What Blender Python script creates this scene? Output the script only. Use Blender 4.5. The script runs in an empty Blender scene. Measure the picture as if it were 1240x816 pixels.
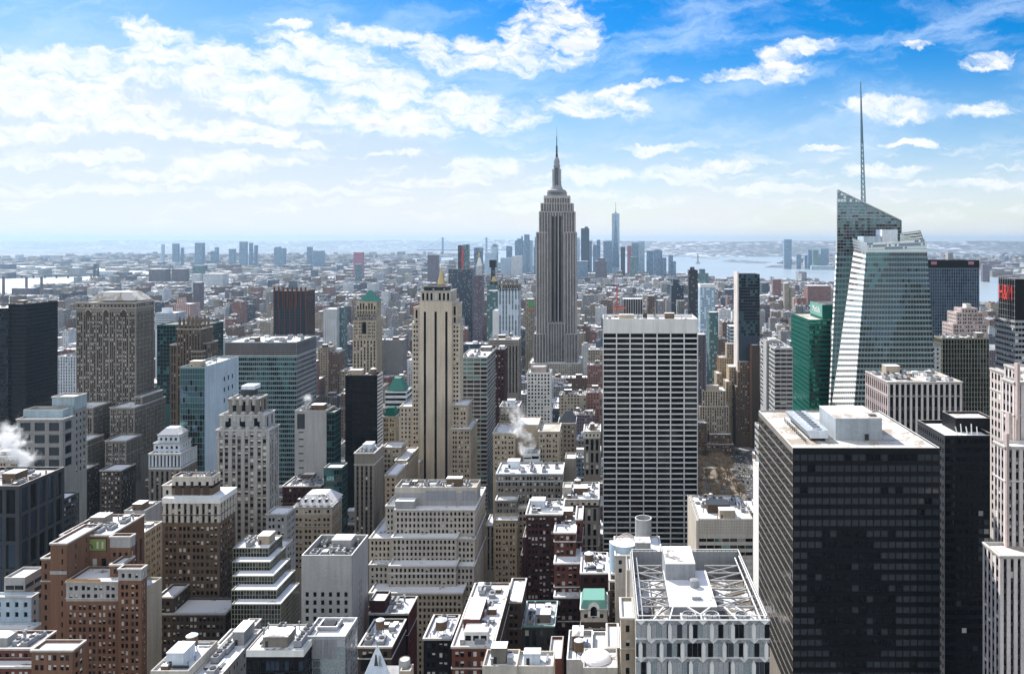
import bpy, math, random
import numpy as np
from mathutils import Vector, Matrix

# ------------------------------------------------------------------ camera, sky, sun, exposure
F, VX, VY, EYE = 950.0, 730.0, 292.0, 260.0     # focal length (photo px), vanishing point of the avenues, eye height
S = bpy.context.scene
cam = bpy.data.cameras.new("camera"); camo = bpy.data.objects.new("camera", cam)
S.collection.objects.link(camo); S.camera = camo
camo.location = (0, 0, EYE); camo.rotation_euler = (math.radians(90), 0, 0)
cam.sensor_width = 36; cam.lens = F / 1240 * 36
cam.shift_x = -(VX - 620) / 1240; cam.shift_y = -(408 - VY) / 1240
cam.clip_start = 1; cam.clip_end = 400000

SUN_ELEV, SUN_LEFT = 42.0, 40.0                 # degrees; the sun stands ahead, to the left of the view axis
SUN_STRENGTH, SKY_STRENGTH, EXPOSURE = 5.0, 0.15, 0.62
HAZE_DENSITY = 3.4e-5
sun = bpy.data.lights.new("sun", 'SUN'); suno = bpy.data.objects.new("sun", sun)
S.collection.objects.link(suno)
sun.energy = SUN_STRENGTH; sun.angle = math.radians(0.5); sun.color = (1, .95, .87)
to_sun = Vector((-math.sin(math.radians(SUN_LEFT)) * math.cos(math.radians(SUN_ELEV)),
                 math.cos(math.radians(SUN_LEFT)) * math.cos(math.radians(SUN_ELEV)), math.sin(math.radians(SUN_ELEV))))
suno.rotation_euler = to_sun.to_track_quat('Z', 'Y').to_euler()
suno.location = (-200, 200, 900)
S.view_settings.view_transform = 'Standard'; S.view_settings.look = 'None'
S.view_settings.gamma = 1; S.view_settings.use_curve_mapping = False; S.view_settings.exposure = EXPOSURE
S.cycles.use_denoising = True
S.cycles.max_bounces = 5; S.cycles.diffuse_bounces = 1; S.cycles.glossy_bounces = 2; S.cycles.volume_bounces = 6
S.cycles.use_adaptive_sampling = True; S.cycles.adaptive_threshold = 0.02

world = bpy.data.worlds.new("World"); S.world = world; world.use_nodes = True
wt = world.node_tree; wt.nodes.clear()

class NG:
    """small helper to write node expressions"""
    def __init__(s, t): s.t = t
    def n(s, kind, **kw):
        x = s.t.nodes.new(kind)
        for k, v in kw.items(): setattr(x, k, v)
        return x
    def put(s, sock, v):
        if hasattr(v, 'is_linked') or hasattr(v, 'links'): s.t.links.new(v, sock)
        else: sock.default_value = v
    def m(s, op, a, b=None, c=None, clamp=False):
        x = s.n('ShaderNodeMath', operation=op, use_clamp=clamp)
        s.put(x.inputs[0], a)
        if b is not None: s.put(x.inputs[1], b)
        if c is not None: s.put(x.inputs[2], c)
        return x.outputs[0]
    def ss(s, v, a, b, lo=0., hi=1.):
        x = s.n('ShaderNodeMapRange', interpolation_type='SMOOTHSTEP')
        s.put(x.inputs[0], v); s.put(x.inputs[1], a); s.put(x.inputs[2], b); s.put(x.inputs[3], lo); s.put(x.inputs[4], hi)
        return x.outputs[0]
    def mix(s, f, a, b, blend='MIX'):
        x = s.n('ShaderNodeMix', data_type='RGBA', blend_type=blend)
        s.put(x.inputs[0], f); s.put(x.inputs[6], a); s.put(x.inputs[7], b)
        return x.outputs[2]
    def comb(s, a, b, c=0.):
        x = s.n('ShaderNodeCombineXYZ'); s.put(x.inputs[0], a); s.put(x.inputs[1], b); s.put(x.inputs[2], c)
        return x.outputs[0]
    def noise(s, vec, scale, detail=3., rough=.5, dist=0., out=0, dim='3D'):
        x = s.n('ShaderNodeTexNoise', noise_dimensions=dim)
        s.put(x.inputs['Vector'], vec); x.inputs['Scale'].default_value = scale
        x.inputs['Detail'].default_value = detail; x.inputs['Roughness'].default_value = rough; x.inputs['Distortion'].default_value = dist
        return x.outputs[out]

def build_world():
    g = NG(wt)
    sky = g.n('ShaderNodeTexSky', sky_type='NISHITA', sun_disc=False)
    sky.sun_elevation = math.radians(SUN_ELEV)
    sky.sun_rotation = math.radians(-SUN_LEFT)
    sky.altitude = 260; sky.air_density = 1.0; sky.dust_density = 0.6; sky.ozone_density = 3.0
    tc = g.n('ShaderNodeTexCoord'); sep = g.n('ShaderNodeSeparateXYZ')
    wt.links.new(tc.outputs['Generated'], sep.inputs[0])
    x, y, z = sep.outputs
    r = g.m('MAXIMUM', y, .08)
    u = g.m('MULTIPLY_ADD', g.m('DIVIDE', x, r), 9.5, 7.3)     # bearing and height of a sky direction, in hundredths of the focal length
    v = g.m('DIVIDE', z, r)
    v = g.m('MULTIPLY_ADD', v, -9.5, 2.92)
    P = g.comb(u, v)
    warp = g.noise(P, 2.6, 5, .6, out=1)
    vm = g.n('ShaderNodeVectorMath', operation='MULTIPLY_ADD')
    wt.links.new(warp, vm.inputs[0]); vm.inputs[1].default_value = (.46, .34, 0); wt.links.new(P, vm.inputs[2])
    PW = vm.outputs[0]
    blobs = [(2.25, .68, .55, .17, -24), (2.9, .98, 1.0, .24, -16), (3.75, .46, .30, .05, 0), (4.15, .92, .8, .28, -18), (4.9, 1.22, .8, .24, -10),
             (5.5, .72, 1.2, .13, -10), (6.2, .84, .95, .2, -2), (6.85, .55, .58, .34, 20), (7.15, .62, .35, .22, -20),
             (5.7, 1.5, .9, .24, -6), (4.6, 1.6, 1.0, .16, -8), (1.4, .95, 1.1, .2, -3), (.9, 1.38, 1.3, .26, -6), (.4, 1.8, .9, .12, 3),
             (3.3, 1.35, 1.1, .2, -14), (7.4, 1.46, .62, .14, -3), (2.5, 1.7, 1.4, .12, -3),
             (9.35, 1.1, .5, .07, -2), (9.9, .78, .42, .1, 14), (9.7, 1.0, .35, .07, 0), (11.33, .73, .19, .05, 0), (10.95, 1.5, .52, .13, -6), (12.15, 1.53, .42, .09, 4),
             (11.3, 1.91, .34, .05, 0), (12.2, .9, .3, .1, 10), (1.35, 2.08, .6, .07, 2), (2.9, 2.18, .5, .13, 0), (2.3, 2.3, .5, .07, 0), (5.15, 2.38, .4, .05, 0),
             (6.15, 2.2, .42, .12, 0), (8.2, 1.97, .35, .06, 4), (8.4, 2.3, .5, .1, 0), (9.05, 2.2, .3, .06, 0), (7.5, 2.3, .4, .08, 0), (10.9, 2.25, .5, .07, 0),
             (5.0, 2.03, .25, .04, 0), (3.85, 2.15, .14, .04, 0), (6.9, 2.5, .6, .06, 0), (11.9, 2.4, .7, .05, 0), (.4, 1.05, .9, .12, 10), (1.9, 2.45, .6, .05, 0), (4.4, 2.48, .7, .04, 0), (9.6, 2.45, .8, .05, 0), (5.6, 2.35, .5, .05, 0), (10.2, 1.95, .3, .04, 0), (3.4, 1.9, .8, .05, -4), (.6, 2.15, .5, .05, 0), (7.9, 1.25, .5, .05, 10), (.7, 2.5, .7, .04, 0), (3.6, 2.5, .6, .04, 0)]
    sp = g.n('ShaderNodeSeparateXYZ'); wt.links.new(PW, sp.inputs[0]); U, V = sp.outputs[0], sp.outputs[1]
    acc = None
    for cx, cy, a, b, rot in blobs:
        c, s_ = math.cos(math.radians(rot)), math.sin(math.radians(rot))
        # rotated ellipse: two linear forms
        e1 = g.m('MULTIPLY_ADD', U, c / a, g.m('MULTIPLY_ADD', V, -s_ / a, (-cx * c + cy * s_) / a))
        e2 = g.m('MULTIPLY_ADD', U, s_ / b, g.m('MULTIPLY_ADD', V, c / b, (-cx * s_ - cy * c) / b))
        d2 = g.m('MULTIPLY_ADD', e1, e1, g.m('MULTIPLY', e2, e2))
        acc = d2 if acc is None else g.m('SMOOTH_MIN', acc, d2, .35)
    body = g.m('SUBTRACT', 1.0, acc)
    mp = g.comb(g.m('MULTIPLY_ADD', V, .45, g.m('MULTIPLY', U, .85)), g.m('MULTIPLY_ADD', U, -.35, g.m('MULTIPLY', V, 1.9)))
    fb = g.noise(mp, 3.0, 10, .64, .3)
    dens = g.m('MULTIPLY_ADD', g.m('SUBTRACT', fb, .5), 4.4, g.m('MULTIPLY', g.m('MINIMUM', g.m('MAXIMUM', body, -1.4), .42), .85))
    alpha = g.ss(dens, -.65, .95)
    # thin veil: whiter towards the sun's side and towards the horizon
    wisp = g.noise(g.comb(g.m('MULTIPLY_ADD', V, -.9, g.m('MULTIPLY', U, .55)), g.m('MULTIPLY_ADD', U, .5, g.m('MULTIPLY', V, 2.4))), .8, 6, .6, .5)
    e1 = g.m('MULTIPLY', g.m('SUBTRACT', u, .3), .21); e2 = g.m('MULTIPLY', g.m('SUBTRACT', v, 1.7), .72)
    left = g.m('EXPONENT', g.m('MULTIPLY', g.m('MULTIPLY_ADD', e1, e1, g.m('MULTIPLY', e2, e2)), -1.0))
    low = g.ss(v, .3, 2.5)
    veil = g.m('ADD', g.m('MULTIPLY', left, g.ss(wisp, .25, .62, .62, 1.0)), g.m('MULTIPLY', low, g.ss(wisp, .3, .75, .68, .95)), clamp=True)
    veil2 = g.m('MULTIPLY', g.ss(wisp, .44, .72), .36)
    hs = g.n('ShaderNodeHueSaturation'); hs.inputs['Saturation'].default_value = 1.72; hs.inputs['Hue'].default_value = .506; hs.inputs['Value'].default_value = .60
    wt.links.new(sky.outputs[0], hs.inputs['Color'])
    k = 1.0 / SKY_STRENGTH
    c1 = g.mix(veil2, hs.outputs[0], (.70 * k, .80 * k, .92 * k, 1))
    vcol = g.mix(g.ss(v, 1.6, 2.75), (.37 * k, .49 * k, .62 * k, 1), (.62 * k, .62 * k, .625 * k, 1))
    vcol = g.mix(g.m('MULTIPLY', left, .8), vcol, (.53 * k, .585 * k, .645 * k, 1))
    c2 = g.mix(g.m('MULTIPLY', veil, .95), c1, vcol)
    off = g.n('ShaderNodeVectorMath', operation='ADD'); wt.links.new(mp, off.inputs[0]); off.inputs[1].default_value = (-.05, -.10, 0)
    fb2 = g.noise(off.outputs[0], 3.0, 6, .6, .3)                # density a little nearer the sun: where it is higher, this point is shaded
    core = g.noise(mp, 1.4, 5, .6)
    shade = g.m('MULTIPLY', g.m('ADD', g.ss(g.m('SUBTRACT', fb2, fb), -.06, .24, 0., .85), g.ss(core, .45, .68, 0., .8), clamp=True), g.ss(dens, .2, 1.0))
    cc = g.mix(g.m('MULTIPLY', shade, .9), (.73 * k, .735 * k, .74 * k, 1), (.45 * k, .50 * k, .57 * k, 1))
    lowc = g.ss(v, 1.7, 2.7, 1., .45)
    c3 = g.mix(g.m('MULTIPLY', alpha, lowc), c2, cc)
    lw = g.noise(g.comb(g.m('MULTIPLY', U, 1.1), g.m('MULTIPLY', V, 5.2), 4.), 1.3, 7, .62)
    band = g.m('MULTIPLY', g.ss(lw, .50, .64), g.m('MULTIPLY', g.ss(v, 1.5, 2.1), g.ss(v, 2.85, 2.5)))
    c3 = g.mix(g.m('MULTIPLY', band, .5), c3, (.72 * k, .72 * k, .725 * k, 1))
    up = g.ss(z, -.05, .0)
    c4 = g.mix(up, (.35 * k, .38 * k, .42 * k, 1), c3)
    # behind the viewer (the north) the unseen sky is whitened to take blue out of the shade
    north = g.ss(y, .0, .12)
    nsky = g.mix(g.ss(g.noise(tc.outputs['Generated'], 2.2, 4), .35, .6), g.mix(.25, sky.outputs[0], (.45 * k, .47 * k, .5 * k, 1)), (.74 * k, .755 * k, .765 * k, 1))
    nsky = g.mix(up, (.10 * k, .11 * k, .12 * k, 1), nsky)      # unseen whitish cloud added to brighten the shade; darkened below for glass reflections
    c5 = g.mix(north, nsky, c4)
    bg = g.n('ShaderNodeBackground'); wt.links.new(c5, bg.inputs[0]); bg.inputs[1].default_value = SKY_STRENGTH
    out = g.n('ShaderNodeOutputWorld'); wt.links.new(bg.outputs[0], out.inputs[0])
build_world()

# ------------------------------------------------------------------ materials
MATS = {}
def newmat(name):
    m = bpy.data.materials.new(name); m.use_nodes = True
    MATS[name] = m
    return m, NG(m.node_tree), m.node_tree.nodes['Principled BSDF']

def wallmat(name, rgb, var=.30, rough=.85, metal=0.):
    m, g, p = newmat(name)
    pos = g.n('ShaderNodeNewGeometry').outputs['Position']
    n1 = g.noise(pos, .05, 3); n2 = g.noise(pos, .9, 4, .6)
    mp = g.n('ShaderNodeMapping'); m.node_tree.links.new(pos, mp.inputs[0]); mp.inputs[3].default_value = (.6, .6, .035)
    n3 = g.noise(mp.outputs[0], 1.0, 3, .6)
    var = var * 1.5
    f = g.m('ADD', g.m('MULTIPLY', g.m('SUBTRACT', n1, .5), var * 1.3), g.m('MULTIPLY', g.m('SUBTRACT', n2, .5), var))
    f = g.m('ADD', f, g.m('MULTIPLY', g.m('SUBTRACT', n3, .5), var * 1.5))
    f = g.m('ADD', f, 1.0)
    vm = g.n('ShaderNodeVectorMath', operation='SCALE'); vm.inputs[0].default_value = rgb; m.node_tree.links.new(f, vm.inputs['Scale'])
    m.node_tree.links.new(vm.outputs[0], p.inputs['Base Color'])
    p.inputs['Roughness'].default_value = rough; p.inputs['Metallic'].default_value = metal; p.inputs['Specular IOR Level'].default_value = .18
    return m

def glassmat(name, rgb, metal=0., rough=.08, wav=.02, spec=.5):
    m, g, p = newmat(name)
    pos = g.n('ShaderNodeNewGeometry').outputs['Position']
    p.inputs['Base Color'].default_value = (*rgb, 1); p.inputs['Metallic'].default_value = metal
    p.inputs['Roughness'].default_value = rough; p.inputs['Specular IOR Level'].default_value = spec
    rn = g.noise(pos, .25, 1)
    b = g.n('ShaderNodeBump'); b.inputs['Strength'].default_value = 1.0; b.inputs['Distance'].default_value = wav * 2
    m.node_tree.links.new(rn, b.inputs['Height']); m.node_tree.links.new(b.outputs[0], p.inputs['Normal'])
    return m

def flatmat(name, rgb, rough=.6, metal=0.):
    m, g, p = newmat(name)
    pos = g.n('ShaderNodeNewGeometry').outputs['Position']
    f = g.m('MULTIPLY_ADD', g.noise(pos, 1.3, 3), .4, .8)
    vm = g.n('ShaderNodeVectorMath', operation='SCALE'); vm.inputs[0].default_value = rgb; m.node_tree.links.new(f, vm.inputs['Scale'])
    m.node_tree.links.new(vm.outputs[0], p.inputs['Base Color'])
    p.inputs['Roughness'].default_value = rough; p.inputs['Metallic'].default_value = metal
    return m

W = dict(grey_stone=(.21, .19, .165), pale_stone=(.50, .46, .40), esb=(.44, .41, .395), tan=(.40, .335, .255), warm_tan=(.44, .345, .23), cream=(.57, .495, .395), orange_brick=(.175, .095, .06),
         red_brick=(.13, .05, .038), dark_red=(.055, .022, .022), brown=(.14, .095, .062), brown_dark=(.07, .05, .038), concrete=(.36, .36, .355), pale_blue=(.42, .52, .60),
         white=(.72, .72, .70), white_cool=(.62, .68, .74), black=(.006, .006, .008), charcoal=(.045, .048, .055), pink=(.44, .36, .34), pink_pale=(.58, .53, .50), rust=(.12, .052, .04),
         violet=(.10, .075, .095), gothic=(.16, .125, .095), silver=(.45, .47, .49), pane_frame=(.20, .28, .29), plant_grey=(.34, .38, .42), stone_mid=(.25, .25, .245), blue_panel=(.30, .38, .42), slate_blue=(.10, .14, .19), teal_dark=(.03, .09, .09), olive=(.25, .25, .19),
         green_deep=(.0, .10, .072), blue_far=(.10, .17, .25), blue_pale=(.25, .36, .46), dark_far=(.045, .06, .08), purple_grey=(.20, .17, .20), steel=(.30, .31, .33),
         coping=(.42, .40, .36), dark_metal=(.05, .05, .055), tank_wood=(.16, .11, .075), plaza=(.33, .32, .30))
for k_, c_ in W.items(): wallmat(k_, c_, .16 if k_ in ('white', 'black', 'silver', 'green_deep') else .3, .5 if k_ in ('black', 'silver', 'green_deep', 'charcoal') else .85, .5 if k_ == 'silver' else 0.)
glassmat('glass_dark', (.005, .006, .008), 0, .06, .02, .25)
glassmat('glass_mid', (.04, .05, .06), .2, .08, .03)
glassmat('glass_black', (.004, .005, .008), 0, .05, .03, .25)
glassmat('glass_teal', (.07, .16, .17), .55, .09, .05)
glassmat('glass_tower', (.045, .052, .062), .3, .07, .05)
glassmat('glass_green', (.01, .17, .12), .5, .07, .05)
glassmat('glass_blue', (.11, .18, .24), .7, .08, .05)
glassmat('glass_bright', (.45, .54, .56), .8, .14, .06)
glassmat('glass_silver', (.6, .64, .66), .75, .2, .08)
glassmat('glass_navy', (.035, .055, .085), .45, .15, .03)
flatmat('blind', (.62, .61, .57), .7)
flatmat('blind_dim', (.30, .30, .29), .6)
flatmat('gold', (.50, .37, .15), .4, .5)
flatmat('copper_green', (.035, .19, .155), .6)
flatmat('copper_pale', (.12, .30, .25), .6)
flatmat('red_paint', (.55, .035, .05), .5)
flatmat('red_far', (.28, .10, .13), .6)  # red dulled with distance: haze put into the colour
flatmat('sign_red', (.62, .06, .05), .5)
flatmat('orange_paint', (.65, .14, .04), .5)
flatmat('purple_sign', (.35, .15, .22), .5)
flatmat('mosaic_green', (.20, .30, .10), .6)
flatmat('mosaic_gold', (.50, .27, .08), .6)
flatmat('white_paint', (.78, .78, .76), .5)
flatmat('yellow_paint', (.62, .42, .03), .4)
flatmat('bark', (.16, .115, .075), .9)
flatmat('twig', (.22, .165, .11), .9)
flatmat('steel_blue', (.16, .27, .32), .4, .4)
flatmat('billboard_green', (.05, .35, .10), .5)

def roofmat(name, snow, bare, amount):
    m, g, p = newmat(name)
    pos = g.n('ShaderNodeNewGeometry').outputs['Position']
    n = g.noise(pos, .09, 6, .65, .6); n2 = g.noise(pos, .7, 4, .6)
    f = g.ss(g.m('MULTIPLY_ADD', n2, .25, n), amount - .03, amount + .05)
    b = g.mix(g.noise(pos, .3, 4), (*bare, 1), tuple(c * 1.7 for c in bare) + (1,))
    s_ = g.mix(n2, tuple(c * .82 for c in snow) + (1,), (*snow, 1))
    c = g.mix(f, b, s_)
    m.node_tree.links.new(c, p.inputs['Base Color']); p.inputs['Roughness'].default_value = .8
roofmat('snow', (.86, .86, .88), (.16, .14, .11), .50)
roofmat('snow_full', (.86, .86, .88), (.15, .14, .13), .49)
roofmat('snow_thin', (.80, .80, .82), (.10, .085, .07), .64)
roofmat('tar', (.30, .29, .28), (.05, .048, .045), .66)
roofmat('park_soil', (.34, .31, .26), (.13, .105, .075), .70)
roofmat('gravel', (.64, .63, .61), (.27, .23, .185), .60)

def gridmat(name, wall, glass, bay=3.2, fl=3.6, fx=.55, fz=.55, attr=False, rough=.6, spark=.16):
    """far facade: windows as a small-scale pattern of the surface; snow on the upward faces"""
    m, g, p = newmat(name); L = m.node_tree.links
    geo = g.n('ShaderNodeNewGeometry'); sp = g.n('ShaderNodeSeparateXYZ'); L.new(geo.outputs['Position'], sp.inputs[0])
    sn = g.n('ShaderNodeSeparateXYZ'); L.new(geo.outputs['True Normal'], sn.inputs[0])
    side = g.m('GREATER_THAN', g.m('ABSOLUTE', sn.outputs[0]), .5)
    u = g.m('MULTIPLY_ADD', g.m('SUBTRACT', sp.outputs[1], sp.outputs[0]), side, sp.outputs[0])
    wcol = (*wall, 1)
    if attr:
        at = g.n('ShaderNodeAttribute', attribute_name='tint'); wcol = at.outputs['Color']
        rnd = at.outputs['Alpha']
        u = g.m('ADD', u, g.m('MULTIPLY', rnd, 13.)); u = g.m('MULTIPLY', u, g.m('MULTIPLY_ADD', rnd, .5, .75))
    a = g.m('DIVIDE', u, bay); b = g.m('DIVIDE', sp.outputs[2], fl)
    wa = g.m('LESS_THAN', g.m('FRACT', a), fx); wb = g.m('LESS_THAN', g.m('FRACT', b), fz)
    win = g.m('MULTIPLY', wa, wb)
    wn = g.n('ShaderNodeTexWhiteNoise', noise_dimensions='3D')
    L.new(g.comb(g.m('FLOOR', a), g.m('FLOOR', b), side), wn.inputs[0])
    lit = g.m('LESS_THAN', wn.outputs[0], spark)
    gc = g.mix(lit, (*glass, 1), tuple(min(1, c * 2 + .22) for c in glass) + (1,))
    vn = g.noise(geo.outputs['Position'], .06, 3)
    wc = g.mix(1.0, wcol, g.comb(g.m('MULTIPLY_ADD', vn, .7, .65), g.m('MULTIPLY_ADD', vn, .7, .65), g.m('MULTIPLY_ADD', vn, .7, .65)), 'MULTIPLY')
    c = g.mix(win, wc, gc)
    top = g.m('GREATER_THAN', sn.outputs[2], .5)
    sn1 = g.noise(geo.outputs['Position'], .06, 5, .65, .5)
    if attr: sn1 = g.m('ADD', sn1, g.m('MULTIPLY_ADD', rnd, .34, -.17))
    sf = g.ss(sn1, .52, .60)
    rc = g.mix(sf, (.09, .085, .08, 1), (.74, .75, .80, 1))
    c = g.mix(top, c, rc)
    L.new(c, p.inputs['Base Color'])
    L.new(g.m('MULTIPLY_ADD', g.m('MULTIPLY', win, g.m('SUBTRACT', 1., top)), -(rough - .15), rough + .1), p.inputs['Roughness'])
    return m

# ------------------------------------------------------------------ mesh helpers
def link(o, parent=None):
    S.collection.objects.link(o)
    if parent is not None: o.parent = parent
    return o
def tag(o, label=None, cat=None, group=None, kind=None):
    if label: o['label'] = label
    if cat: o['category'] = cat
    if group: o['group'] = group
    if kind: o['kind'] = kind
    return o
def empty(name, loc=(0, 0, 0)):
    e = bpy.data.objects.new(name, None); e.location = loc; S.collection.objects.link(e); return e

class Mesh:
    """collects quads / polygons by material and links them as one object; world coordinates"""
    def __init__(s): s.q = {}; s.poly = []
    def quads(s, mat, arr):
        if len(arr): s.q.setdefault(mat, []).append(np.asarray(arr, dtype=np.float64).reshape(-1, 4, 3))
    def ngon(s, mat, pts): s.poly.append((mat, [tuple(p) for p in pts]))
    def box(s, mat, x0, x1, y0, y1, z0, z1, top=None, bottom=False):
        if x1 < x0: x0, x1 = x1, x0
        a = [[(x0, y0, z0), (x1, y0, z0), (x1, y0, z1), (x0, y0, z1)], [(x1, y0, z0), (x1, y1, z0), (x1, y1, z1), (x1, y0, z1)],
             [(x1, y1, z0), (x0, y1, z0), (x0, y1, z1), (x1, y1, z1)], [(x0, y1, z0), (x0, y0, z0), (x0, y0, z1), (x0, y1, z1)]]
        if bottom: a.append([(x0, y1, z0), (x1, y1, z0), (x1, y0, z0), (x0, y0, z0)])
        s.quads(mat, a)
        s.quads(top or mat, [[(x0, y0, z1), (x1, y0, z1), (x1, y1, z1), (x0, y1, z1)]])
    def lathe(s, mat, cx, cy, prof, n=20, cap=True):
        """prof: list of (radius, z) from bottom to top"""
        for (r0, z0), (r1, z1) in zip(prof, prof[1:]):
            for i in range(n):
                a, b = 2 * math.pi * i / n, 2 * math.pi * (i + 1) / n
                s.quads(mat, [[(cx + r0 * math.cos(a), cy + r0 * math.sin(a), z0), (cx + r0 * math.cos(b), cy + r0 * math.sin(b), z0),
                               (cx + r1 * math.cos(b), cy + r1 * math.sin(b), z1), (cx + r1 * math.cos(a), cy + r1 * math.sin(a), z1)]])
        if cap and prof[-1][0] > .01:
            r, z = prof[-1]
            s.ngon(mat, [(cx + r * math.cos(2 * math.pi * i / n), cy + r * math.sin(2 * math.pi * i / n), z) for i in range(n)])
    def bar(s, mat, p, q, w, w2=None):
        p, q = Vector(p), Vector(q); d = (q - p)
        if d.length < 1e-6: return
        d.normalize(); a = d.cross(Vector((0, 0, 1)))
        if a.length < .01: a = Vector((1, 0, 0))
        a.normalize(); b = d.cross(a); w2 = w if w2 is None else w2
        c = [p + (a * i + b * j) * w / 2 for i, j in ((-1, -1), (1, -1), (1, 1), (-1, 1))] + [q + (a * i + b * j) * w2 / 2 for i, j in ((-1, -1), (1, -1), (1, 1), (-1, 1))]
        s.quads(mat, [[c[i], c[(i + 1) % 4], c[(i + 1) % 4 + 4], c[i + 4]] for i in range(4)])
        s.quads(mat, [[c[0], c[3], c[2], c[1]], [c[4], c[5], c[6], c[7]]])
    def hip(s, mat, x0, x1, y0, y1, z0, z1, f=0.0):
        """pyramid (f=0) or frustum roof"""
        cx, cy = (x0 + x1) / 2, (y0 + y1) / 2
        t = [(cx + (x - cx) * f, cy + (y - cy) * f, z1) for x, y in ((x0, y0), (x1, y0), (x1, y1), (x0, y1))]
        b = [(x0, y0, z0), (x1, y0, z0), (x1, y1, z0), (x0, y1, z0)]
        if f > 0:
            s.quads(mat, [[b[i], b[(i + 1) % 4], t[(i + 1) % 4], t[i]] for i in range(4)]); s.quads(mat, [t])
        else:
            for i in range(4): s.ngon(mat, [b[i], b[(i + 1) % 4], (cx, cy, z1)])
    def empty(s): return not s.q and not s.poly
    def build(s, name, parent=None, origin=None):
        me = bpy.data.meshes.new(name)
        mats = list(s.q.keys()) + [m for m, _ in s.poly if m not in s.q]
        mats = list(dict.fromkeys(mats))
        arrs, mi = [], []
        for i, m in enumerate(mats):
            if m in s.q:
                a = np.concatenate(s.q[m]); arrs.append(a.reshape(-1, 3)); mi.append(np.full(len(a), i, dtype=np.int32))
        nq = sum(len(x) for x in mi); co = np.concatenate(arrs) if arrs else np.zeros((0, 3))
        loops = np.arange(nq * 4); starts = list(range(0, nq * 4, 4)); mi = list(np.concatenate(mi)) if mi else []
        extra = []; base = nq * 4
        for m, pts in s.poly:
            starts.append(base); extra += pts; base += len(pts); mi.append(mats.index(m))
        if extra: co = np.concatenate([co, np.array(extra)])
        if origin is not None: co = co - np.array(origin)
        me.vertices.add(len(co)); me.vertices.foreach_set('co', co.astype(np.float32).ravel())
        me.loops.add(len(co)); me.loops.foreach_set('vertex_index', np.arange(len(co), dtype=np.int32))
        me.polygons.add(len(starts)); me.polygons.foreach_set('loop_start', np.array(starts, dtype=np.int32))
        me.polygons.foreach_set('material_index', np.array(mi, dtype=np.int32))
        for m in mats: me.materials.append(MATS[m])
        me.update(calc_edges=True)
        o = bpy.data.objects.new(name, me)
        if origin is not None: o.location = origin
        return link(o, parent)

# ------------------------------------------------------------------ from photo measures to metres
def PX(x, d): return (x - VX) * d / F
def PZ(y, d): return EYE - (y - VY) * d / F

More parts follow.
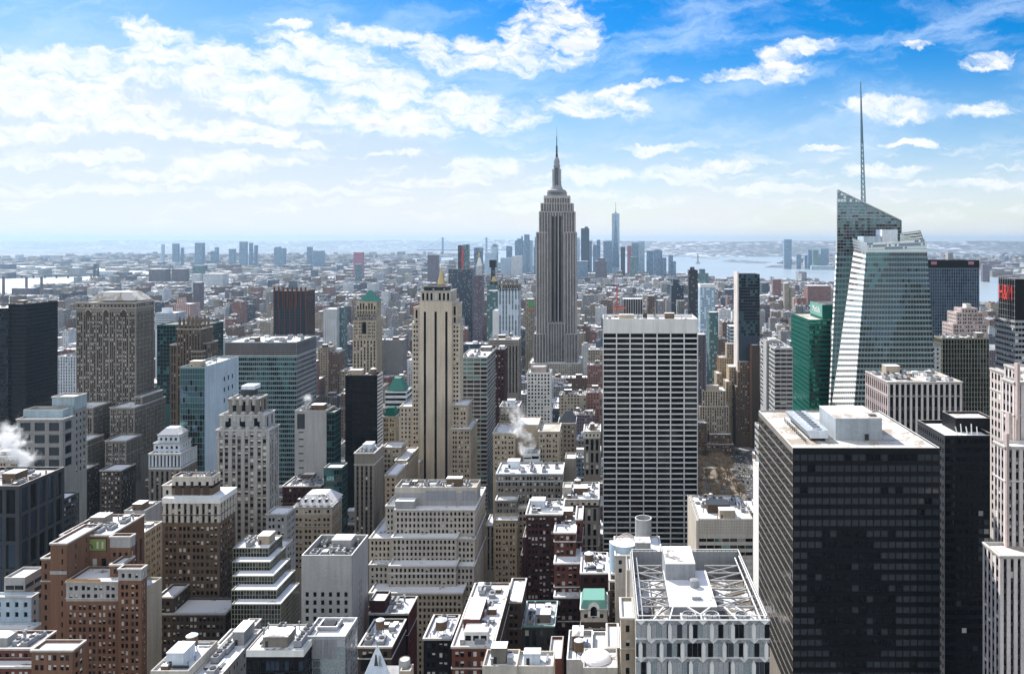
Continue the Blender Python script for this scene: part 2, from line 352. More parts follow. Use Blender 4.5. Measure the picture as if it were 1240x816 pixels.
# ------------------------------------------------------------------ facades
# bay, fl: pitch in metres; pat: openings in a bay (start, width); sill, oz: opening in a floor; r: recess; v: piers stand proud, spandrel sp
# mix: shares of (dark, mid, half blind, full blind) or a list of materials
ST = {
 'punch':   dict(bay=3.0, fl=3.5, pat=[(.27, .46)], sill=.22, oz=.52, r=.35, mix=(.66, .12, .16, .06)),
 'pair':    dict(bay=5.2, fl=3.6, pat=[(.16, .26), (.56, .26)], sill=.22, oz=.52, r=.35, mix=(.62, .12, .18, .08)),
 'pairlit': dict(bay=4.6, fl=3.5, pat=[(.14, .28), (.56, .28)], sill=.2, oz=.56, r=.35, mix=(.42, .1, .3, .18)),
 'triple':  dict(bay=6.6, fl=3.5, pat=[(.1, .2), (.4, .2), (.7, .2)], sill=.2, oz=.56, r=.35, mix=(.5, .12, .24, .14)),
 'small':   dict(bay=2.6, fl=3.4, pat=[(.28, .44)], sill=.25, oz=.48, r=.3, mix=(.5, .12, .22, .16)),
 'pier':    dict(bay=3.0, fl=3.6, pat=[(.26, .48)], sill=.2, oz=.62, r=.6, v=1, rs=.35, sp='charcoal', mix=(.7, .12, .12, .06)),
 'pierlit': dict(bay=2.8, fl=3.6, pat=[(.26, .48)], sill=.2, oz=.62, r=.6, v=1, rs=.35, sp='grey_stone', mix=(.45, .12, .25, .18)),
 'pierthin':dict(bay=1.9, fl=3.7, pat=[(.2, .62)], sill=.2, oz=.72, r=.5, v=1, rs=.3, sp='charcoal', mix=(.8, .14, .04, .02)),
 'darkgrid':dict(bay=1.35, fl=2.1, pat=[(.09, .82)], sill=.06, oz=.88, r=.12, mix=['glass_black', 'glass_dark', 'glass_black', 'glass_mid'], cw=1, top=.35),
 'pieredge':dict(bay=3.2, fl=3.7, pat=[(.2, .6)], sill=.22, oz=.62, r=.12, v=1, rs=.06, sp='purple_grey', mix=(.8, .1, .08, .02)),
 'ribbon':  dict(bay=4.5, fl=3.9, pat=[(.03, .94)], sill=.36, oz=.5, r=.2, mix=(.72, .2, .04, .04), cw=1),
 'ribthin': dict(bay=2.2, fl=3.8, pat=[(.05, .90)], sill=.40, oz=.5, r=.2, mix=(.72, .2, .05, .03), cw=1),
 'ribteal': dict(bay=1.6, fl=3.9, pat=[(.05, .90)], sill=.28, oz=.66, r=.15, mix=['glass_teal', 'glass_dark', 'glass_dark', 'glass_mid', 'glass_teal'], cw=1),
 'ribcurve':dict(bay=6.5, fl=3.9, pat=[(.04, .92)], sill=.28, oz=.62, r=.15, mix=['glass_dark', 'glass_dark', 'glass_teal'], cw=1),
 'green':   dict(bay=1.6, fl=3.9, pat=[(.05, .90)], sill=.40, oz=.5, r=.12, mix=['glass_black', 'glass_green', 'glass_black', 'glass_dark'], cw=1),
 'greenlit':dict(bay=1.6, fl=3.9, pat=[(.05, .90)], sill=.30, oz=.55, r=.1, mix=['glass_green', 'glass_green', 'glass_teal'], cw=1),  # brighter copy of 'green': the sunlit side's shine put into the glass colour
 'curtain': dict(bay=1.6, fl=3.8, pat=[(.03, .94)], sill=.04, oz=.92, r=.12, mix=['glass_teal', 'glass_mid', 'glass_teal', 'glass_dark', 'glass_blue'], cw=1),
 'darkcw':  dict(bay=1.6, fl=3.8, pat=[(.06, .88)], sill=.1, oz=.82, r=.12, mix=['glass_black', 'glass_dark', 'glass_black', 'glass_mid', 'glass_black'], cw=1),
 'blackcw': dict(bay=2.75, fl=4.05, pat=[(.07, .86)], sill=.36, oz=.56, r=.15, mix=['glass_black'] * 9 + ['glass_tower'] * 12 + ['glass_mid'] * 3, cw=1),  # lighter panes gather in patches: reflections put into the glass colours
 'whitegrid': dict(bay=1.45, fl=4.05, pat=[(.06, .88)], sill=.16, oz=.80, r=.03, mix=['glass_black', 'glass_black', 'glass_dark'], cw=1),
 'stripe':  dict(bay=2.3, fl=3.8, pat=[(.12, .76)], sill=.05, oz=.9, r=.3, mix=['glass_dark'], cw=1),
 'bands':   dict(bay=9., fl=2.6, pat=[(.0, 1.)], sill=.5, oz=.5, r=.3, mix=['glass_black'], cw=1),
 'grace':   dict(bay=9.72, fl=3.86, pat=[(.045, .91)], sill=.25, oz=.75, r=.3, mix=['glass_black', 'glass_black', 'glass_dark'], mg=.15),
 'louvre':  dict(bay=30., fl=1.6, pat=[(.0, 1.)], sill=.2, oz=.72, r=.3, mix=['charcoal', 'brown_dark'], cw=1),
 'bigpane': dict(bay=8., fl=7.5, pat=[(.14, .72)], sill=.16, oz=.68, r=.6, mix=['glass_dark', 'glass_mid', 'glass_dark'], mg=1.),
 'tall':    dict(bay=3.2, fl=8.5, pat=[(.24, .52)], sill=.1, oz=.8, r=.5, mix=(.7, .1, .15, .05)),
 'deepwin': dict(bay=2.35, fl=3.3, pat=[(.24, .52)], sill=.2, oz=.6, r=.45, mix=(.86, .08, .05, .01)),
 'sparse':  dict(bay=4.1, fl=4.4, pat=[(.3, .40)], sill=.2, oz=.50, r=.35, mix=(.9, .06, .03, .01)),
 'tiles':   dict(bay=2.6, fl=2.4, pat=[(.02, .96)], sill=.03, oz=.94, r=.05, mix=['glass_silver', 'glass_silver', 'glass_bright', 'silver'], cw=1),
 'framed':  dict(bay=7., fl=14., pat=[(.14, .72)], sill=.06, oz=.88, r=.9, mix=['glass_black', 'glass_navy', 'glass_dark'], cw=1, mg=1.),
 'blank':   None,
}
def style(key, **kw):
    s = ST[key]
    if s is None: return None
    s = dict(s); s.update(kw); return s

def _q(O, U, N, c):
    """c: list of 4 corners (u, v, n) arrays -> (M,4,3)"""
    out = []
    for u, v, n in c:
        u, v, n = np.broadcast_arrays(np.asarray(u, float), np.asarray(v, float), np.asarray(n, float))
        out.append(np.stack([O[0] + U[0] * u + N[0] * n, O[1] + U[1] * u + N[1] * n, v], -1))
    return np.stack(out, -2).reshape(-1, 4, 3)
def rect(O, U, N, u0, u1, v0, v1, n=0.):
    return _q(O, U, N, [(u0, v0, n), (u1, v0, n), (u1, v1, n), (u0, v1, n)])

def facade(M, wins, face, O, U, N, Wd, z0, z1, zv, st, wall, rng, margins=None):
    if st is None or Wd < 2.5 or z1 - zv < 3:
        M.quads(wall, rect(O, U, N, 0, Wd, z0, z1)); return
    mg = st.get('mg', .6 if not st.get('cw') else .12)
    top = st.get('top', 1.2); fl = st['fl']
    nb = max(1, int(round((Wd - 2 * mg) / st['bay']))); bay = (Wd - 2 * mg) / nb
    nf = max(1, int((z1 - top - max(zv, z0)) / fl))
    zb = z1 - top - nf * fl
    zb0 = max(zb, z0)
    a, b = [], []
    for i in range(nb):
        for s_, w_ in st['pat']:
            a.append(mg + (i + s_) * bay); b.append(mg + (i + s_ + w_) * bay)
    a, b = np.array(a), np.array(b)
    j = np.arange(nf); c = zb + (j + st['sill']) * fl; d = c + st['oz'] * fl
    r = st['r']
    M.quads(wall, rect(O, U, N, 0, Wd, z1 - top, z1))
    if zb > z0: M.quads(wall, rect(O, U, N, 0, Wd, z0, zb))
    pu0 = np.concatenate([[0], b]); pu1 = np.concatenate([a, [Wd]])
    k = pu1 - pu0 > .01; pu0, pu1 = pu0[k], pu1[k]
    if st.get('v'):
        M.quads(wall, rect(O, U, N, pu0, pu1, zb, z1 - top))
        rs = st['rs']; sp = st.get('sp', wall)
        if sp == '=': sp = wall
        M.quads(wall, _q(O, U, N, [(a, zb, 0), (a, zb, -r), (a, z1 - top, -r), (a, z1 - top, 0)]))
        M.quads(wall, _q(O, U, N, [(b, zb, 0), (b, zb, -r), (b, z1 - top, -r), (b, z1 - top, 0)]))
        v0 = np.concatenate([[zb], d]); v1 = np.concatenate([c, [z1 - top]])
        A, V0 = np.meshgrid(a, v0); B, V1 = np.meshgrid(b, v1)
        M.quads(sp, rect(O, U, N, A.ravel(), B.ravel(), V0.ravel(), V1.ravel(), -rs))
    else:
        v0 = np.concatenate([[zb], d]); v1 = np.concatenate([c, [z1 - top]])
        M.quads(wall, rect(O, U, N, 0, Wd, v0, v1))
        A, V0 = np.meshgrid(pu0, c); B, V1 = np.meshgrid(pu1, d)
        M.quads(wall, rect(O, U, N, A.ravel(), B.ravel(), V0.ravel(), V1.ravel()))
        A, C = np.meshgrid(a, c); B, D = np.meshgrid(b, d); A, B, C, D = A.ravel(), B.ravel(), C.ravel(), D.ravel()
        M.quads(wall, _q(O, U, N, [(A, C, 0), (B, C, 0), (B, C, -r), (A, C, -r)]))
        M.quads(wall, _q(O, U, N, [(A, D, -r), (B, D, -r), (B, D, 0), (A, D, 0)]))
        M.quads(wall, _q(O, U, N, [(A, C, 0), (A, C, -r), (A, D, -r), (A, D, 0)]))
        M.quads(wall, _q(O, U, N, [(B, C, -r), (B, C, 0), (B, D, 0), (B, D, -r)]))
    mixd = st['mix']; ph0, ph1 = rng.uniform(0, 6), rng.uniform(0, 6)
    for jj in range(nf):
        for ii in range(len(a)):
            if isinstance(mixd, list):
                t_ = .5 + .5 * math.sin(ii * .23 + jj * .11 + ph0) * math.cos(jj * .19 - ii * .07 + ph1)
                kind = ('f', mixd[min(len(mixd) - 1, int(t_ * len(mixd)))] if rng.random() < (.92 if len(mixd) > 15 else .7) else rng.choice(mixd))
            else:
                t = rng.random(); m0, m1, m2, m3 = mixd
                kind = ('f', 'glass_dark') if t < m0 else ('f', 'glass_mid') if t < m0 + m1 else ('h', round(rng.uniform(.3, .7), 1)) if t < m0 + m1 + m2 else ('f', 'blind')
            wins.append((face, O, U, N, a[ii], b[ii], c[jj], d[jj], -r, kind, bool(st.get('cw'))))

def pane_rects(w):
    face, O, U, N, a, b, c, d, n, kind, cw = w
    if kind[0] == 'f': return [(kind[1], a, b, c, d)]
    m = d - (d - c) * kind[1]
    return [('glass_dark', a, b, c, m), ('blind', a, b, m, d)]

PANES = {}
def window_object(w, parent, part='window'):
    face, O, U, N, a, b, c, d, n, kind, cw = w
    key = (round(b - a, 2), round(d - c, 2), kind)
    if key not in PANES:
        W_, H_ = key[0], key[1]; verts, faces, mats = [], [], []
        rr = [(kind[1], 0, H_)] if kind[0] == 'f' else [('glass_dark', 0, H_ * (1 - kind[1])), ('blind', H_ * (1 - kind[1]), H_)]
        me = bpy.data.meshes.new('window')
        for m, v0, v1 in rr:
            i = len(verts); verts += [(-W_ / 2, 0, v0), (W_ / 2, 0, v0), (W_ / 2, 0, v1), (-W_ / 2, 0, v1)]; faces.append((i, i + 1, i + 2, i + 3))
            me.materials.append(MATS[m]); mats.append(len(mats))
        me.from_pydata(verts, [], faces)
        for f, m in zip(me.polygons, mats): f.material_index = m
        PANES[key] = me
    o = bpy.data.objects.new(part, PANES[key]); S.collection.objects.link(o); o.parent = parent
    u = (a + b) / 2
    p = parent.location if parent else Vector((0, 0, 0))
    o.location = (O[0] + U[0] * u + N[0] * n - p[0], O[1] + U[1] * u + N[1] * n - p[1], c - p[2])
    o.rotation_euler = (0, 0, {'N': 0, 'W': math.pi / 2, 'E': -math.pi / 2}[face])
    return o

# ------------------------------------------------------------------ rooftop pieces (parts of their building)
def add_tank(root, x, y, z, r=2.0, h=3.4, leg=2.2):
    m = Mesh(); m.lathe('tank_wood', x, y, [(r, z + leg), (r * .97, z + leg + h)], 14)
    t = m.build('water_tank', root)
    c = Mesh(); c.lathe('snow_full', x, y, [(r * 1.08, z + leg + h), (.05, z + leg + h + r * .6)], 14, False); c.build('tank_roof', t)
    for i, j in ((-1, -1), (1, -1), (1, 1), (-1, 1)):
        l = Mesh(); l.bar('dark_metal', (x + i * r * .6, y + j * r * .6, z), (x + i * r * .6, y + j * r * .6, z + leg), .25); l.build('leg', t)
def add_bulkhead(root, x0, x1, y0, y1, z, h, mat='concrete', roof='snow_full', name='bulkhead'):
    m = Mesh(); m.box(mat, x0, x1, y0, y1, z, z + h, roof)
    if x1 - x0 > 3 and h > 2.4:
        m.box('dark_metal', x0 + .8, x0 + 1.8, y0 - .06, y0 - .005, z, z + 2.1)
        m.box(mat, x0 - .15, x1 + .15, y0 - .15, y1 + .15, z + h, z + h + .22, roof, True)
    return m.build(name, root)
def add_cooler(root, x0, x1, y0, y1, z, h=2.4, fans=2):
    m = Mesh(); m.box('steel', x0, x1, y0, y1, z + .4, z + h, bottom=True)
    for i in (x0 + .1, x1 - .3): m.box('dark_metal', i, i + .2, y0 + .1, y1 - .1, z, z + .4)
    o = m.build('cooling_unit', root)
    for i in range(fans):
        f = Mesh(); cy = y0 + (i + .5) * (y1 - y0) / fans; r = min((x1 - x0), (y1 - y0) / fans) * .38
        f.lathe('dark_metal', (x0 + x1) / 2, cy, [(r, z + h), (r, z + h + .3), (r * .8, z + h + .25)], 12); f.build('fan', o)
def add_pipe(root, x, y, z, h=2.2, r=.25):
    m = Mesh(); m.lathe('steel', x, y, [(r, z), (r, z + h), (r * 1.6, z + h), (r * 1.6, z + h + .3)], 8); m.build('vent_pipe', root)

def clutter(root, x0, x1, y0, y1, z, n, rng, big=True, tank=None):
    w, h = x1 - x0, y1 - y0; n = int(n * 2.3) + 2
    if w < 6 or h < 6 or n <= 0: return
    used = []
    def place(a, b):
        for _ in range(14):
            cx, cy = rng.uniform(x0 + a / 2 + .8, max(x0 + a / 2 + .9, x1 - a / 2 - .8)), rng.uniform(y0 + b / 2 + .8, max(y0 + b / 2 + .9, y1 - b / 2 - .8))
            if cx + a / 2 > x1 - .5 or cy + b / 2 > y1 - .5: return None
            if all(abs(cx - u) > (a + c) / 2 + .3 or abs(cy - v) > (b + d) / 2 + .3 for u, v, c, d in used):
                used.append((cx, cy, a, b)); return cx, cy
        return None
    if big:
        a, b = min(w * .5, rng.uniform(5, 10)), min(h * .45, rng.uniform(5, 9)); p = place(a, b)
        if p: add_bulkhead(root, p[0] - a / 2, p[0] + a / 2, p[1] - b / 2, p[1] + b / 2, z, rng.uniform(2.8, 5), rng.choice(['concrete', 'tan', 'brown', 'grey_stone', 'white_cool']), rng.choice(['snow_full', 'snow', 'snow_full']))
    if tank or (tank is None and rng.random() < .45):
        p = place(4.6, 4.6)
        if p: add_tank(root, p[0], p[1], z, rng.uniform(1.6, 2.2))
    for i in range(n):
        t = rng.random()
        if t < .4:
            a, b = rng.uniform(2, 3.4), rng.uniform(3, 6); p = place(a, b)
            if p: add_cooler(root, p[0] - a / 2, p[0] + a / 2, p[1] - b / 2, p[1] + b / 2, z, rng.uniform(1.6, 2.6), rng.choice([1, 2, 3]))
        elif t < .65:
            p = place(.8, .8)
            if p: add_pipe(root, p[0], p[1], z, rng.uniform(1, 3), rng.uniform(.2, .45))
        elif t < .8:
            L_ = rng.uniform(4, min(w, h, 14) * .8); a, b = (L_, .7) if rng.random() < .5 else (.7, L_); p = place(a, b)
            if p: m = Mesh(); m.box(rng.choice(['steel', 'silver', 'charcoal']), p[0] - a / 2, p[0] + a / 2, p[1] - b / 2, p[1] + b / 2, z + .5, z + 1.2, bottom=True); m.build('duct', root)
        else:
            a, b = rng.uniform(1.6, 4), rng.uniform(1.6, 4); p = place(a, b)
            if p: add_bulkhead(root, p[0] - a / 2, p[0] + a / 2, p[1] - b / 2, p[1] + b / 2, z, rng.uniform(1.2, 2.3), rng.choice(['concrete', 'steel', 'white_cool', 'brown']), 'snow_full', 'roof_hatch')

# ------------------------------------------------------------------ buildings
HAND = []      # (x0px, x1px, ytop, ybottom seen, d, D, nickname)
FOOT = []      # footprints (X0, X1, Y0, Y1)
def blk(x0, x1, yt, d, st='punch', wall='tan', xs=None, D=None, yb=None, roof='snow', n=0, par=1.0, stW=0, stE=0, wallW=None, wallE=None,
        z0=None, tank=None, big=True, cap='coping', band=None, front=True, **kw):
    return dict(x0=x0, x1=x1, yt=yt, d=d, st=st, wall=wall, xs=xs, D=D, yb=yb, roof=roof, n=n, par=par, stW=stW, stE=stE, wallW=wallW, wallE=wallE,
                z0=z0, tank=tank, big=big, cap=cap, band=band, kw=kw)
def depth_of(b):
    if b['D']: return b['D']
    if b['xs'] is not None:
        if b['xs'] > b['x1']: return b['d'] * ((VX - b['x1']) / (VX - b['xs']) - 1)
        return b['d'] * ((b['x0'] - VX) / (b['xs'] - VX) - 1)
    return 25.
def geo(b):
    d = b['d']; D = depth_of(b)
    return PX(b['x0'], d), PX(b['x1'], d), d, d + D, PZ(b['yt'], d)

def B(name, label, blocks, nick=None, cat='building', group=None, single=False, reg=True, wlimit=100):
    rng = random.Random(hash_(label))
    X0, X1, Y0, Y1, Z = geo(blocks[0])
    root = empty(name, ((X0 + X1) / 2, (Y0 + Y1) / 2, 0)); tag(root, label, cat, group)
    off = root.location
    M, wins = Mesh(), []; roofs = {}
    todo = []; cornices = []
    for b in blocks:
        X0, X1, Y0, Y1, Z = geo(b); d = b['d']
        yb = b['yb'] if b['yb'] is not None else 830
        zv = max(0, PZ(yb, d) - 8); z0 = b['z0'] if b['z0'] is not None else 0
        if z0 == 'v': z0 = zv
        FOOT.append((X0, X1, Y0, Y1))
        if reg: HAND.append((b['x0'], b['x1'], b['yt'], yb, d, Y1 - Y0, nick or label, b['xs']))
        kw = b['kw']
        ztop = Z
        wW, wE = b['wallW'] or b['wall'], b['wallE'] or b['wall']
        faces = [('N', (X0, Y0), (1, 0), (0, -1), X1 - X0, b['st'], b['wall']),
                 ('W', (X1, Y0), (0, 1), (1, 0), Y1 - Y0, b['st'] if b['stW'] == 0 else b['stW'], wW),
                 ('E', (X0, Y1), (0, -1), (-1, 0), Y1 - Y0, b['st'] if b['stE'] == 0 else b['stE'], wE),
                 ('S', (X1, Y1), (-1, 0), (0, 1), X1 - X0, 'blank', b['wall'])]
        for f, O, U, N, Wd, st, wl in faces:
            zt = ztop
            if b['band'] and f != 'S':
                bh, bs, bw = b['band']
                facade(M, wins, f, O, U, N, Wd, zt - bh, zt, zt - bh, style(bs) if isinstance(bs, str) else bs, bw, rng); zt -= bh
            s_ = style(st, **kw) if isinstance(st, str) else st
            far = d > 1050
            facade(M, wins, f, O, U, N, Wd, z0, zt, zv, s_, wl, rng)
        # cornice and belt courses of masonry blocks
        stn = b['st']
        if isinstance(stn, str) and stn not in ('blank',) and not ST[stn].get('cw') and stn != 'grace' and d < 760 and Z > 12 and not kw.get('nocor'):
            Cm = Mesh()
            levels = [(Z - .05, .75, .35, b['cap'])]
            if rng.random() < .75: levels.append((Z - 1.2 - style(stn, **kw)['fl'] * rng.choice([1, 2, 3]) + .25, .45, .22, b['cap'] if rng.random() < .5 else b['wall']))
            for zt_, hh, pr, mt_ in levels:
                Cm.box(mt_, X0 - pr, X1 + pr, Y0 - pr, Y0 - .012, zt_ - hh, zt_, 'snow_full', True)
                Cm.box(mt_, X1 + .012, X1 + pr, Y0 - .011, Y1, zt_ - hh, zt_, 'snow_full', True); Cm.box(mt_, X0 - pr, X0 - .012, Y0 - .011, Y1, zt_ - hh, zt_, 'snow_full', True)
            cornices.append(Cm)
        # parapet, coping and roof
        ph = b['par']; t = min(.45, (X1 - X0) / 6, (Y1 - Y0) / 6)
        R = Mesh()
        if ph > 0:
            o_ = [(X0, Y0), (X1, Y0), (X1, Y1), (X0, Y1)]; i_ = [(X0 + t, Y0 + t), (X1 - t, Y0 + t), (X1 - t, Y1 - t), (X0 + t, Y1 - t)]
            M.quads(b['cap'], [[(*o_[k], Z), (*o_[(k + 1) % 4], Z), (*i_[(k + 1) % 4], Z), (*i_[k], Z)] for k in range(4)])
            M.quads(b['wall'], [[(*i_[(k + 1) % 4], Z - ph), (*i_[k], Z - ph), (*i_[k], Z), (*i_[(k + 1) % 4], Z)] for k in range(4)])
            R.quads(b['roof'], [[(*p, Z - ph) for p in i_]])
        else:
            R.quads(b['roof'], [[(X0, Y0, Z), (X1, Y0, Z), (X1, Y1, Z), (X0, Y1, Z)]])
        todo.append((R, X0, X1, Y0, Y1, Z - ph, b))
    def shift(M_):
        for k in M_.q: M_.q[k] = [a - np.array(off) for a in M_.q[k]]
        M_.poly = [(m, [tuple(np.array(p) - np.array(off)) for p in pts]) for m, pts in M_.poly]
    shift(M); M.build('wall', root)
    for c_ in cornices: shift(c_); c_.build('cornice', root)
    for R, X0, X1, Y0, Y1, z, b in todo:
        shift(R); R.build('roof', root)
        if b['n']: clutter_at(root, off, X0, X1, Y0, Y1, z, b, rng)
    # windows: the hundred that show largest are parts of their own, the rest one part; a curtain wall's panes are its pattern
    own = [w for w in wins if not w[10]]; cw = [w for w in wins if w[10]]
    def key(w):
        face, O, U, N, a, b_, c, d_ = w[:8]
        x = O[0] + U[0] * a; y = O[1] + U[1] * a
        vis = 0 if face == 'N' else 1 if (face == 'W') == (x < 0) else 3
        px = VX + F * x / y; py = VY + F * (EYE - c) / y
        if not (0 < px < 1240 and py < 812): vis += 5
        return (vis, -(b_ - a) * (d_ - c) / y / y * 100 // .5, -c)
    own.sort(key=key)
    for w in own[:wlimit]: window_object(w, root)
    for nm, ws, kd in (('window_grid', own[wlimit:], 'stuff'), ('glazing', cw, None)):
        if not ws: continue
        G = Mesh(); dd = {}
        for w in ws:
            for m, a, b_, c, d_ in pane_rects(w): dd.setdefault((w[1], w[2], w[3], m, w[8]), []).append((a, b_, c, d_))
        for (O, U, N, m, n), L in dd.items():
            L = np.array(L); G.quads(m, rect(O, U, N, L[:, 0], L[:, 1], L[:, 2], L[:, 3], n))
        shift(G); o = G.build(nm, root)
        if kd: o['kind'] = kd
    return root
def hash_(s):
    h = 7
    for ch in s: h = (h * 131 + ord(ch)) % 1000003
    return h
class Shifted:
    pass
def clutter_at(root, off, X0, X1, Y0, Y1, z, b, rng):
    before = set()
    clutter(root, X0 - off[0] + .6, X1 - off[0] - .6, Y0 - off[1] + .6, Y1 - off[1] - .6, z - off[2], b['n'], rng, b['big'], b['tank'])

def local(root):
    """offset that turns world coordinates into the coordinates of the thing's own frame"""
    return root.location.copy()
def part(root, name, fn, parent=None):
    """fn(mesh) draws in world coordinates; the part is stored in the thing's frame"""
    m = Mesh(); fn(m); off = np.array(root.location)
    for k in m.q: m.q[k] = [a - off for a in m.q[k]]
    m.poly = [(k, [tuple(np.array(p) - off) for p in pts]) for k, pts in m.poly]
    return m.build(name, parent or root)

gridmat('g_tan', (.34, .29, .22), (.03, .035, .04), 3.4, 3.6)
gridmat('g_grey', (.27, .27, .27), (.04, .045, .055), 3.2, 3.6)
gridmat('g_white', (.58, .60, .62), (.10, .14, .18), 3.6, 3.6, .5, .5)
gridmat('g_brown', (.15, .10, .075), (.03, .03, .035), 3.2, 3.5)
gridmat('g_red', (.24, .11, .085), (.03, .03, .035), 3.2, 3.4)
gridmat('g_pink', (.50, .36, .33), (.06, .06, .07), 3.6, 3.4)
gridmat('g_dark', (.035, .04, .05), (.012, .016, .022), 2.0, 3.8, .8, .7, spark=.08)
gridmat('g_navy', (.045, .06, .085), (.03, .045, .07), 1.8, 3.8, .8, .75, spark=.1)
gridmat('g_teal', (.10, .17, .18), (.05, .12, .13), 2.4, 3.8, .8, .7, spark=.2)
gridmat('g_blue', (.16, .24, .33), (.08, .15, .23), 3.0, 3.8, .8, .7, spark=.2)  # blue glass; for far towers distance haze is put into this colour too
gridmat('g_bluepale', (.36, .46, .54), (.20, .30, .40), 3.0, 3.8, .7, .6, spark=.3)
gridmat('g_violet', (.13, .105, .13), (.04, .04, .05), 2.6, 3.6)
gridmat('g_stripe', (.60, .64, .68), (.10, .17, .25), 4.6, 7.6, .52, .95, spark=.2)
gridmat('g_darkstripe', (.46, .46, .46), (.015, .015, .02), 4.2, 200., .72, 1., spark=0)
gridmat('fabric', (.3, .3, .3), (.05, .055, .065), 3.4, 3.5, .5, .5, attr=True)

# ------------------------------------------------------------------ setting: ground, water, far shores, streets
def groundmat():
    m, g, p = newmat('ground'); L = m.node_tree.links
    geo_ = g.n('ShaderNodeNewGeometry'); pos = geo_.outputs['Position']
    sp = g.n('ShaderNodeSeparateXYZ'); L.new(pos, sp.inputs[0])
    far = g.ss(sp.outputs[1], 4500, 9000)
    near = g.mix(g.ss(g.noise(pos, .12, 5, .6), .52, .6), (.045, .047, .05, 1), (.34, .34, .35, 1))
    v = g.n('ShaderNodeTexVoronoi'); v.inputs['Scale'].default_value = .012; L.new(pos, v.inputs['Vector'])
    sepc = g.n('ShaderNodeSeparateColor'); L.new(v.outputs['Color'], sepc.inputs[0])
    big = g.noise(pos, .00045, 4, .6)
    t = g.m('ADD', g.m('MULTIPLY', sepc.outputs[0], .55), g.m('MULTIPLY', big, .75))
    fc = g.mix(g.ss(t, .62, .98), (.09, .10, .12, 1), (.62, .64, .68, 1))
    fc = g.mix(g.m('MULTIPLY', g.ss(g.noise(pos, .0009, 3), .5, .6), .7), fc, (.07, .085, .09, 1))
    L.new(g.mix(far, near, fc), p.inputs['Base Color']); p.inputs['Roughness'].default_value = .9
groundmat()
def watermat():
    m, g, p = newmat('water'); L = m.node_tree.links
    pos = g.n('ShaderNodeNewGeometry').outputs['Position']
    mp = g.n('ShaderNodeMapping'); L.new(pos, mp.inputs[0]); mp.inputs[3].default_value = (.0012, .004, 1)
    n = g.noise(mp.outputs[0], 1, 5, .6)
    L.new(g.mix(n, (.27, .32, .345, 1), (.42, .46, .48, 1)), p.inputs['Base Color'])
    p.inputs['Roughness'].default_value = .32
    b = g.n('ShaderNodeBump'); b.inputs['Strength'].default_value = .25; b.inputs['Distance'].default_value = 1
    L.new(g.noise(pos, .15, 4), b.inputs['Height']); L.new(b.outputs[0], p.inputs['Normal'])
watermat()
flatmat('asphalt', (.05, .05, .053), .85); flatmat('sidewalk', (.30, .30, .295), .85); flatmat('paint_line', (.7, .7, .68), .6)
flatmat('hill', (.10, .125, .14), .95)
def GP(x, y): d = F * EYE / (y - VY); return ((x - VX) * d / F, d)
def sheet(name, mat, pts, z, kind='structure'):
    m = Mesh(); m.ngon(mat, [(*p, z) for p in pts]); o = m.build(name); tag(o, kind=kind); return o
sheet('ground', 'ground', [(-48000, -300), (48000, -300), (48000, 42000), (-48000, 42000)], 0)
# the river, its mouth and the bay, each outline given as shore points seen in the photo
sheet('river_water', 'water', [GP(x, y) for x, y in [(-330, 365), (-30, 358), (20, 356), (60, 348), (110, 341), (150, 336.5), (128, 334), (80, 335.5), (25, 337), (-60, 339), (-330, 344)]], .6)
sheet('creek_water', 'water', [GP(x, y) for x, y in [(-100, 326), (40, 325), (115, 329.5), (185, 333), (190, 329.5), (110, 324), (0, 321), (-100, 321)]], .6)
sheet('bay_water', 'water', [GP(x, y) for x, y in [(485, 317.5), (560, 316.5), (600, 318), (610, 322), (700, 330), (770, 332), (800, 330), (830, 334), (868, 338), (920, 341), (975, 339), (1010, 345), (1090, 352), (1180, 366), (1215, 372), (1300, 395), (1500, 430),
     (1500, 350), (1260, 340), (1185, 334), (1100, 330), (1010, 326), (940, 319), (1000, 310), (1100, 303.5), (1000, 300.5), (900, 302.6), (800, 301.6), (760, 300.6), (740, 299.4), (700, 297.2), (640, 296.0), (560, 295.6), (500, 296), (440, 297), (450, 298.4), (520, 299.4), (600, 302), (606, 307), (560, 311), (500, 313.5)]], .6)
for nm, pts in (('liberty_island_land', [(836, 312.6), (870, 313.6), (872, 311.8), (840, 310.6)]), ('ellis_island_land', [(872, 316.8), (925, 320), (935, 317.5), (885, 314.4)]),
                ('pier_land', [(925, 324), (1010, 326), (1010, 321), (935, 321.5)]), ('far_point_land', [(880, 305.4), (1010, 307), (1012, 304.2), (900, 303.6)])):
    sheet(nm, 'ground', [GP(*p) for p in pts], 1.2)
def hills(name, label, pts, d, D):
    """a long low ridge: pts are (x px, y px) along its skyline"""
    m = Mesh(); P_ = []
    for (x, y) in pts: P_.append((PX(x, d), max(2, PZ(y, d))))
    for (xa, za), (xb, zb) in zip(P_, P_[1:]):
        m.quads('ground', [[(xa, d - D, 0), (xb, d - D, 0), (xb, d, zb), (xa, d, za)], [(xa, d, za), (xb, d, zb), (xb, d + D, 0), (xa, d + D, 0)]])
    o = m.build(name); tag(o, kind='structure')
rr_ = random.Random(4)
hills('hills', '', [(700, 295)] + [(x, 291.6 + 1.1 * abs(math.sin(x * .013)) + rr_.uniform(-.3, .3)) for x in range(760, 1240, 22)] + [(1290, 295)], 15500, 2600)
hills('ridge_terrain', '', [(-120, 294)] + [(x, 290.8 + .9 * abs(math.sin(x * .011 + 1)) + rr_.uniform(-.3, .3)) for x in range(-60, 520, 26)] + [(600, 294)], 30000, 4000)
hills('shore_terrain', '', [(560, 297)] + [(x, 291.0 + .6 * math.sin(x * .05)) for x in range(600, 760, 20)] + [(800, 296)], 24000, 2000)

